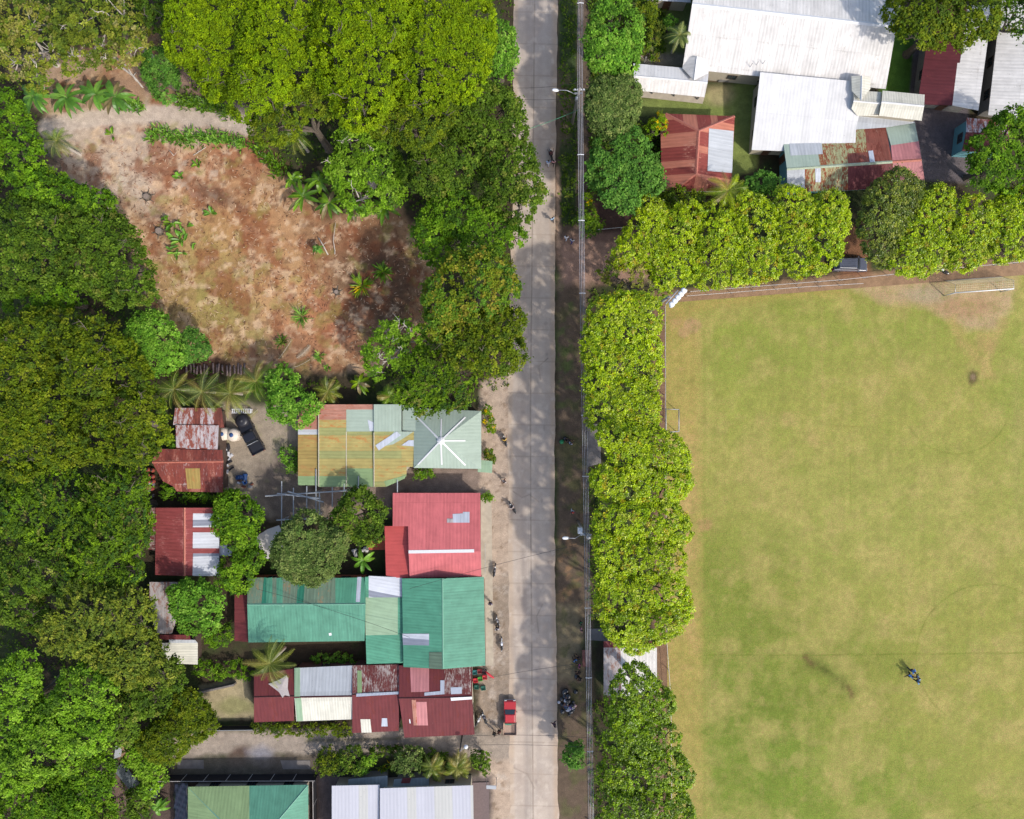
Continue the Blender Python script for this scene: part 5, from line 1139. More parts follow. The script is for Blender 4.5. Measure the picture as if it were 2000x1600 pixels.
# among the houses
tree('round_tree', 'dense bright green tree overlapping the striped roof', [(455, 990, 34), (440, 1020, 34), (480, 1010, 32), (460, 1045, 34), (480, 1050, 22), (440, 985, 24)], 7, 'mid', 'broad', dens=1.2)
tree('round_tree', 'mid green tree below the dense bright one, behind the green roof', [(455, 1110, 32), (485, 1098, 28), (440, 1130, 22), (465, 1140, 24), (500, 1090, 18)], 6, 'mid', 'broad')
tree('round_tree', 'bright green tree standing between the dusty shed and the green roof', [(375, 1165, 38), (355, 1190, 28), (400, 1180, 36), (395, 1215, 32), (370, 1215, 28), (345, 1160, 20)], 7.5, 'bright', 'broad', dens=1.2)
tree('flower_bush', 'low bush with red flowers under the bright green tree', [(430, 1245, 22), (412, 1252, 16), (442, 1232, 14)], 2.5, 'mid', 'bush', cat='bush')
tree('olive_tree', 'large grey-olive tree overhanging the long green roof', [(600, 1075, 54), (565, 1070, 40), (640, 1065, 38), (595, 1030, 34), (605, 1115, 38), (560, 1100, 34), (635, 1100, 30), (597, 1012, 16), (660, 1055, 22)], 8, 'grey', 'fine', dens=1.2)
tree('round_tree', 'dark dense tree between the steel frame and the coral red roof', [(695, 995, 36), (670, 1020, 32), (725, 1005, 28), (705, 1030, 34), (700, 970, 24), (735, 1000, 18), (720, 1045, 24)], 7.5, 'deep', 'broad', dens=1.2)
tree('bush', 'row of bushes along the south side of the rusty shack', [(330, 950, 16), (325, 965, 14), (360, 970, 14), (385, 970, 13), (410, 968, 15), (435, 968, 16)], 2.5, 'mid', 'bush', cat='bush')
tree('bush', 'small yellow-green bush growing against the rusty shack wall', [(338, 868, 10), (336, 880, 7)], 3, 'bright', 'bush', cat='bush')
tree('bush', 'bright green bush against the west wall of the mossy roof', [(562, 890, 18), (572, 905, 14), (568, 920, 10), (556, 885, 12)], 2.2, 'bright', 'bush', cat='bush')
tree('bush', 'round green bush under the star-ribbed roof edge', [(828, 920, 15), (838, 928, 11), (818, 928, 10)], 2.2, 'mid', 'bush', cat='bush')
tree('bush', 'flowering bush at the road side, north of the star-ribbed roof corner', [(952, 800, 11), (955, 822, 12), (960, 838, 9)], 1.8, 'flower', 'bush', cat='bush')
tree('bush', 'russet bush at the road side by the small green canopy', [(955, 885, 11), (958, 898, 9)], 1.8, 'rusty', 'bush', cat='bush')
tree('bush', 'small green bush at the corner of the coral red roof', [(948, 971, 11), (957, 972, 7)], 1.2, 'mid', 'bush', cat='bush')
hedge('leafy_hedge', 'strip of big-leaved greenery between the green roof and the terrace', [(608, 1288), (650, 1286), (690, 1290)], 12, 1.4, 'bright', group=None)
hedge('leafy_hedge', 'dark greenery behind the coconut palm, below the flower bush', [(380, 1300), (420, 1315), (470, 1300), (480, 1330)], 18, 1.8, 'mid')
hedge('leafy_hedge', 'yellow-green hedge along the south wall of the terrace', [(500, 1424), (560, 1426), (610, 1425), (680, 1428)], 12, 1.2, 'moss')
# garden south of the alley
tree('garden_tree', 'yellow-green garden shrub at the west end of the alley hedge', [(640, 1480, 22), (630, 1500, 18), (652, 1492, 16)], 3, 'moss', 'bush', cat='shrub')
tree('garden_tree', 'dark green garden shrub beside the yellow-green one', [(680, 1485, 24), (665, 1498, 18), (700, 1500, 20), (690, 1470, 16)], 3, 'deep', 'bush', cat='shrub')
tree('garden_tree', 'round silvery green topiary in the alley garden', [(722, 1483, 14), (714, 1490, 9)], 3.2, 'light', 'bush', cat='shrub')
tree('garden_tree', 'small bright green shrub left of the two yellow rosettes', [(706, 1497, 11), (712, 1508, 8)], 2.2, 'bright', 'bush', cat='shrub')
tree('garden_tree', 'loose grey-green shrub in the middle of the alley garden', [(795, 1480, 24), (780, 1495, 18), (805, 1500, 20), (812, 1475, 14)], 3.4, 'grey', 'bush', cat='shrub')
hedge('leafy_hedge', 'dark low hedge lining the alley behind the garden shrubs', [(730, 1468), (780, 1468), (830, 1476), (870, 1482)], 11, 1.5, 'deep')
for lab, x, y in (('left of the two yellow-striped rosette plants', 746, 1503), ('right of the two yellow-striped rosette plants', 765, 1495)): rosette(lab, x, y, 12, 'flower', 34, 1.0, .10, 'rosette_plant', 'rosette plant', 'yellow rosette plants in the alley garden')
palm('feathery areca palm with brown tips, left of its pair in the alley garden', 848, 1502, 2.6, 1.9, 'olive', 12, 'areca_palm', 'areca palms in the alley garden', .4, .15, 3)
palm('feathery areca palm with golden tips, right of its pair in the alley garden', 893, 1500, 2.6, 1.9, 'dry', 12, 'areca_palm', 'areca palms in the alley garden', .4, .25, 3)
tree('round_tree', 'small round dark green tree at the alley corner by the road', [(938, 1488, 17), (945, 1503, 13), (930, 1478, 12), (948, 1482, 11)], 3.6, 'deep', 'bush')
# bananas and palms
for i, (x, y, l) in enumerate(((60, 185, 'darkest banana plant at the left end of the row'), (126, 188, 'second banana plant from the left in the row by the track'), (182, 182, 'third banana plant from the left in the row by the track'), (221, 186, 'right-hand banana plant of the row by the track'))):
    banana(l, x, y, 2.6, 3.0, 'teal', n=15, W=.6)
GB = 'banana plants at the north-east edge of the clearing'
for x, y, l, s in ((590, 382, 'largest banana plant at the north-east edge of the clearing', 2.2), (640, 395, 'banana plant just right of the largest one at the clearing edge', 1.9), (690, 408, 'banana plant under the bright mid green tree', 1.8), (750, 402, 'shaded banana plant nearest the dark roadside trees', 2.0), (620, 350, 'banana plant behind the largest one, under the tree', 1.7)):
    banana(l, x, y, s * 1.2, 3.2, 'mid', GB, 12, W=.5)
banana('yellow-green banana plant beside the coral red annex', 708, 1096, 1.9, 2.8, 'bright', None, 8)
banana('yellow-green banana-like plant at the bottom edge left of the tarpaulin', 306, 1578, 1.5, 1.6, 'bright', None, 12, 'broad_leaf_plant')
banana('broad-leaved plant in the gap beside the shaded banana plant', 570, 350, 1.5, 2.2, 'mid', None, 10)
banana('small teal sapling with leafy crown in the middle of the clearing', 618, 484, .9, 1.8, 'teal', None, 14, 'young_sapling', .06, .3)
banana('bright banana leaves hidden among the lower left forest crowns', 246, 1408, 1.6, 6.5, 'bright', None, 8)
rosette('round yellow-green clump of strap leaves, centre right of the clearing', 705, 558, 27, 'flower', 70, 1.1, .13)
rosette('dark glossy leafy clump beside the yellow-green one in the clearing', 748, 530, 24, 'mid', 60, 1.0, .18)
rosette('bright grassy clump on its own in the lower middle of the clearing', 588, 618, 23, 'bright', 70, .9, .09)
rosette('dark leafy clump at the southern edge of the clearing', 550, 667, 16, 'deep', 36, .8, .12)
rosette('green leafy clump next to the fallen grey palm fronds', 624, 696, 14, 'bright', 34, .8, .12)
rosette('small leafy tuft below the clump beside the fallen fronds', 638, 718, 9, 'bright', 20, .6, .12)
rosette('small bright leafy tuft near the top right of the clearing', 412, 416, 15, 'bright', 9, .5, .35)
rosette('small upright leafy tuft in the pale north of the clearing', 350, 345, 14, 'bright', 9, .6, .32)
rosette('leafy tuft just right of the upright one in the north of the clearing', 385, 322, 12, 'mid', 9, .6, .32)
rosette('leaning leafy tuft beside the dirt track', 218, 262, 16, 'mid', 9, .6, .3)
rosette('large bright leafy clump by the stump on the west of the clearing', 350, 470, 38, 'bright', 30, .8, .36, spread=2)
rosette('smaller leafy clump above the large one by the stump', 330, 438, 20, 'mid', 14, .7, .36, spread=2)
hedge('leafy_hedge', 'thick strip of bright strap-leaved plants south of the dirt track', [(288, 258), (330, 265), (380, 266), (430, 268), (478, 278)], 21, 1.0, 'bright', blades=True)
hedge('leafy_hedge', 'bright strap-leaved plants north of the dirt track', [(352, 198), (390, 200), (430, 208), (455, 222)], 20, 1.1, 'mid', blades=True)
hedge('leafy_hedge', 'short strip of strap-leaved plants right of the banana row', [(232, 205), (262, 204), (278, 208)], 13, .9, 'bright', blades=True)
hedge('leafy_hedge', 'dense broad-leaved border down the north-east of the clearing', [(490, 280), (515, 300), (535, 318), (545, 335)], 20, 1.4, 'mid', blades=True)
palm('coconut palm leaning over the west end of the maroon terrace', 527, 1296, 6, 3.3, 'olive', 17, leaflet=.55, yellow=.1)
palm('shaded palm in the dark gap below the lime canopy', 575, 262, 6, 2.6, 'deep', 13, leaflet=.5)
palm('dark palm at the left of the pale track, under the forest edge', 110, 275, 5, 2.4, 'deep', 14, leaflet=.5)
GP = 'palms in the dark strip north of the houses'
for x, y, l, pl in ((340, 760, 'leftmost palm in the dark strip north of the tank yard', 'deep'), (395, 765, 'palm just left of the middle in the strip north of the tank yard', 'grey'), (450, 768, 'palm above the black pickup, in the strip north of the yard', 'olive'), (500, 745, 'palm in the strip beside the bright round tree', 'mid')):
    palm(l, x, y, 4, 3.3, pl, 18, 'young_palm', GP, .5, .12)
palm('low palm with yellow fronds north of the mossy roof', 640, 765, 3, 2.2, 'olive', 13, 'young_palm', None, .45, .2)
palm('low palm between the mossy roof and the thin pale tree', 760, 775, 3, 2.0, 'mid', 13, 'young_palm', None, .45, .15)
banana('yellowish banana plant squeezed north of the mossy roof', 700, 748, 1.8, 2.8, 'flower', None, 9)
def fallen(label, x, y, ang, L, col):
    p = G0(x, y); r = thing('fallen_frond', label, 'palm frond', (p.x, p.y, 0), group='fallen palm fronds'); q = QB(); rm = MB()
    frond(q, (p.x, p.y, .25), ang, L, .15, .2, np.array(C(*col)), .5, 26, .06, drop=.05, rachis=rm); q.build('leaflets', LEAF, r, True); rm.build('stalk', PALEBARK, r, world=True)
fallen('straw-coloured fallen frond at the southern edge of the clearing', 545, 702, .9, 3.4, (176, 164, 110))
fallen('bleached grey fallen frond pointing at the leafy clump', 580, 700, .55, 2.6, (206, 190, 160))
fallen('yellowish fallen frond below the bleached one', 565, 722, .3, 3.6, (166, 156, 92))
fallen('yellow frond drooping over the black pickup', 505, 800, 3.9, 3.2, (170, 168, 80))
fallen('dark frond lying across the edge of the rusty shack', 440, 792, 3.6, 2.0, (90, 104, 44))

# ================================================================ east side
tree('leafy_tree', 'bright green tree beside the power line at the top right', [(1195, 40, 44), (1225, 80, 34), (1190, 100, 44), (1165, 70, 28), (1222, 115, 30), (1235, 40, 24), (1165, 110, 22), (1200, 0, 34)], 12, 'bright', 'broad', dens=1.2)
tree('fine_leaf_tree', 'soft yellow-green bush between the bright tree and the school lawn', [(1258, 30, 24), (1255, 60, 20), (1268, 5, 20)], 5, 'moss', 'fine')
tree('bush', 'olive bush on the school lawn behind the palm', [(1283, 55, 17), (1280, 72, 13)], 3, 'olive', 'bush', cat='bush')
tree('bush', 'small lime bush at the corner of the school hall shadow', [(1311, 38, 12), (1308, 48, 8)], 3, 'bright', 'bush', cat='bush')
tree('bush', 'low dark plants near the walkway corner', [(1262, 90, 9), (1278, 112, 9)], 1.4, 'rusty', 'bush', cat='bush')
palm('small grey-green palm against the school hall wall', 1328, 68, 4.5, 2.0, 'grey', 14, 'garden_palm', None, .4)
tree('olive_tree', 'greyish olive tree west of the white walkway roof', [(1190, 180, 38), (1215, 205, 38), (1178, 220, 32), (1200, 240, 34), (1225, 175, 28), (1165, 195, 22)], 11, 'grey', 'fine', dens=1.2)
tree('leafy_tree', 'large mid green tree beside the rusty hip roof', [(1190, 290, 38), (1230, 280, 38), (1180, 335, 38), (1250, 320, 40), (1215, 350, 38), (1275, 350, 28), (1225, 385, 30), (1195, 375, 26)], 11, 'teal', 'broad', dens=1.2)
tree('flower_bush', 'tall yellow-flowering shrub at the corner of the rusty hip roof', [(1285, 235, 18), (1275, 255, 16), (1295, 252, 12)], 4.5, 'flower', 'bush', cat='shrub')
tree('flower_bush', 'yellow-flowering bush under the power line', [(1146, 385, 10), (1148, 400, 9)], 2.5, 'flower', 'bush', cat='shrub')
tree('feathery_tree', 'little spiky green tree beside the power line and the school path', [(1152, 425, 18), (1165, 440, 12), (1140, 420, 12), (1150, 450, 12)], 5, 'feather', 'spray')
palm('yellowish coconut palm in front of the rusty hip roof', 1422, 372, 7, 3.1, 'pitch', 17, leaflet=.5, yellow=.15)
tree('leafy_tree', 'small blue-green tree right of the yellowish palm', [(1490, 352, 24), (1510, 360, 20), (1470, 360, 18)], 6, 'teal', 'broad')
tree('leafy_tree', 'dark olive shrub tree left of the yellowish palm', [(1330, 385, 26), (1360, 395, 24), (1300, 400, 22)], 6, 'moss', 'broad', bare=2)
GR = 'yellow-green trees in the row above the pitch'
for lobes, l in (([(1245, 470, 36), (1275, 430, 34), (1270, 400, 26), (1280, 490, 36), (1220, 500, 26)], 'westernmost tree of the row above the pitch'),
    ([(1325, 450, 42), (1310, 500, 38), (1345, 420, 32), (1350, 520, 32), (1300, 540, 26)], 'second tree from the west in the row above the pitch'),
    ([(1400, 430, 42), (1400, 490, 42), (1380, 535, 30), (1430, 460, 34), (1430, 530, 28)], 'tree of the pitch row just below the yellowish palm'),
    ([(1485, 425, 40), (1480, 485, 42), (1500, 520, 30), (1460, 530, 26), (1460, 395, 24)], 'middle tree of the pitch row, below the blue-green tree'),
    ([(1560, 410, 42), (1550, 465, 42), (1565, 510, 32), (1540, 385, 28)], 'tree of the pitch row below the patchwork roof'),
    ([(1625, 400, 34), (1615, 450, 38), (1620, 495, 28), (1640, 430, 26), (1595, 520, 20)], 'tree of the pitch row just left of the grey car')):
    tree('row_tree', l, lobes, 8.5, 'pitch', 'glossy', group=GR, glossy=True)
tree('row_tree', 'olive tinged tree right of the grey car, below the pink patch of roof', [(1735, 390, 44), (1715, 440, 36), (1780, 380, 36), (1740, 450, 44), (1760, 350, 26), (1725, 490, 32)], 9, 'olive', 'glossy', glossy=True)
tree('row_tree', 'bright tree with purple-grey twigs in the row, above the motorbikes', [(1820, 420, 46), (1790, 470, 42), (1850, 470, 44), (1800, 510, 32), (1840, 385, 30), (1760, 510, 26)], 9, 'pitch', 'glossy', glossy=True, bare=4)
tree('row_tree', 'bright tree of the pitch row above the white goal', [(1905, 420, 46), (1900, 480, 42), (1880, 505, 28), (1930, 450, 36)], 9, 'pitch', 'glossy', glossy=True)
tree('row_tree', 'easternmost bright tree of the row, at the right edge', [(1975, 430, 44), (1965, 480, 34), (2010, 450, 50), (1990, 395, 34)], 9, 'pitch', 'glossy', glossy=True)
tree('leafy_tree', 'dark green tree at the right edge beside the small hut', [(1930, 290, 38), (1975, 260, 44), (1960, 330, 42), (2010, 300, 50), (1925, 340, 30), (2000, 360, 40), (1985, 225, 24)], 10, 'mid', 'broad')
tree('leafy_tree', 'big dark tree with lime tips over the maroon roof, top right', [(1770, 15, 42), (1820, 20, 48), (1875, 25, 48), (1925, 15, 42), (1830, 60, 34), (1790, 65, 24), (1880, 65, 30), (1930, 45, 26)], 11, 'moss', 'broad', dens=1.15)
tree('feathery_tree', 'spiky green tree in the top right corner', [(1990, 20, 32), (2010, 50, 26), (1975, 5, 26)], 9, 'feather', 'spray')
# trees along the west touchline
tree('thin_tree', 'thin brownish tree at the bend between the two tree rows', [(1215, 545, 32), (1250, 560, 34), (1288, 562, 28), (1245, 520, 28), (1190, 525, 22), (1270, 590, 20)], 8, 'dry', 'loose', dens=2.6, bare=5)
for lobes, l, pal in (([(1185, 615, 38), (1225, 600, 36), (1262, 635, 32), (1215, 655, 38), (1265, 600, 28), (1165, 650, 26)], 'northernmost tree of the west touchline row, beside the floodlight', 'pitch'),
    ([(1182, 705, 40), (1235, 705, 42), (1265, 680, 30), (1160, 675, 26), (1268, 735, 28)], 'second tree from the north in the west touchline row', 'pitch'),
    ([(1188, 775, 40), (1240, 768, 42), (1266, 790, 28), (1165, 745, 28), (1225, 815, 34), (1168, 815, 26), (1262, 830, 24)], 'sparser yellowish tree west of the small goal', 'pitch'),):
    tree('touchline_tree', l, lobes, 12.5, pal, 'glossy', glossy=True, dens=.9)
for lobes, l in (([(1215, 860, 36), (1255, 870, 38), (1302, 885, 42), (1240, 910, 40), (1325, 905, 26), (1195, 850, 30)], 'lime tree just below the small goal, west touchline'),
    ([(1200, 950, 36), (1250, 955, 40), (1300, 950, 42), (1180, 935, 28), (1328, 940, 28)], 'lime touchline tree just above the wider lamp pole'),
    ([(1195, 1020, 36), (1245, 1020, 40), (1300, 1020, 44), (1330, 1040, 26)], 'lime touchline tree level with the second lamp pole'),
    ([(1200, 1090, 36), (1250, 1095, 44), (1305, 1100, 40), (1180, 1060, 22)], 'lime touchline tree level with the coral red roof'),
    ([(1205, 1160, 36), (1255, 1165, 42), (1310, 1160, 38), (1185, 1130, 20), (1328, 1190, 30), (1190, 1190, 28)], 'lime touchline tree level with the big green roof'),
    ([(1210, 1225, 32), (1260, 1230, 42), (1310, 1215, 34), (1240, 1260, 24)], 'southernmost lime tree, overhanging the whitewashed stand')):
    tree('touchline_tree', l, lobes, 13.5, 'pitch', 'glossy', glossy=True, group='lime trees along the west touchline')
for lobes, l in (([(1240, 1330, 34), (1215, 1370, 34), (1265, 1360, 36), (1290, 1390, 28), (1225, 1400, 34), (1305, 1370, 16)], 'dark tree immediately below the whitewashed stand'),
    ([(1215, 1445, 38), (1260, 1435, 42), (1300, 1450, 34), (1240, 1470, 34)], 'second dark tree below the whitewashed stand'),
    ([(1205, 1520, 40), (1255, 1515, 42), (1305, 1510, 42), (1335, 1520, 24)], 'third dark tree below the whitewashed stand'),
    ([(1210, 1590, 42), (1260, 1590, 44), (1310, 1580, 42), (1340, 1600, 20)], 'dark touchline tree cut by the bottom edge')):
    tree('touchline_tree', l, lobes, 13.5, 'pitchd', 'glossy', glossy=True, group='dark trees along the west touchline')
tree('leafy_tree', 'small dark green tree on the verge right of the road, lower part', [(1120, 1470, 17), (1112, 1485, 14), (1128, 1490, 14), (1130, 1460, 10)], 4.5, 'teal', 'broad')
# undergrowth that fills the dark floor of the wood
q = QB(); n = 16000
ux = rng.uniform(-60, 1000, n); uy = rng.uniform(-60, 1660, n)
ok = (sdf_poly(ux, uy, CLEAR) > 14) & ((sdf_poly(ux, uy, [(-100, -100), (1000, -100), (1000, 760), (300, 770), (290, 1300), (300, 1500), (300, 1700), (-100, 1700)]) < 0))
ok &= sdf_poly(ux, uy, [(80, 200), (500, 200), (500, 280), (80, 290)]) > 5
ux2 = rng.uniform(1096, 1300, n); uy2 = rng.uniform(-50, 1650, n); ok2 = (ux2 < 1127) & (uy2 < 440) & (rng.random(n) < .5) | (ux2 > 1150) & (uy2 < 380) | (ux2 > 1150) & (ux2 < 1270) & (uy2 > 570) & (rng.random(n) < .4)
ok2 &= ~((ux2 > 1225) & (uy2 > 105) & (uy2 < 240)) & ~((ux2 > 1145) & (ux2 < 1200) & (((uy2 > 795) & (uy2 < 915)) | ((uy2 > 1220) & (uy2 < 1260)))) & ~((ux2 > 1170) & (uy2 > 1240) & (uy2 < 1370)) & ~((ux2 > 1135) & (ux2 < 1180) & (uy2 > 1240) & (uy2 < 1370))
X = np.concatenate([ux[ok], ux2[ok2]]); Y = np.concatenate([uy[ok], uy2[ok2]]); n = len(X)
c = np.stack([(X - CX) / S, (CY - Y) / S, rng.uniform(.1, .45, n)], 1); k = 4; idx = np.repeat(np.arange(n), k)
cc = pick('deep', n)[idx] * rng.uniform(.7, 1.15, (n * k, 1))
leaves_at(q, c[idx] + rng.normal(0, .16, (n * k, 3)) * np.array([1, 1, .4]), np.tile(np.array([[0, 0, 1.0]]), (n * k, 1)), .32, .2, cc, .8, .6)
tag(q.build('undergrowth', LEAF), kind='stuff')
# dry litter in the clearing
q = QB(); n = 11000; ux = rng.uniform(60, 860, n); uy = rng.uniform(60, 740, n); ok = (sdf_poly(ux, uy, CLEAR) < -4) & ((uy > 285) | (ux > 500)) & (vnoise(ux, uy, 26, 5) > .40); X, Y = ux[ok], uy[ok]; n = len(X)
c = np.stack([(X - CX) / S, (CY - Y) / S, rng.uniform(.03, .09, n)], 1); lc = np.array([C(222, 190, 154), C(176, 122, 84), C(112, 72, 54), C(206, 168, 128), C(150, 92, 66), C(96, 62, 46)])[rng.integers(0, 6, n)] * rng.uniform(.8, 1.2, (n, 1))
leaves_at(q, c, np.tile(np.array([[0, 0, 1.0]]), (n, 1)), .5, .07, lc, 2.2, .3)
tag(q.build('leaf_litter', attr_mat('dead_leaves', rough=.9, bump=0)), kind='stuff')
# ================================================================ poles, cables, goals
GALV = paint('galvanised', C(176, 178, 182), .45, metal=.3); POLE = paint('pole_concrete', C(150, 144, 138), .85); CABLE = paint('cable_pale', C(196, 196, 200), .5); CABLED = paint('cable_dark', (.03, .03, .03), .6)
LAMPW = paint('lamp_white', C(236, 238, 240), .35); DARK = paint('dark_metal', (.04, .04, .045), .5); GLASSD = paint('dark_glass', (.015, .018, .022), .08, spec=.9)
def mt(parent, name, mat, *tubes, n=6, smooth=True):
    m = MB()
    for pts, r in tubes: m.tube(pts, r, n)
    return m.build(name, mat, parent, smooth, world=True)
def sag(a, b, s, n=10):
    a, b = Vector(a), Vector(b); return [a.lerp(b, i / n) - Vector((0, 0, s * 4 * (i / n) * (1 - i / n))) for i in range(n + 1)]
HT = 10.0
PT = [G(1140, -430, HT), G(1133, 172, HT), G(1146, 1045, HT), G(1163, 1950, HT)]
root = thing('cable_bundle', 'bundle of pale overhead power cables with white spacers running along the road', 'power line', PT[1])
offs = [(-.26, 0), (-.08, .1), (.1, .04), (.27, 0)]
for (ox, oz) in offs:
    m = MB()
    for a, b in zip(PT[:-1], PT[1:]): o = Vector((ox, 0, oz)); m.tube(sag(a + o, b + o, .9, 14), .02, 5)
    m.build('cable', CABLE, root, world=True)
for y in (5, 303, 430, 572, 697, 811, 930, 1187, 1325, 1470):
    seg = 0 if y < 172 else (1 if y < 1045 else 2); a, b = PT[seg], PT[seg + 1]; yy = (CY - y) / S * (H - 9.4) / H; t = (a.y - yy) / (a.y - b.y); c = a.lerp(b, t) - Vector((0, 0, .9 * 4 * t * (1 - t)))
    m = MB(); m.tube([c + Vector((-.36, 0, 0)), c + Vector((-.08, 0, .1)), c + Vector((.1, 0, .04)), c + Vector((.36, 0, 0))], .045, 5); m.build('spacer', LAMPW, root, world=True)
def cable(label, a, b, s=.4, r=.02, mat=CABLED, name='overhead_cable', group=None):
    m = MB(); m.tube(sag(G(*a), G(*b), s), r, 4); return tag(m.build(name, mat), label, 'cable', group)
cable('lower dark telephone cable beside the pale power cables, upper stretch', (1128, -100, 7.5), (1130, 180, 7.5)); cable('lower dark telephone cable between the two street lamp poles', (1130, 180, 7.5), (1141, 1050, 7.5), .6)
cable('lower dark telephone cable south of the second lamp pole', (1141, 1050, 7.5), (1150, 1700, 7.5), .6)
cable('green cable crossing the road at the top', (1147, 207, 6.5), (1035, 251, 6.0), .3, .03, paint('green_cable', C(60, 150, 110), .5))
cable('thin wire from the upper lamp pole to the dark roadside tree', (1130, 162, 9), (1010, 172, 7)); cable('second thin wire from the upper lamp pole, just below the lamp', (1130, 190, 9), (1015, 194, 7))
cable('thin wire crossing the road towards the alley lamp', (1150, 1460, 8), (907, 1456, 4.2)); cable('thin wire crossing the road just above the verge bush', (1150, 1441, 8), (925, 1437, 4.0)); cable('thin wire over the tall green roof', (1146, 1060, 8), (800, 1150, 5.2), .8); cable('drop wire crossing the road by the red pickup', (1140, 1295, 8), (925, 1330, 4.5)); cable('thin wire over the long green roof', (800, 1245, 5), (500, 1150, 4.5), .8)
for nm, pts in (('upper', (1131, 172)), ('lower', (1144, 1046))): pass
def street_pole(label, top, arm, head, extra=False):
    t = G(top[0], top[1], HT + .6); root = thing('street_lamp', label, 'street lamp', (t.x, t.y, 0), group='street lamps on concrete poles beside the road'); B = Vector((t.x, t.y, 0))
    mt(root, 'pole', POLE, ([B, B + Vector((0, 0, 5)), t], [.19, .16, .12]), n=10)
    a, h = G(arm[0], arm[1], 9.0), G(head[0], head[1], 9.3); j = Vector((t.x, a.y, 8.9)); mt(root, 'arm', GALV, ([Vector((t.x, t.y, 8.6)), j.lerp(h, .5) + Vector((0, 0, .25)), h], .04))
    m = MB(); d = (h - j).normalized(); prof = [(.03, -.45), (.13, -.35), (.17, 0), (.13, .25), (.04, .36)]
    vs = []; 
    for (r, z) in prof:
        for k in range(10):
            an = 2 * PI * k / 10; s = Vector((-d.y, d.x, 0)).normalized(); vs.append(h + d * z + s * math.cos(an) * r * 1.15 + Vector((0, 0, 1)) * math.sin(an) * r * .7)
    fs = [(i * 10 + k, i * 10 + (k + 1) % 10, (i + 1) * 10 + (k + 1) % 10, (i + 1) * 10 + k) for i in range(4) for k in range(10)] + [tuple(range(9, -1, -1)), tuple(range(40, 50))]
    m.add(vs, fs); m.build('lamp_head', LAMPW, root, True, world=True)
    m = MB()
    for z in (0, -.9): m.box((t.x, t.y, HT + .1 + z), (1.3 if z == 0 else .9, .12, .12))
    m.build('crossarm', GALV, root, world=True)
    for sx in (-.5, -.2, .2, .5): m = MB(); m.lathe((t.x + sx, t.y, HT + .16), [(.05, 0), (.08, .05), (.05, .1), (.07, .15), (.03, .2)], 8); m.build('insulator', LAMPW, root, True, world=True)
    if extra:
        m = MB(); m.box((t.x - .55, t.y + .3, 8.9), (.5, .7, .8)); m.build('transformer_box', LAMPW, root, world=True)
        m = MB(); m.lathe((t.x + .45, t.y - .45, 8.2), [(.28, 0), (.3, .1), (.3, .8), (.24, .95), (.06, 1.0)], 14); m.build('transformer_drum', GALV, root, True, world=True)
    else:
        m = MB(); m.lathe((t.x - .15, t.y - .4, 8.2), [(.2, 0), (.22, .7), (.1, .85)], 12); m.build('transformer_drum', GALV, root, True, world=True)
    return root
street_pole('northern street lamp, its white head over the road at the top', (1132, 172), (1122, 180), (1084, 176)); street_pole('southern street lamp with a grey transformer box, level with the coral red roof', (1145, 1046), (1133, 1051), (1104, 1051), True)
t = G(898, 1467, 4.6); root = thing('alley_lamp', 'short leaning dark lamp pole at the mouth of the gravel alley', 'street lamp', (t.x, t.y, 0)); B = Vector((t.x, t.y, 0))
mt(root, 'pole', DARK, ([B, t], [.12, .09])); mt(root, 'arm', GALV, ([t, t + Vector((.75, .55, .1))], .03)); m = MB(); m.lathe(tuple(t + Vector((.75, .55, -.1))), [(.1, 0), (.26, .12), (.26, .25), (.1, .4)], 14); m.build('lamp_head', LAMPW, root, True, world=True)
# floodlight
HF = 14.5; t = G(1306, 580, HF); root = thing('floodlight_mast', 'tall floodlight mast with a slanting row of white lamps at the pitch corner', 'floodlight', (t.x, t.y, 0)); B = Vector((t.x, t.y, 0))
mt(root, 'pole', POLE, ([B, B + Vector((0, 0, 7)), t], [.24, .19, .14]), n=10)
a, b = G(1309, 594, HF), G(1333, 567, HF); mt(root, 'crossbar', GALV, ([t, (a + b) / 2 - Vector((.6, 0, 0))], .07), ([a + Vector((-.5, 0, 0)), b + Vector((-.5, .0, 0))], .07))
for k in range(5):
    c = a.lerp(b, k / 4) + Vector((.1, 0, 0)); d = Vector((.55, -.55, -.55)).normalized(); s = d.cross(Vector((0, 0, 1))).normalized(); w2 = d.cross(s); vs = []
    prof = [(.10, -.28), (.20, -.2), (.30, .05), (.36, .22)]
    for (r, z) in prof:
        for q_ in range(12): an = 2 * PI * q_ / 12; vs.append(c + d * z + s * math.cos(an) * r + w2 * math.sin(an) * r)
    fs = [(i * 12 + q_, i * 12 + (q_ + 1) % 12, (i + 1) * 12 + (q_ + 1) % 12, (i + 1) * 12 + q_) for i in range(3) for q_ in range(12)] + [tuple(range(11, -1, -1)), tuple(range(36, 48))]
    m = MB(); m.add(vs, fs); m.build('lamp', LAMPW, root, True, world=True)
# goals
GOALW = paint('goal_white', C(240, 240, 238), .4); NET = paint('net', C(214, 206, 170), .9)
def net(m, P, Q, R, T, nu, nv, r=.012):
    for i in range(nu + 1): m.tube([P.lerp(Q, i / nu), T.lerp(R, i / nu)], r, 3, False)
    for j in range(nv + 1): m.tube([P.lerp(T, j / nv), Q.lerp(R, j / nv)], r, 3, False)
a, b = G(1866, 572, 2.44), G(1980, 564, 2.44); root = thing('football_goal', 'full-size white football goal with net at the top right of the pitch', 'goal', (a.x, a.y, 0))
g0, g1 = Vector((a.x, a.y, 0)), Vector((b.x, b.y, 0)); bk = Vector((.05, 1.05, 0)); bk2 = Vector((.1, 1.9, 0))
mt(root, 'crossbar', GOALW, ([a, b], .07), n=10); mt(root, 'post', GOALW, ([g0, a], .07), n=10); mt(root, 'post', GOALW, ([g1, b], .07), n=10)
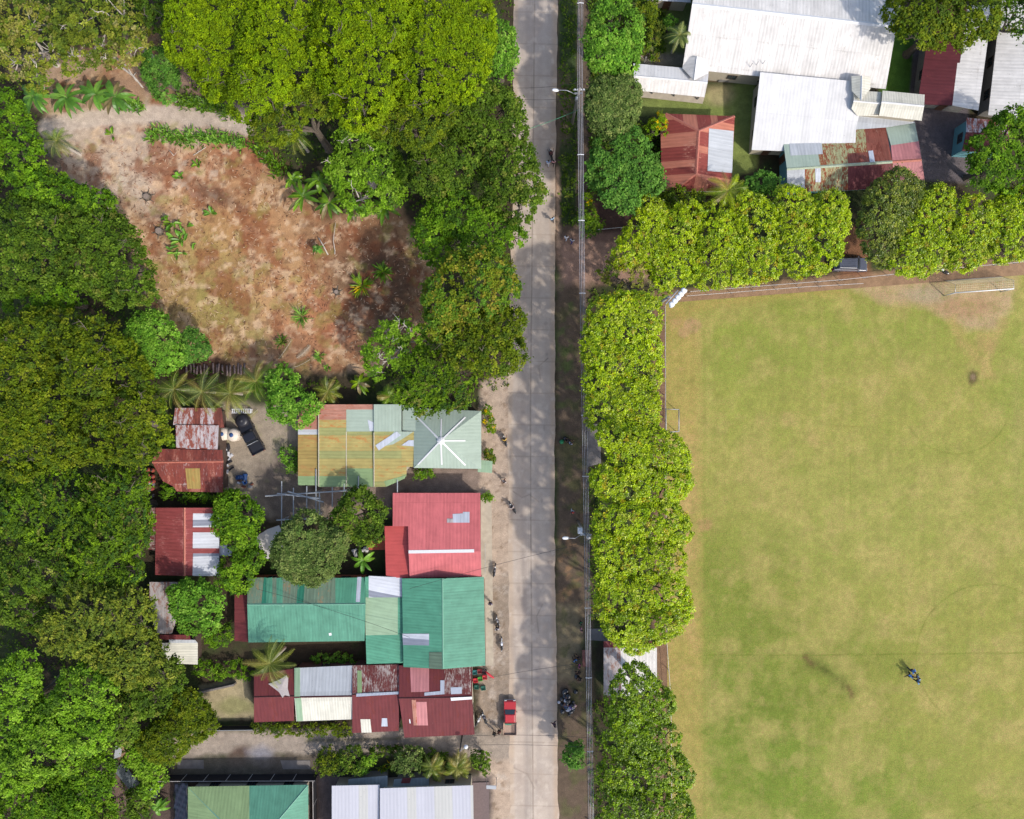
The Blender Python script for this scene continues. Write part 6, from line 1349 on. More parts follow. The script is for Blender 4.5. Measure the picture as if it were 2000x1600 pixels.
for p_, q_ in ((a, g0), (b, g1)): mt(root, 'net_bracket', GOALW, ([p_, p_ + bk + Vector((0, 0, -.05)), q_ + bk2], .03))
mt(root, 'rear_bar', GALV, ([g0 + bk2 + Vector((0, 0, .04)), g1 + bk2 + Vector((0, 0, .04))], .025))
m = MB(); net(m, a, b, b + bk, a + bk, 30, 4); net(m, a + bk, b + bk, g1 + bk2, g0 + bk2, 30, 9); net(m, g0, a, a + bk, g0 + bk2, 9, 5); net(m, g1, b, b + bk, g1 + bk2, 9, 5); m.build('net', NET, root, world=True)
root = thing('small_goal', 'small pale steel goal frame without net by the west touchline', 'goal', G(1326, 821, 0)); hz = 2.0
c = [G(1326, 800, hz), G(1326, 843, hz), G(1301, 844, hz), G(1301, 799, hz)]; f0, f1 = Vector((c[0].x, c[0].y, 0)), Vector((c[1].x, c[1].y, 0)); r0, r1 = Vector((c[3].x, c[3].y, 0)), Vector((c[2].x, c[2].y, 0))
mt(root, 'crossbar', GALV, ([c[0], c[1]], .06)); mt(root, 'rear_bar', GALV, ([c[2], c[3]], .05)); mt(root, 'side_bar', GALV, ([c[1], c[2]], .05)); mt(root, 'side_bar', GALV, ([c[3], c[0]], .05))
for p_, q_ in ((f0, c[0]), (f1, c[1]), (r0, c[3]), (r1, c[2])): mt(root, 'post', GALV, ([p_, q_], .05))

# ================================================================ vehicles
def loft(m, prof, w0, w1, inset_top=0.0):
    """side profile (y, z) swept across x; width w0 low and w1 high"""
    zs = [p[1] for p in prof]; z0, z1 = min(zs), max(zs); n = len(prof); vs = []
    for sx in (-1, 1):
        for (y, z) in prof: t = (z - z0) / (z1 - z0 + 1e-6); vs.append((sx * (w0 + (w1 - w0) * t) / 2, y, z))
    m.add(vs, [tuple(range(n)), tuple(range(2 * n - 1, n - 1, -1))] + [(i, i + n, (i + 1) % n + n, (i + 1) % n) for i in range(n)]); return m
TYRE = paint('tyre', (.02, .02, .02), .85); RIM = paint('rim', C(150, 150, 155), .35, metal=.7); REDL = paint('tail_light', C(170, 20, 20), .3); HEADL = paint('headlight', C(230, 230, 225), .15)
def bev(o, w=.03): 
    b = o.modifiers.new('b', 'BEVEL'); b.width = w; b.segments = 2; b.limit_method = 'ANGLE'; return o
def wheel(root, x, y, r=.32, w=.2):
    for nm, rr_, ww, mat in (('wheel', r, w, TYRE), ('rim', r * .6, w + .02, RIM)):
        m = MB(); m.tube([(x - ww / 2, y, r), (x - ww / 2 + .02, y, r), (x + ww / 2 - .02, y, r), (x + ww / 2, y, r)], [rr_ * .93, rr_, rr_, rr_ * .93], 18); o = m.build(nm, mat, root if nm == 'wheel' else last)
        last = o
def vehicle(name, label, cat, px, py, head, L, W, colr, kind):
    """head: angle of the nose in world degrees from +y"""
    p = G0(px, py, .006); root = thing(name, label, cat, p, math.radians(head)); paintm = paint('carpaint_%s' % name + label[:6], colr, .28, var=.03, spec=.6); h = L / 2; k = L / 4.6
    if kind == 'pickup':
        m = MB(); loft(m, [(-h + .1, .35), (h - .12, .35), (h, .5), (h - .02, .72), (h - .15, .86), (h - 1.25 * k, .96), (h - 2.9 * k, .98), (h - 2.95 * k, .55), (-h, .55), (-h, .45)], W, W * .94); bev(m.build('body', paintm, root))
        m = MB(); loft(m, [(h - 1.15 * k, .93), (h - 1.65 * k, 1.45), (h - 2.65 * k, 1.47), (h - 2.9 * k, .95)], W * .92, W * .76); bev(m.build('cab', paintm, root), .05)
        for y0, y1, z0, z1, nm in ((h - 1.17 * k, h - 1.6 * k, .98, 1.42, 'windscreen'), (h - 2.9 * k, h - 2.68 * k, 1.03, 1.42, 'rear_window')):
            m = MB(); s0, s1 = W * .42, W * .36; dy = .035 if nm == 'windscreen' else -.035; m.add([(-s0, y0 + dy, z0), (s0, y0 + dy, z0), (s1, y1 + dy, z1), (-s1, y1 + dy, z1), (-s0, y0, z0 - .03), (s0, y0, z0 - .03), (s1, y1, z1 - .03), (-s1, y1, z1 - .03)], [(0, 1, 2, 3), (7, 6, 5, 4), (0, 4, 5, 1), (1, 5, 6, 2), (2, 6, 7, 3), (3, 7, 4, 0)]); m.build(nm, GLASSD, root)
        for sx in (-1, 1):
            m = MB(); m.box((sx * W * .425, h - 2.15 * k, 1.2), (.05, .95 * k, .3)); m.build('side_window', GLASSD, root)
            m = MB(); m.box((sx * W * .54, h - 1.4 * k, 1.05), (.16, .1, .14)); bev(m.build('mirror', DARK, root))
        wb = W * (1.06 if 'red' in label else .96); bedm = paint('bed_wood', C(186, 154, 132), .8, var=.2, scale=12) if 'red' in label else paint('bed_black', (.015, .015, .018), .4)
        m = MB(); bl = h - 2.98 * k + h; cy = (-h + h - 2.98 * k) / 2; m.box((0, cy, .66), (wb * .97, bl, .06)); m.build('bed_floor', bedm, root)
        for (c_, s_) in (((-wb / 2, cy, .80), (.06, bl, .34)), ((wb / 2, cy, .80), (.06, bl, .34)), ((0, -h + .03, .80), (wb * .94, .06, .34)), ((0, h - 3.0 * k, .84), (W * .9, .05, .46))): m = MB(); m.box(c_, s_); bev(m.build('bed_side', bedm if 'red' in label else paintm, root), .015)
        if 'red' in label:
            for i in range(7): m = MB(); m.box((wb * .12 + i * .075, cy, .70), (.03, bl * .9, .03)); m.build('bed_slat', paint('slat_dark', C(110, 84, 74)), root)
            m = MB(); m.box((-.2, h - 3.12 * k, .98), (.8, .12, .1)); m.build('folded_cover', paint('teal_cloth', C(50, 150, 120), .8), root)
        if 'black' in label:
            for yy in (-.3, -1.0, -1.7): m = MB(); m.box((0, yy * k, .66), (W * .86, .05, .03)); m.build('bed_rib', GALV, root)
            mt(None, 'x', GALV) if False else None
            m = MB(); m.tube([(-W * .4, h - 3.1 * k, .9), (-W * .38, h - 3.1 * k, 1.5), (W * .38, h - 3.1 * k, 1.5), (W * .4, h - 3.1 * k, .9)], .035, 6); m.build('roll_bar', GALV, root, True)
    else:
        m = MB(); loft(m, [(-h, .45), (-h + .1, .35), (h - .15, .35), (h, .55), (h - .03, .82), (h - .2, .95), (h - 1.15 * k, 1.05), (-h + .05, 1.08)], W, W * .95); bev(m.build('body', paintm, root), .05)
        m = MB(); loft(m, [(h - 1.1 * k, 1.02), (h - 1.75 * k, 1.62), (-h + .5, 1.66), (-h + .12, 1.05)], W * .93, W * .78); bev(m.build('cab', paintm, root), .06)
        m = MB(); s0, s1 = W * .42, W * .37; y0, y1 = h - 1.12 * k, h - 1.68 * k; m.add([(-s0, y0 + .05, 1.06), (s0, y0 + .05, 1.06), (s1, y1 + .05, 1.57), (-s1, y1 + .05, 1.57), (-s0, y0, 1.02), (s0, y0, 1.02), (s1, y1, 1.52), (-s1, y1, 1.52)], [(0, 1, 2, 3), (7, 6, 5, 4), (0, 4, 5, 1), (1, 5, 6, 2), (2, 6, 7, 3), (3, 7, 4, 0)]); m.build('windscreen', GLASSD, root)
        for sx in (-1, 1):
            m = MB(); m.box((sx * W * .432, -.35, 1.32), (.04, L * .5, .36)); m.build('side_window', GLASSD, root); m = MB(); m.tube([(sx * W * .33, y1 - .2, 1.70), (sx * W * .33, -h + .7, 1.72)], .025, 5); m.build('roof_rail', DARK, root, True)
            m = MB(); m.box((sx * W * .54, h - 1.35 * k, 1.12), (.18, .1, .14)); bev(m.build('mirror', paintm, root))
        for i in range(4): m = MB(); m.box((-.36 + i * .24, -.45, 1.672), (.03, 1.9, .02)); m.build('roof_rib', paintm, root)
    for sx in (-1, 1):
        m = MB(); m.box((sx * W * .36, h - .03, .68), (.3, .12, .16)); bev(m.build('headlight', HEADL, root)); m = MB(); m.box((sx * W * .42, -h - .005, .72), (.14, .06, .24)); m.build('tail_light', REDL, root)
        for yy in (h - .78 * k, -h + .85 * k): wheel(root, sx * (W / 2 - .1), yy, .33)
    m = MB(); m.box((0, h + .03, .5), (W * .96, .1, .18)); bev(m.build('bumper', GALV if kind == 'pickup' else paintm, root)); return root
vehicle('pickup_truck', 'red pickup with a wooden bed parked at the left edge of the road', 'pickup', 996, 1397, 0, 4.3, 1.55, C(206, 24, 34), 'pickup')
vehicle('pickup_truck', 'black pickup with an open bed parked in the yard beside the water tanks', 'pickup', 495, 855, math.degrees(math.atan2(34, 66)), 4.2, 1.75, (.012, .012, .016), 'pickup')
vehicle('parked_car', 'blue-grey estate car half hidden under the trees above the pitch', 'car', 1655, 519, -91, 4.3, 1.65, C(92, 98, 116), 'suv')
def motorcycle(label, px, py, head, colr=(.03, .03, .035), group='motorcycles parked along the road side', z=0.006):
    p = G0(px, py, z); root = thing('motorcycle', label, 'motorcycle', p, math.radians(head), group); cm = paint('moto_%02.0f%02.0f%02.0f' % tuple(v * 99 for v in colr), colr, .3, spec=.6)
    for y in (.62, -.6):
        m = MB(); n = 20
        ring = lambda R, r: [((r * math.cos(b_)), y + (R + r * math.sin(b_)) * math.cos(a_), .30 + (R + r * math.sin(b_)) * math.sin(a_)) for a_ in [2 * PI * i / n for i in range(n)] for b_ in [2 * PI * j / 6 for j in range(6)]]
        m.add(ring(.25, .05), [(i * 6 + j, i * 6 + (j + 1) % 6, ((i + 1) % n) * 6 + (j + 1) % 6, ((i + 1) % n) * 6 + j) for i in range(n) for j in range(6)]); w_ = m.build('wheel', TYRE, root, True)
        m = MB(); m.tube([(-.04, y, .3), (.04, y, .3)], .06, 10)
        for a_ in range(5): m.tube([(0, y, .3), (0, y + .22 * math.cos(a_ * 1.257), .3 + .22 * math.sin(a_ * 1.257))], .012, 4)
        m.build('hub', RIM, w_)
    m = MB(); m.tube([(0, .5, .75), (0, .1, .55), (0, -.2, .45), (0, -.6, .5)], [.05, .09, .11, .05], 8); m.box((0, .02, .38), (.24, .36, .3)); m.build('frame', DARK, root)
    m = MB(); m.tube([(0, .38, .78), (0, .2, .84), (0, 0, .8), (0, -.1, .74)], [.08, .15, .13, .06], 10); m.build('tank', cm, root, True)
    m = MB(); m.tube([(0, -.05, .76), (0, -.3, .76), (0, -.62, .82), (0, -.72, .82)], [.09, .13, .11, .05], 10); m.build('seat', paint('moto_seat', (.02, .02, .02), .7), root, True)
    m = MB(); m.tube([(-.36, .36, 1.0), (-.2, .42, 1.03), (0, .46, .98), (.2, .42, 1.03), (.36, .36, 1.0)], .02, 6); m.build('handlebar', GALV, root, True)
    for sx in (-.07, .07): m = MB(); m.tube([(sx, .46, .98), (sx, .62, .3)], .022, 6); m.build('fork', GALV, root, True)
    m = MB(); m.lathe((0, .55, .86), [(.03, 0), (.09, .04), (.09, .12), (.03, .16)], 10); m.build('headlight', HEADL, root, True)
    m = MB(); m.tube([(0, .40, .62), (0, .62, .64), (0, .8, .5)], [.06, .075, .04], 8); m.tube([(0, -.45, .64), (0, -.75, .66), (0, -.88, .55)], [.07, .08, .03], 8); m.build('mudguard', cm, root, True)
    m = MB(); m.tube([(.14, .1, .3), (.16, -.7, .4)], [.03, .045], 8); m.build('exhaust', RIM, root, True); return root
MOTO = [('dark motorcycle ridden past the star-ribbed roof', 986, 860, 15, (.03, .03, .035)), ('dark motorcycle standing outside the coral red roof', 966, 1113, -10, (.04, .04, .05)), ('grey motorcycle outside the tall green roof, nearer the coral red one', 972, 1212, 12, (.15, .15, .16)),
 ('white and blue motorcycle outside the tall green roof, nearer the crates', 980, 1256, 0, (.6, .62, .68)), ('silver motorcycle leaning by the corner of the terrace', 934, 1404, -30, (.5, .5, .52)), ('dark motorcycle next to the silver one by the terrace', 946, 1398, 20, (.03, .03, .05)),
 ('white-tanked motorcycle parked behind the pitch rail, right of the grey car', 1836, 530, 60, (.7, .72, .74)), ('dark motorcycle with a rider in the road, level with the coral red roof', 1001, 991, 30, (.05, .03, .03)), ('motorcycle of the group halfway up the road, near the right verge', 1076, 306, 10, (.06, .04, .04))]
proto = None
for l, x, y, a_, c_ in MOTO:
    g_ = 'motorcycles' ; 
    motorcycle(l, x, y, a_, c_, g_)

# ================================================================ people
def skin_mesh(name, nodes, edges, root=0, sub=1):
    me = bpy.data.meshes.new(name + '_t'); me.from_pydata([n[0] for n in nodes], edges, []); ob = bpy.data.objects.new(name + '_t', me); COL.objects.link(ob)
    md = ob.modifiers.new('s', 'SKIN'); md.use_smooth_shade = True
    if not me.skin_vertices: return None
    for i, n in enumerate(nodes):
        r = n[1]; me.skin_vertices[0].data[i].radius = (r, r) if not isinstance(r, tuple) else r; me.skin_vertices[0].data[i].use_root = (i == root)
    ob.modifiers.new('u', 'SUBSURF').levels = sub
    dg = bpy.context.evaluated_depsgraph_get(); out = bpy.data.meshes.new_from_object(ob.evaluated_get(dg)); out.name = name
    bpy.data.objects.remove(ob); bpy.data.meshes.remove(me); return out
POSES = {  # hips height, torso lean (y), knees, ankles, elbows, wrists as (x, y, z) for left (-) and right (+)
 'stand': dict(hip=.90, lean=.0, knee=[(-.11, .03, .48), (.11, .0, .48)], ank=[(-.12, 0, .08), (.12, -.02, .08)], elb=[(-.26, -.04, 1.12), (.26, -.04, 1.12)], wri=[(-.27, .06, .88), (.27, .08, .9)]),
 'walk': dict(hip=.88, lean=.03, knee=[(-.1, .2, .5), (.1, -.06, .46)], ank=[(-.1, .3, .08), (.1, -.36, .16)], elb=[(-.27, -.16, 1.14), (.27, .1, 1.14)], wri=[(-.26, -.1, .9), (.25, .28, .98)]),
 'run': dict(hip=.86, lean=.12, knee=[(-.1, .34, .62), (.1, -.1, .46)], ank=[(-.1, .28, .22), (.1, -.52, .34)], elb=[(-.3, -.22, 1.16), (.3, .16, 1.16)], wri=[(-.26, -.06, 1.0), (.22, .36, 1.22)]),
 'sit': dict(hip=.5, lean=.05, knee=[(-.16, .42, .5), (.16, .42, .5)], ank=[(-.15, .46, .08), (.15, .5, .08)], elb=[(-.25, .08, .76), (.25, .08, .76)], wri=[(-.14, .34, .58), (.14, .34, .58)]),
 'ride': dict(hip=.82, lean=.16, knee=[(-.22, .3, .68), (.22, .3, .68)], ank=[(-.18, .05, .34), (.18, .05, .34)], elb=[(-.34, .3, 1.08), (.34, .3, 1.08)], wri=[(-.36, .52, 1.04), (.36, .52, 1.04)])}
PM = {}
def pose_meshes(pose):
    if pose in PM: return PM[pose]
    d = POSES[pose]; h = d['hip']; ln = d['lean']; N = [((0, 0, h + .04), (.15, .10)), ((0, ln * .4, h + .22), (.13, .09)), ((0, ln * .8, h + .40), (.16, .10)), ((0, ln, h + .53), .055), ((0, ln + .02, h + .62), (.078, .09)), ((0, ln + .02, h + .72), (.075, .085)), ((0, ln, h + .78), .04), ((0, ln + .10, h + .64), .022)]
    E = [(0, 1), (1, 2), (2, 3), (3, 4), (4, 5), (5, 6), (4, 7)]
    for i, s in enumerate((-1, 1)):
        b = len(N); N += [((s * .17, ln * .85, h + .47), .055), (d['elb'][i], .042), (d['wri'][i], .03)]; E += [(2, b), (b, b + 1), (b + 1, b + 2)]
        e, w = Vector(d['elb'][i]), Vector(d['wri'][i]); f = (w - e).normalized(); sd = f.cross(Vector((0, 0, 1)) if abs(f.z) < .8 else Vector((0, 1, 0))).normalized(); pn = len(N); palm = w + f * .055; N.append((tuple(palm), (.035, .018))); E.append((b + 2, pn))
        for k, (off, ll) in enumerate(((-.028, .07), (-.010, .082), (.010, .078), (.028, .06))):
            q0 = len(N); r_ = palm + f * .035 + sd * off; N += [(tuple(r_), .009), (tuple(r_ + f * ll * .55 + Vector((0, 0, -.006))), .008), (tuple(r_ + f * ll + Vector((0, .004, -.02))), .007)]; E += [(pn, q0), (q0, q0 + 1), (q0 + 1, q0 + 2)]
        q0 = len(N); th = w + f * .02 - sd * .035 * s; N += [(tuple(th), .010), (tuple(th + f * .04 - sd * .02 * s), .008)]; E += [(pn, q0), (q0, q0 + 1)]
        b = len(N); k_, a_ = d['knee'][i], d['ank'][i]; N += [((s * .095, 0, h - .02), .085), (k_, .056), (a_, .038), ((a_[0], a_[1] + .16, a_[2] - .04), .032)]; E += [(0, b), (b, b + 1), (b + 1, b + 2), (b + 2, b + 3)]
    body = skin_mesh('body', N, E)
    T = [((0, 0, h + .02), (.175, .125)), ((0, ln * .4, h + .22), (.15, .115)), ((0, ln * .8, h + .41), (.185, .12)), ((0, ln, h + .49), .07)]; TE = [(0, 1), (1, 2), (2, 3)]
    for i, s in enumerate((-1, 1)):
        b = len(T); e = Vector(d['elb'][i]); sh = Vector((s * .18, ln * .85, h + .46)); T += [(tuple(sh), .075), (tuple(sh.lerp(e, .85)), .062)]; TE += [(2, b), (b, b + 1)]
    shirt = skin_mesh('shirt', T, TE)
    L_ = [((0, 0, h + .05), (.165, .12))]; LE = []
    for i, s in enumerate((-1, 1)):
        b = len(L_); k_, a_ = Vector(d['knee'][i]), Vector(d['ank'][i]); L_ += [((s * .1, 0, h - .04), .105), (tuple(k_), .075), (tuple(k_.lerp(a_, .85)), .058)]; LE += [(0, b), (b, b + 1), (b + 1, b + 2)]
    trousers = skin_mesh('trousers', L_, LE)
    m = MB(); c = Vector((0, ln - .005, h + .70)); vs = []; n = 12
    for j in range(6):
        t_ = (j / 5) * PI * .58
        for k in range(n): a_ = 2 * PI * k / n; vs.append((c.x + .098 * math.sin(t_ + .02) * math.cos(a_), c.y - .01 + .112 * math.sin(t_ + .02) * math.sin(a_), c.z + .11 * math.cos(t_) - (.03 if math.sin(a_) < 0 else 0) * (j / 5)))
    fs = [(j * n + k, (j + 1) * n + k, (j + 1) * n + (k + 1) % n, j * n + (k + 1) % n) for j in range(5) for k in range(n)]; m.add(vs, fs); hair = m.mesh('hair', True)
    PM[pose] = (body, shirt, trousers, hair); return PM[pose]
SKINM = paint('skin', C(150, 104, 80), .6, var=.05); HAIRM = paint('hair', (.015, .012, .01), .7)
def person(label, px, py, head, pose, shirt, trousers, group=None, z=0.0, hair=HAIRM, scale=1.0):
    p = G0(px, py, z); root = thing('person', label, 'person', p, math.radians(head), group); root.scale = (scale,) * 3
    for nm, me, mat in zip(('body', 'shirt', 'trousers', 'hair'), pose_meshes(pose), (SKINM, paint('cloth_%d_%d_%d' % shirt, C(*shirt), .85), paint('cloth_%d_%d_%d' % trousers, C(*trousers), .85), hair)):
        if len(me.materials) == 0: me.materials.append(mat)
        o = bpy.data.objects.new(nm, me); COL.objects.link(o); o.parent = root; o.material_slots[0].link = 'OBJECT'; o.material_slots[0].material = mat
        so = o.modifiers.new('n', 'SOLIDIFY') if nm == 'hair' else None
        if so: so.thickness = .012
    return root
W_, K_, N_, B_ = (230, 232, 238), (26, 24, 28), (36, 44, 84), (60, 150, 240)
person('person in a pale blue top walking alone up the road, right side', 1078, 432, 20, 'walk', (170, 206, 236), (40, 44, 60))
person('person in white walking on the verge, left of a pair', 1105, 467, 160, 'walk', W_, (214, 220, 236)); person('person in a white top and blue trousers, right of a pair on the verge', 1116, 473, 150, 'walk', W_, (30, 50, 140))
person('rider in a maroon top on the motorcycle halfway up the road', 1076, 306, 10, 'ride', (96, 50, 56), (50, 40, 44)); person('person in light blue walking beside the motorcycle group', 1070, 322, 170, 'walk', (150, 190, 240), (220, 220, 230)); person('person in pink and black at the right of the motorcycle group', 1080, 322, 170, 'walk', (214, 160, 170), K_)
person('rider in a yellow top on the motorcycle by the star-ribbed roof', 986, 860, 15, 'ride', (226, 180, 40), (40, 36, 34)); person('person in white and brown walking beside the small green canopy', 985, 939, 140, 'walk', (220, 206, 200), (110, 50, 44))
person('rider in a white top on the motorcycle in the road', 1001, 991, 30, 'ride', (220, 206, 200), (90, 56, 50)); person('person in a blue checked top outside the tall green roof', 958, 1175, 0, 'stand', (90, 92, 150), (60, 44, 48))
person('person in dark blue walking beside the grey motorcycle', 971, 1224, 0, 'walk', (200, 200, 210), (40, 40, 50)); person('person in dark green by the red pickup, left of a pair', 966, 1427, -20, 'stand', (40, 66, 66), K_); person('person in a brown top by the red pickup, right of a pair', 975, 1423, 30, 'stand', (120, 62, 50), K_)
person('person in dark purple crossing the right edge of the road', 1082, 1409, 100, 'walk', (60, 40, 72), (44, 34, 60)); person('person in a red cap and white trousers walking under the touchline trees', 1117, 998, 175, 'walk', (120, 40, 60), (200, 214, 226), hair=paint('red_cap', C(220, 70, 40), .7))
person('person in black sitting on the verge by a green bag', 1109, 861, 60, 'sit', (34, 30, 38), (30, 28, 34)); person('person in white sitting next to the one in black on the verge', 1113, 866, -40, 'sit', (190, 196, 224), (40, 38, 50))
person('person with a pink top on the verge below the spacers', 1134, 1225, 100, 'stand', (232, 150, 170), (60, 50, 60)); person('person in green standing by the cables on the verge', 1133, 1213, 60, 'stand', (20, 130, 80), K_)
person('person in magenta sitting on the verge by the brown bench', 1131, 1297, 80, 'sit', (226, 90, 170), (30, 30, 44)); person('person in dark navy sitting above the magenta one', 1130, 1282, 60, 'sit', (26, 28, 44), K_); person('person in sky blue sitting nearest the road on the verge', 1123, 1287, 30, 'sit', (90, 160, 230), (34, 34, 44)); person('person in black sitting below the magenta one', 1131, 1310, 110, 'sit', (24, 22, 30), K_); person('person in grey crouched at the south end of the verge group', 1132, 1322, 130, 'sit', (50, 50, 62), K_)
GP = 'football players in blue kit on the pitch'
person('player in blue at the top of the cluster on the pitch', 1774, 1305, -140, 'run', B_, (24, 30, 60), GP); person('player in blue at the left of the cluster on the pitch', 1769, 1315, -60, 'run', B_, (20, 20, 30), GP); person('player in blue at the bottom of the cluster on the pitch', 1785, 1325, 60, 'run', (60, 150, 220), (24, 26, 40), GP); person('player in pale and black, right of the cluster on the pitch', 1785, 1317, 100, 'run', (160, 190, 220), K_, GP)
p = G0(1778, 1320, .12); root = thing('football', 'small white ball at the feet of the players', 'ball', p); m = MB(); m.lathe((0, 0, -.11), [(.01, 0), (.06, .015), (.1, .06), (.11, .11), (.1, .16), (.06, .205), (.01, .22)], 14); m.build('ball', GOALW, root, True)
root.children[0].name = 'ball_skin'
# ================================================================ yard things
def lath(name, label, cat, px, py, prof, mat, group=None, lid=None, z=0, n=20, lidname='lid'):
    p = G(px, py, z + prof[-1][1]); p.z = z; root = thing(name, label, cat, p, group=group); m = MB(); m.lathe((0, 0, 0), prof, n); m.build(name.split('_')[-1] + '_body', mat, root, True)
    if lid: m = MB(); m.lathe((0, 0, prof[-1][1]), lid[0], 12); m.build(lidname, lid[1], root, True)
    return root
TANK = [(.78, 0), (.82, .1), (.82, 1.3), (.70, 1.55), (.30, 1.72)]; CR = paint('tank_cream', C(232, 216, 196), .5); BLUE = paint('blue_plastic', C(44, 84, 140), .5)
LIDP = ([(.25, 0), (.26, .08), (.1, .12)], BLUE)
lath('water_tank', 'cream round water tank tucked against the rusty shack', 'water tank', 433, 848, TANK, CR, 'cream water tanks', LIDP); lath('water_tank', 'cream round water tank standing clear, nearer the black pickup', 'water tank', 452, 850, TANK, CR, 'cream water tanks', LIDP)
lath('water_tank', 'black round tank beside the white slatted rack', 'water tank', 471, 822, [(.8, 0), (.85, .1), (.85, 1.1), (.5, 1.3)], paint('black_tank', (.015, .015, .02), .4), None, ([(.2, 0), (.2, .08)], DARK))
root = thing('slatted_rack', 'white slatted rack standing at the top of the tank yard', 'rack', G0(475, 803)); m = MB(); p = G0(475, 803)
for k in range(9): m2 = MB(); m2.box((p.x - 1.1 + k * .28, p.y, .72), (.08, .5, .04)); m2.build('slat', LAMPW, root, world=True)
for yy in (-.25, .25): m2 = MB(); m2.box((p.x, p.y + yy, .68), (2.5, .06, .05)); m2.build('rail', LAMPW, root, world=True)
for xx in (-1.15, 1.15): m2 = MB(); m2.box((p.x + xx, p.y, .33), (.06, .5, .66)); m2.build('leg', LAMPW, root, world=True)
DR = [(.27, 0), (.29, .05), (.28, .3), (.29, .33), (.28, .58), (.29, .62), (.28, .86), (.26, .88)]
def drum_lying(label, px, py, ang, mat, L=.9, r=.3, name='drum', z=0):
    p = G0(px, py, z + r); root = thing(name, label, 'drum', p, group='blue drums in the yard'); d = Vector((math.cos(ang), math.sin(ang), 0)); m = MB(); m.tube([d * -L / 2, d * (-L / 2 + .03), d * -.12, d * -.1, d * -.08, d * .1, d * .12, d * .14, d * (L / 2 - .03), d * L / 2], [r * .9, r, r * .97, r * 1.03, r * .97, r * .97, r * 1.03, r * .97, r, r * .9], 16); m.build('drum_shell', mat, root, True)
    m = MB(); m.tube([d * (L / 2 - .01), d * (L / 2 + .03)], r * .2, 8); m.build('bung', DARK, root); return root
drum_lying('blue drum lying on its side, top left of the junk in the yard', 470, 932, .1, BLUE); drum_lying('second blue drum lying just above the upright bucket', 480, 931, 1.4, BLUE, .8)
lath('bucket', 'bright blue upright tub among the yard junk', 'tub', 479, 942, [(.2, 0), (.28, .4), (.25, .4), (.2, .1)], paint('blue_light', C(70, 130, 200), .5), None, ([(.29, -.03), (.29, .01)], BLUE), lidname='rim')
# generic rubbish
def lump(name, label, cat, px, py, r, mat, group, z=0.0, flat=.7, seed=0, tie=True):
    rr = random.Random(seed * 7 + int(px * 3 + py)); p = G0(px, py, z); root = thing(name, label, cat, p, rr.uniform(0, 6), group); m = MB(); n = 10; vs = []; rings = 6
    for j in range(rings + 1):
        t_ = PI * j / rings
        for k in range(n): a_ = 2 * PI * k / n; q_ = r * (1 + rr.uniform(-.16, .16)); vs.append((q_ * math.sin(t_) * math.cos(a_), q_ * math.sin(t_) * math.sin(a_), r * flat * (1 - math.cos(t_)) * .95 + .01))
    m.add(vs, [(j * n + k, j * n + (k + 1) % n, (j + 1) * n + (k + 1) % n, (j + 1) * n + k) for j in range(rings) for k in range(n)]); m.build('bag_skin', mat, root, True)
    if tie: m = MB(); m.tube([(0, 0, r * flat * 1.8), (rr.uniform(-.05, .05), 0, r * flat * 1.8 + .12), (0, .03, r * flat * 1.8 + .2)], [.06, .03, .08], 6); m.build('knot', mat, root)
    return root
BAGK = paint('bag_black', (.014, .014, .018), .25, spec=.7, var=.2); rr = random.Random(9)
BC = [('black', BAGK)] * 9 + [('white', paint('bag_white', C(214, 214, 222), .5)), ('blue', paint('bag_blue', C(50, 130, 190), .5)), ('brown', paint('bag_brown', C(160, 112, 92), .6)), ('pinkish', paint('bag_pink', C(212, 170, 170), .5)), ('purple', paint('bag_purple', C(110, 90, 160), .5))]
for i in range(34):
    a_ = rr.uniform(0, 6.28); q_ = math.sqrt(rr.random()); x, y = 1107 + 16 * q_ * math.cos(a_), 1372 + 26 * q_ * math.sin(a_); nm, mt_ = rr.choice(BC); rad = rr.uniform(.2, .38); zz = max(0, .35 * (1 - q_) + rr.uniform(-.1, .1)) if i > 14 else 0
    lump('rubbish_bag', nm + ' rubbish bag in the big heap on the verge by the road', 'rubbish bag', x, y, rad, mt_, nm + ' bags of the roadside rubbish heap', zz, seed=i)
for i, (x, y, nm, mt_) in enumerate(((1097, 863, 'green bag on the verge beside the two sitting people', paint('bag_green', C(30, 150, 90), .5)), (1124, 1350, 'lone black bag at the top right of the rubbish heap', BAGK), (1104, 857, 'black bag behind the sitting people on the verge', BAGK), (1126, 1320, 'black bag beside the crouched person on the verge', BAGK))): lump('rubbish_bag', nm, 'bag', x, y, .3, mt_, None, seed=i + 50)
# junk along the shack
JC = [('white', C(220, 220, 224)), ('grey', C(140, 140, 146)), ('rusty', C(130, 70, 50)), ('dark', C(50, 48, 54))]
def scrap(label, px, py, s, ang, col, group, z=0.0):
    p = G0(px, py, z); root = thing('scrap_piece', label, 'scrap', p, ang, group); m = MB(); m.box((0, 0, s[2] / 2), s, 0, .92); bev(m.build('panel', paint('scrap_%s' % col[0], col[1], .6, var=.2), root), .02)
    m = MB(); m.box((s[0] * .1, 0, s[2] + .03), (s[0] * .5, s[1] * .3, .06)); m.build('rib', paint('scrap_%s' % col[0], col[1]), root)
for i in range(16):
    c_ = rr.choice(JC); scrap(c_[0] + ' piece of scrap piled along the east wall of the rusty shack', rr.uniform(439, 453), 872 + i * 3.6, (rr.uniform(.3, .8), rr.uniform(.15, .4), rr.uniform(.15, .5)), rr.uniform(0, 3), c_, c_[0] + ' scrap along the shack wall')
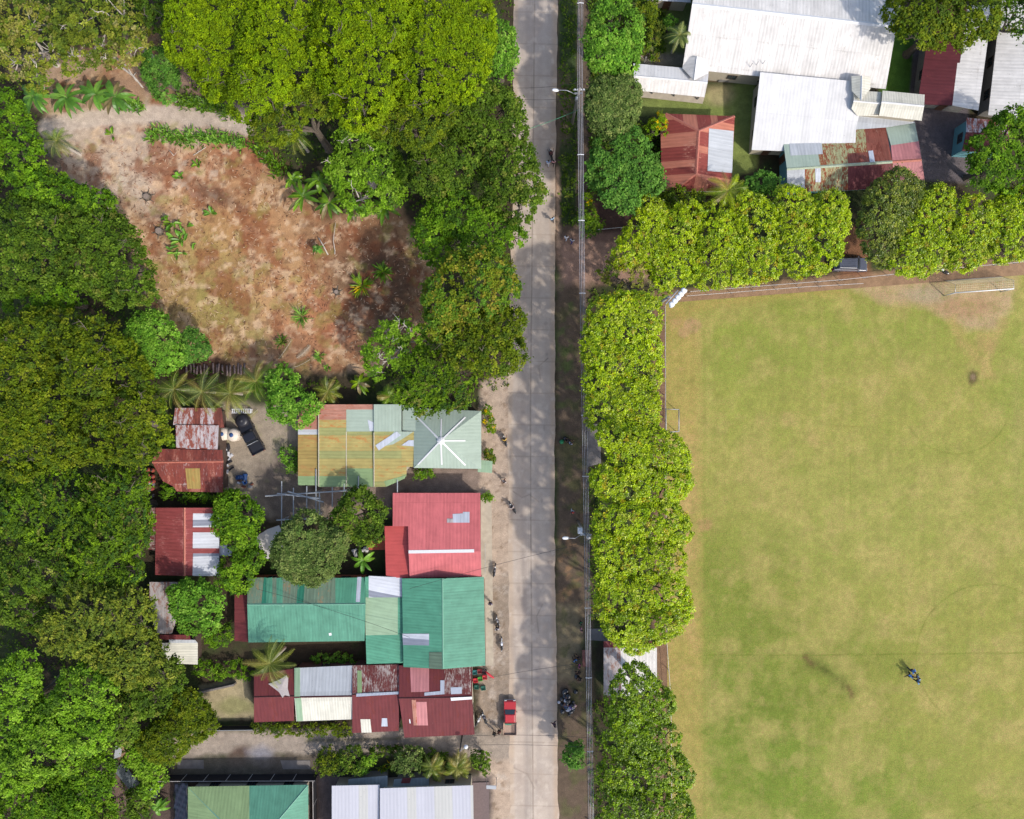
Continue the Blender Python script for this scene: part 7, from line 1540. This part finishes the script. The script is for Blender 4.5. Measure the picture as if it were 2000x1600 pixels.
for i in range(7): c_ = rr.choice(JC[:3]); scrap(c_[0] + ' odd piece beside the blue drums in the yard', rr.uniform(466, 496), rr.uniform(936, 952), (rr.uniform(.3, .5), rr.uniform(.2, .4), rr.uniform(.2, .4)), rr.uniform(0, 3), c_, c_[0] + ' pieces beside the blue drums')
TERRA = paint('terracotta', C(168, 74, 56), .7); JAR = [(.16, 0), (.27, .15), (.29, .35), (.2, .55), (.14, .6), (.17, .66)]
for i in range(12):
    x, y = 279 + (i % 3) * 8 + rr.uniform(-2, 2), 918 + (i // 3) * 12 + rr.uniform(-2, 2)
    lath('clay_pot', 'terracotta pot in the cluster west of the rusty shack', 'pot', x, y, JAR, TERRA, 'terracotta pots west of the shack', ([(.1, 0), (.12, .02)], DARK), lidname='opening')
for i in range(7): c_ = rr.choice(JC[:2]); scrap(c_[0] + ' scrap lying below the terracotta pots', rr.uniform(278, 302), rr.uniform(945, 975), (rr.uniform(.3, .6), rr.uniform(.2, .4), .2), rr.uniform(0, 3), c_, c_[0] + ' scrap below the pots')
# logs
for i in range(17):
    x = 366 + i * 7 + rr.uniform(-2, 2); p = G0(x, 722 + rr.uniform(-3, 3), .12 + (.18 if i % 3 == 0 else 0)); root = thing('log', 'weathered grey log in the shaded row north of the tank yard', 'log', p, rr.uniform(-.12, .12), 'weathered logs laid side by side'); L_ = rr.uniform(1.0, 1.5); m = MB(); m.tube([(0, -L_ / 2, 0), (0.02, 0, .01), (0, L_ / 2, 0)], [.12, .13, .11], 9); m.build('log_bark', paint('log_grey', C(132, 112, 108), .9, var=.3, scale=12), root, True)
    m = MB(); m.tube([(0, -L_ / 2 - .01, 0), (0, -L_ / 2 + .01, 0)], .1, 9); m.build('cut_end', paint('log_cut', C(180, 150, 120), .9), root)
def stump(label, px, py, r):
    p = G0(px, py); root = thing('tree_stump', label, 'stump', p); m = MB(); m.lathe((0, 0, 0), [(r * 1.3, 0), (r, .15), (r * .95, .4)], 12); m.build('stump_bark', BARK, root, True); m = MB(); m.lathe((0, 0, .39), [(r * .9, 0), (r * .88, .02)], 12); m.build('cut_top', paint('stump_top', C(150, 132, 118), .8, var=.25, scale=8), root)
    for k in range(6): a_ = k * 1.05 + .3; m = MB(); m.tube([(math.cos(a_) * r, math.sin(a_) * r, .1), (math.cos(a_) * r * 2.6, math.sin(a_) * r * 2.6 + .1, .01)], [.09, .03], 5); m.build('root', BARK, root, True)
stump('pale-topped stump with spreading roots in the north of the clearing', 288, 385, .42); stump('grey stump beside the large leafy clump on the west of the clearing', 312, 452, .45); stump('small dark stump below the yellow-green clump', 658, 571, .3)
for lab, pts, r in (('thin bare trunk standing shadowless in the middle of the clearing', [(654, 497, 0), (655, 490, .2), (652, 470, .3), (657, 436, .35)], .06), ('fallen grey branch beside the teal sapling', [(641, 498, .1), (632, 480, .3), (624, 466, .4)], .09), ('pale stick lying in the north of the clearing', [(331, 294, .1), (340, 305, .1)], .05), ('white pole lying at the end of the palm row', [(336, 193, .1), (344, 201, .1)], .08), ('dead branch lying at the north edge of the clearing', [(403, 288, .1), (385, 300, .1), (378, 304, .1)], .05), ('pale fallen log under the scrub trees by the track', [(205, 122, .3), (235, 130, .3), (262, 150, .2), (280, 172, .1)], .16), ('second fallen log under the scrub trees, thinner', [(228, 114, .4), (250, 132, .3), (268, 160, .15)], .1)):
    m = MB(); P = [G0(*q_) for q_ in pts]; m.tube(P, [r * (1 - .12 * i) for i in range(len(P))], 6)
    c = P[len(P) // 2]; m.tube([c, c + Vector((.5, .35, .25))], [r * .5, r * .2], 5); tag(m.build('fallen_branch', PALEBARK, smooth=True), lab.replace('thin bare trunk standing shadowless', 'thin bare trunk lying'), 'branch')
# fruit crates
for x, y, c_, nm in ((929, 1328, (226, 24, 44), 'red crate, left of two at the fruit stand'), (947, 1322, (226, 30, 48), 'red crate, right of two at the fruit stand'), (938, 1325, (70, 170, 40), 'lime green crate between the two red ones'), (928, 1312, (30, 130, 130), 'teal crate at the north end of the fruit stand'), (937, 1310, (150, 30, 40), 'dark red crate beside the teal one'), (931, 1341, (24, 110, 90), 'dark green crate below the red ones'), (944, 1343, (30, 116, 96), 'dark green crate at the south end of the stand'), (946, 1311, (60, 30, 36), 'maroon crate at the north end of the stand')):
    p = G0(x, y, .02); root = thing('crate', nm, 'crate', p, rr.uniform(-.15, .15), 'plastic crates at the fruit stand'); cm = paint('crate_%d%d' % (c_[0], c_[1]), C(*c_), .5); s_ = .56
    m = MB(); m.box((0, 0, .03), (s_, s_ * .85, .05)); m.build('crate_floor', cm, root)
    for (cx_, cy_, sx_, sy_) in ((0, s_ * .425, s_, .03), (0, -s_ * .425, s_, .03), (s_ / 2, 0, .03, s_ * .88), (-s_ / 2, 0, .03, s_ * .88)): m = MB(); m.box((cx_, cy_, .1), (sx_, sy_, .1)); m.box((cx_, cy_, .27), (sx_, sy_, .1)); m.build('crate_side', cm, root)
p = G0(956, 1312, 1.0); root = thing('folded_parasol', 'red folded parasol leaning outside the tall green roof', 'parasol', p); m = MB(); m.tube([(-.5, .45, .1), (-.2, .2, .15), (.3, -.25, .1), (.6, -.45, 0)], [.03, .13, .16, .05], 8); m.build('canopy', paint('red_cloth', C(226, 40, 60), .7), root, True); m = MB(); m.tube([(-.8, .65, -.9), (-.4, .4, .1)], .02, 5); m.build('pole', GALV, root)
# stones and white things beside the annex
for i in range(9):
    x, y = 688 + rr.uniform(0, 30), 1068 + rr.uniform(0, 18); lump('stone', 'pale stone in the heap beside the coral red annex', 'stone', x, y, rr.uniform(.18, .34), paint('stone_pale', C(206, 202, 200), .8, var=.15), 'pale stones beside the annex', seed=i + 90, tie=False)
m = MB(); P = [G(*q_, 2.6) for q_ in ((500, 1048), (522, 1034), (545, 1026), (556, 1050), (548, 1082), (522, 1092), (498, 1078))]; m.slab(P, .04); tag(m.build('awning', paint('awning_white', C(212, 206, 200), .7, var=.08)), 'white awning showing between the round tree and the grey-olive tree', 'awning')
for (x, y) in ((505, 1068), (540, 1034)): pass
m = MB(); P = [G(*q_, .75) for q_ in ((1137, 1270), (1153, 1270), (1154, 1303), (1138, 1303))]; root = thing('bench', 'brown wooden bench under the cables beside the seated group', 'bench', P[0]); m.slab(P, .06); m.build('seat', paint('bench_brown', C(140, 84, 72), .7, var=.15), root, world=True)
for q_ in P: c = sum(P, Vector()) / 4; e = q_.lerp(c, .15); m = MB(); m.box((e.x, e.y, .34), (.1, .1, .68)); m.build('leg', WALLD, root, world=True)
# flags
for i, (x, y, nm) in enumerate(((1447, 157, 'left bare flagpole outside the school hall'), (1458, 154, 'middle flagpole with a small flag outside the school hall'), (1470, 152, 'right bare flagpole outside the school hall'))):
    p = G0(x, y); root = thing('flagpole', nm, 'flagpole', p, group='flagpoles outside the school hall'); m = MB(); m.tube([(0, 0, 0), (0, 0, 4.6)], [.05, .03], 8); m.build('pole', GALV, root, True); m = MB(); m.lathe((0, 0, 4.6), [(.02, 0), (.06, .04), (.02, .1)], 8); m.build('finial', GALV, root, True)
    if i == 1:
        q = QB(); z0 = 2.4
        for k, c_ in enumerate(((30, 50, 130), (230, 230, 230), (206, 30, 40), (206, 30, 40), (230, 230, 230), (30, 50, 130))):
            for j in range(6): a0_, a1_ = j * .14, (j + 1) * .14; q.add(np.array([[(a0_, math.sin(j * .9) * .06, z0 + k * .1), (a1_, math.sin((j + 1) * .9) * .06, z0 + k * .1), (a1_, math.sin((j + 1) * .9) * .06, z0 + k * .1 + .1), (a0_, math.sin(j * .9) * .06, z0 + k * .1 + .1)]]), np.array([C(*c_)]))
        q.build('flag', attr_mat('flag_cloth', bump=0), root)
root = thing('notice_board', 'low board with white and blue panels outside the school hall', 'board', G0(1418, 158)); 
for k, c_ in enumerate(((236, 236, 240), (70, 110, 190), (230, 236, 220), (40, 60, 120), (90, 150, 80))): m = MB(); p = G0(1408 + k * 7, 157); m.box((p.x, p.y, .9), (.4, .25, .9)); m.build('panel', paint('board_%d' % k, C(*c_), .6), root, world=True)
m = MB(); p = G0(1422, 158); m.box((p.x, p.y - .15, .3), (2.6, .08, .5)); m.build('base', WALLG, root, world=True)
root = thing('sign_board', 'small pale sign on two posts by the brown tiles', 'sign', G0(960, 1538)); m = MB(); P = [G(*q_, 2.4) for q_ in ((950, 1534), (969, 1535), (969, 1542), (950, 1541))]; m.slab(P, .06); m.build('panel', PALE, root, world=True)
for q_ in (P[0], P[1]): m = MB(); m.tube([(q_.x, q_.y - .2, 0), (q_.x, q_.y - .2, 2.38)], .04, 6); m.build('post', GALV, root, world=True)
# ================================================================ light and camera
w = bpy.data.worlds.new('World'); scene.world = w; w.use_nodes = True; nt = w.node_tree; nt.nodes.clear()
sky = nt.nodes.new('ShaderNodeTexSky'); sky.sky_type = 'NISHITA'; sky.sun_disc = False
sky.sun_elevation = SUN_EL; sky.air_density = 1.0; sky.dust_density = 2.5; sky.ozone_density = 1.0
sd = Vector((-SUN_DIR[0], -SUN_DIR[1])).normalized()      # towards the sun
sky.sun_rotation = math.atan2(sd.x, sd.y)
bg = nt.nodes.new('ShaderNodeBackground'); bg.inputs['Strength'].default_value = SKY_STR; ow = nt.nodes.new('ShaderNodeOutputWorld')
nt.links.new(sky.outputs[0], bg.inputs[0]); nt.links.new(bg.outputs[0], ow.inputs[0])
ld = bpy.data.lights.new('sun', 'SUN'); ld.energy = SUN_E; ld.angle = math.radians(1.6); ld.color = (1.0, .95, .88)
lo = bpy.data.objects.new('sun', ld); COL.objects.link(lo)
lo.rotation_euler = Vector((sd.x * math.cos(SUN_EL), sd.y * math.cos(SUN_EL), math.sin(SUN_EL))).to_track_quat('Z', 'Y').to_euler()
lo.location = (60, -60, 80)
cam = bpy.data.cameras.new('camera'); co = bpy.data.objects.new('camera', cam); COL.objects.link(co)
co.location = (0, 0, H); co.rotation_euler = (0, 0, 0)
cam.sensor_fit = 'HORIZONTAL'; cam.sensor_width = 36; cam.lens = 36 * H / (2000 / S); cam.clip_end = 20000; cam.clip_start = .5
scene.camera = co
vs = scene.view_settings; vs.view_transform = 'Standard'; vs.look = 'None'; vs.gamma = 1; vs.exposure = EXPO; vs.use_curve_mapping = False
scene.cycles.max_bounces = 6; scene.cycles.transparent_max_bounces = 4
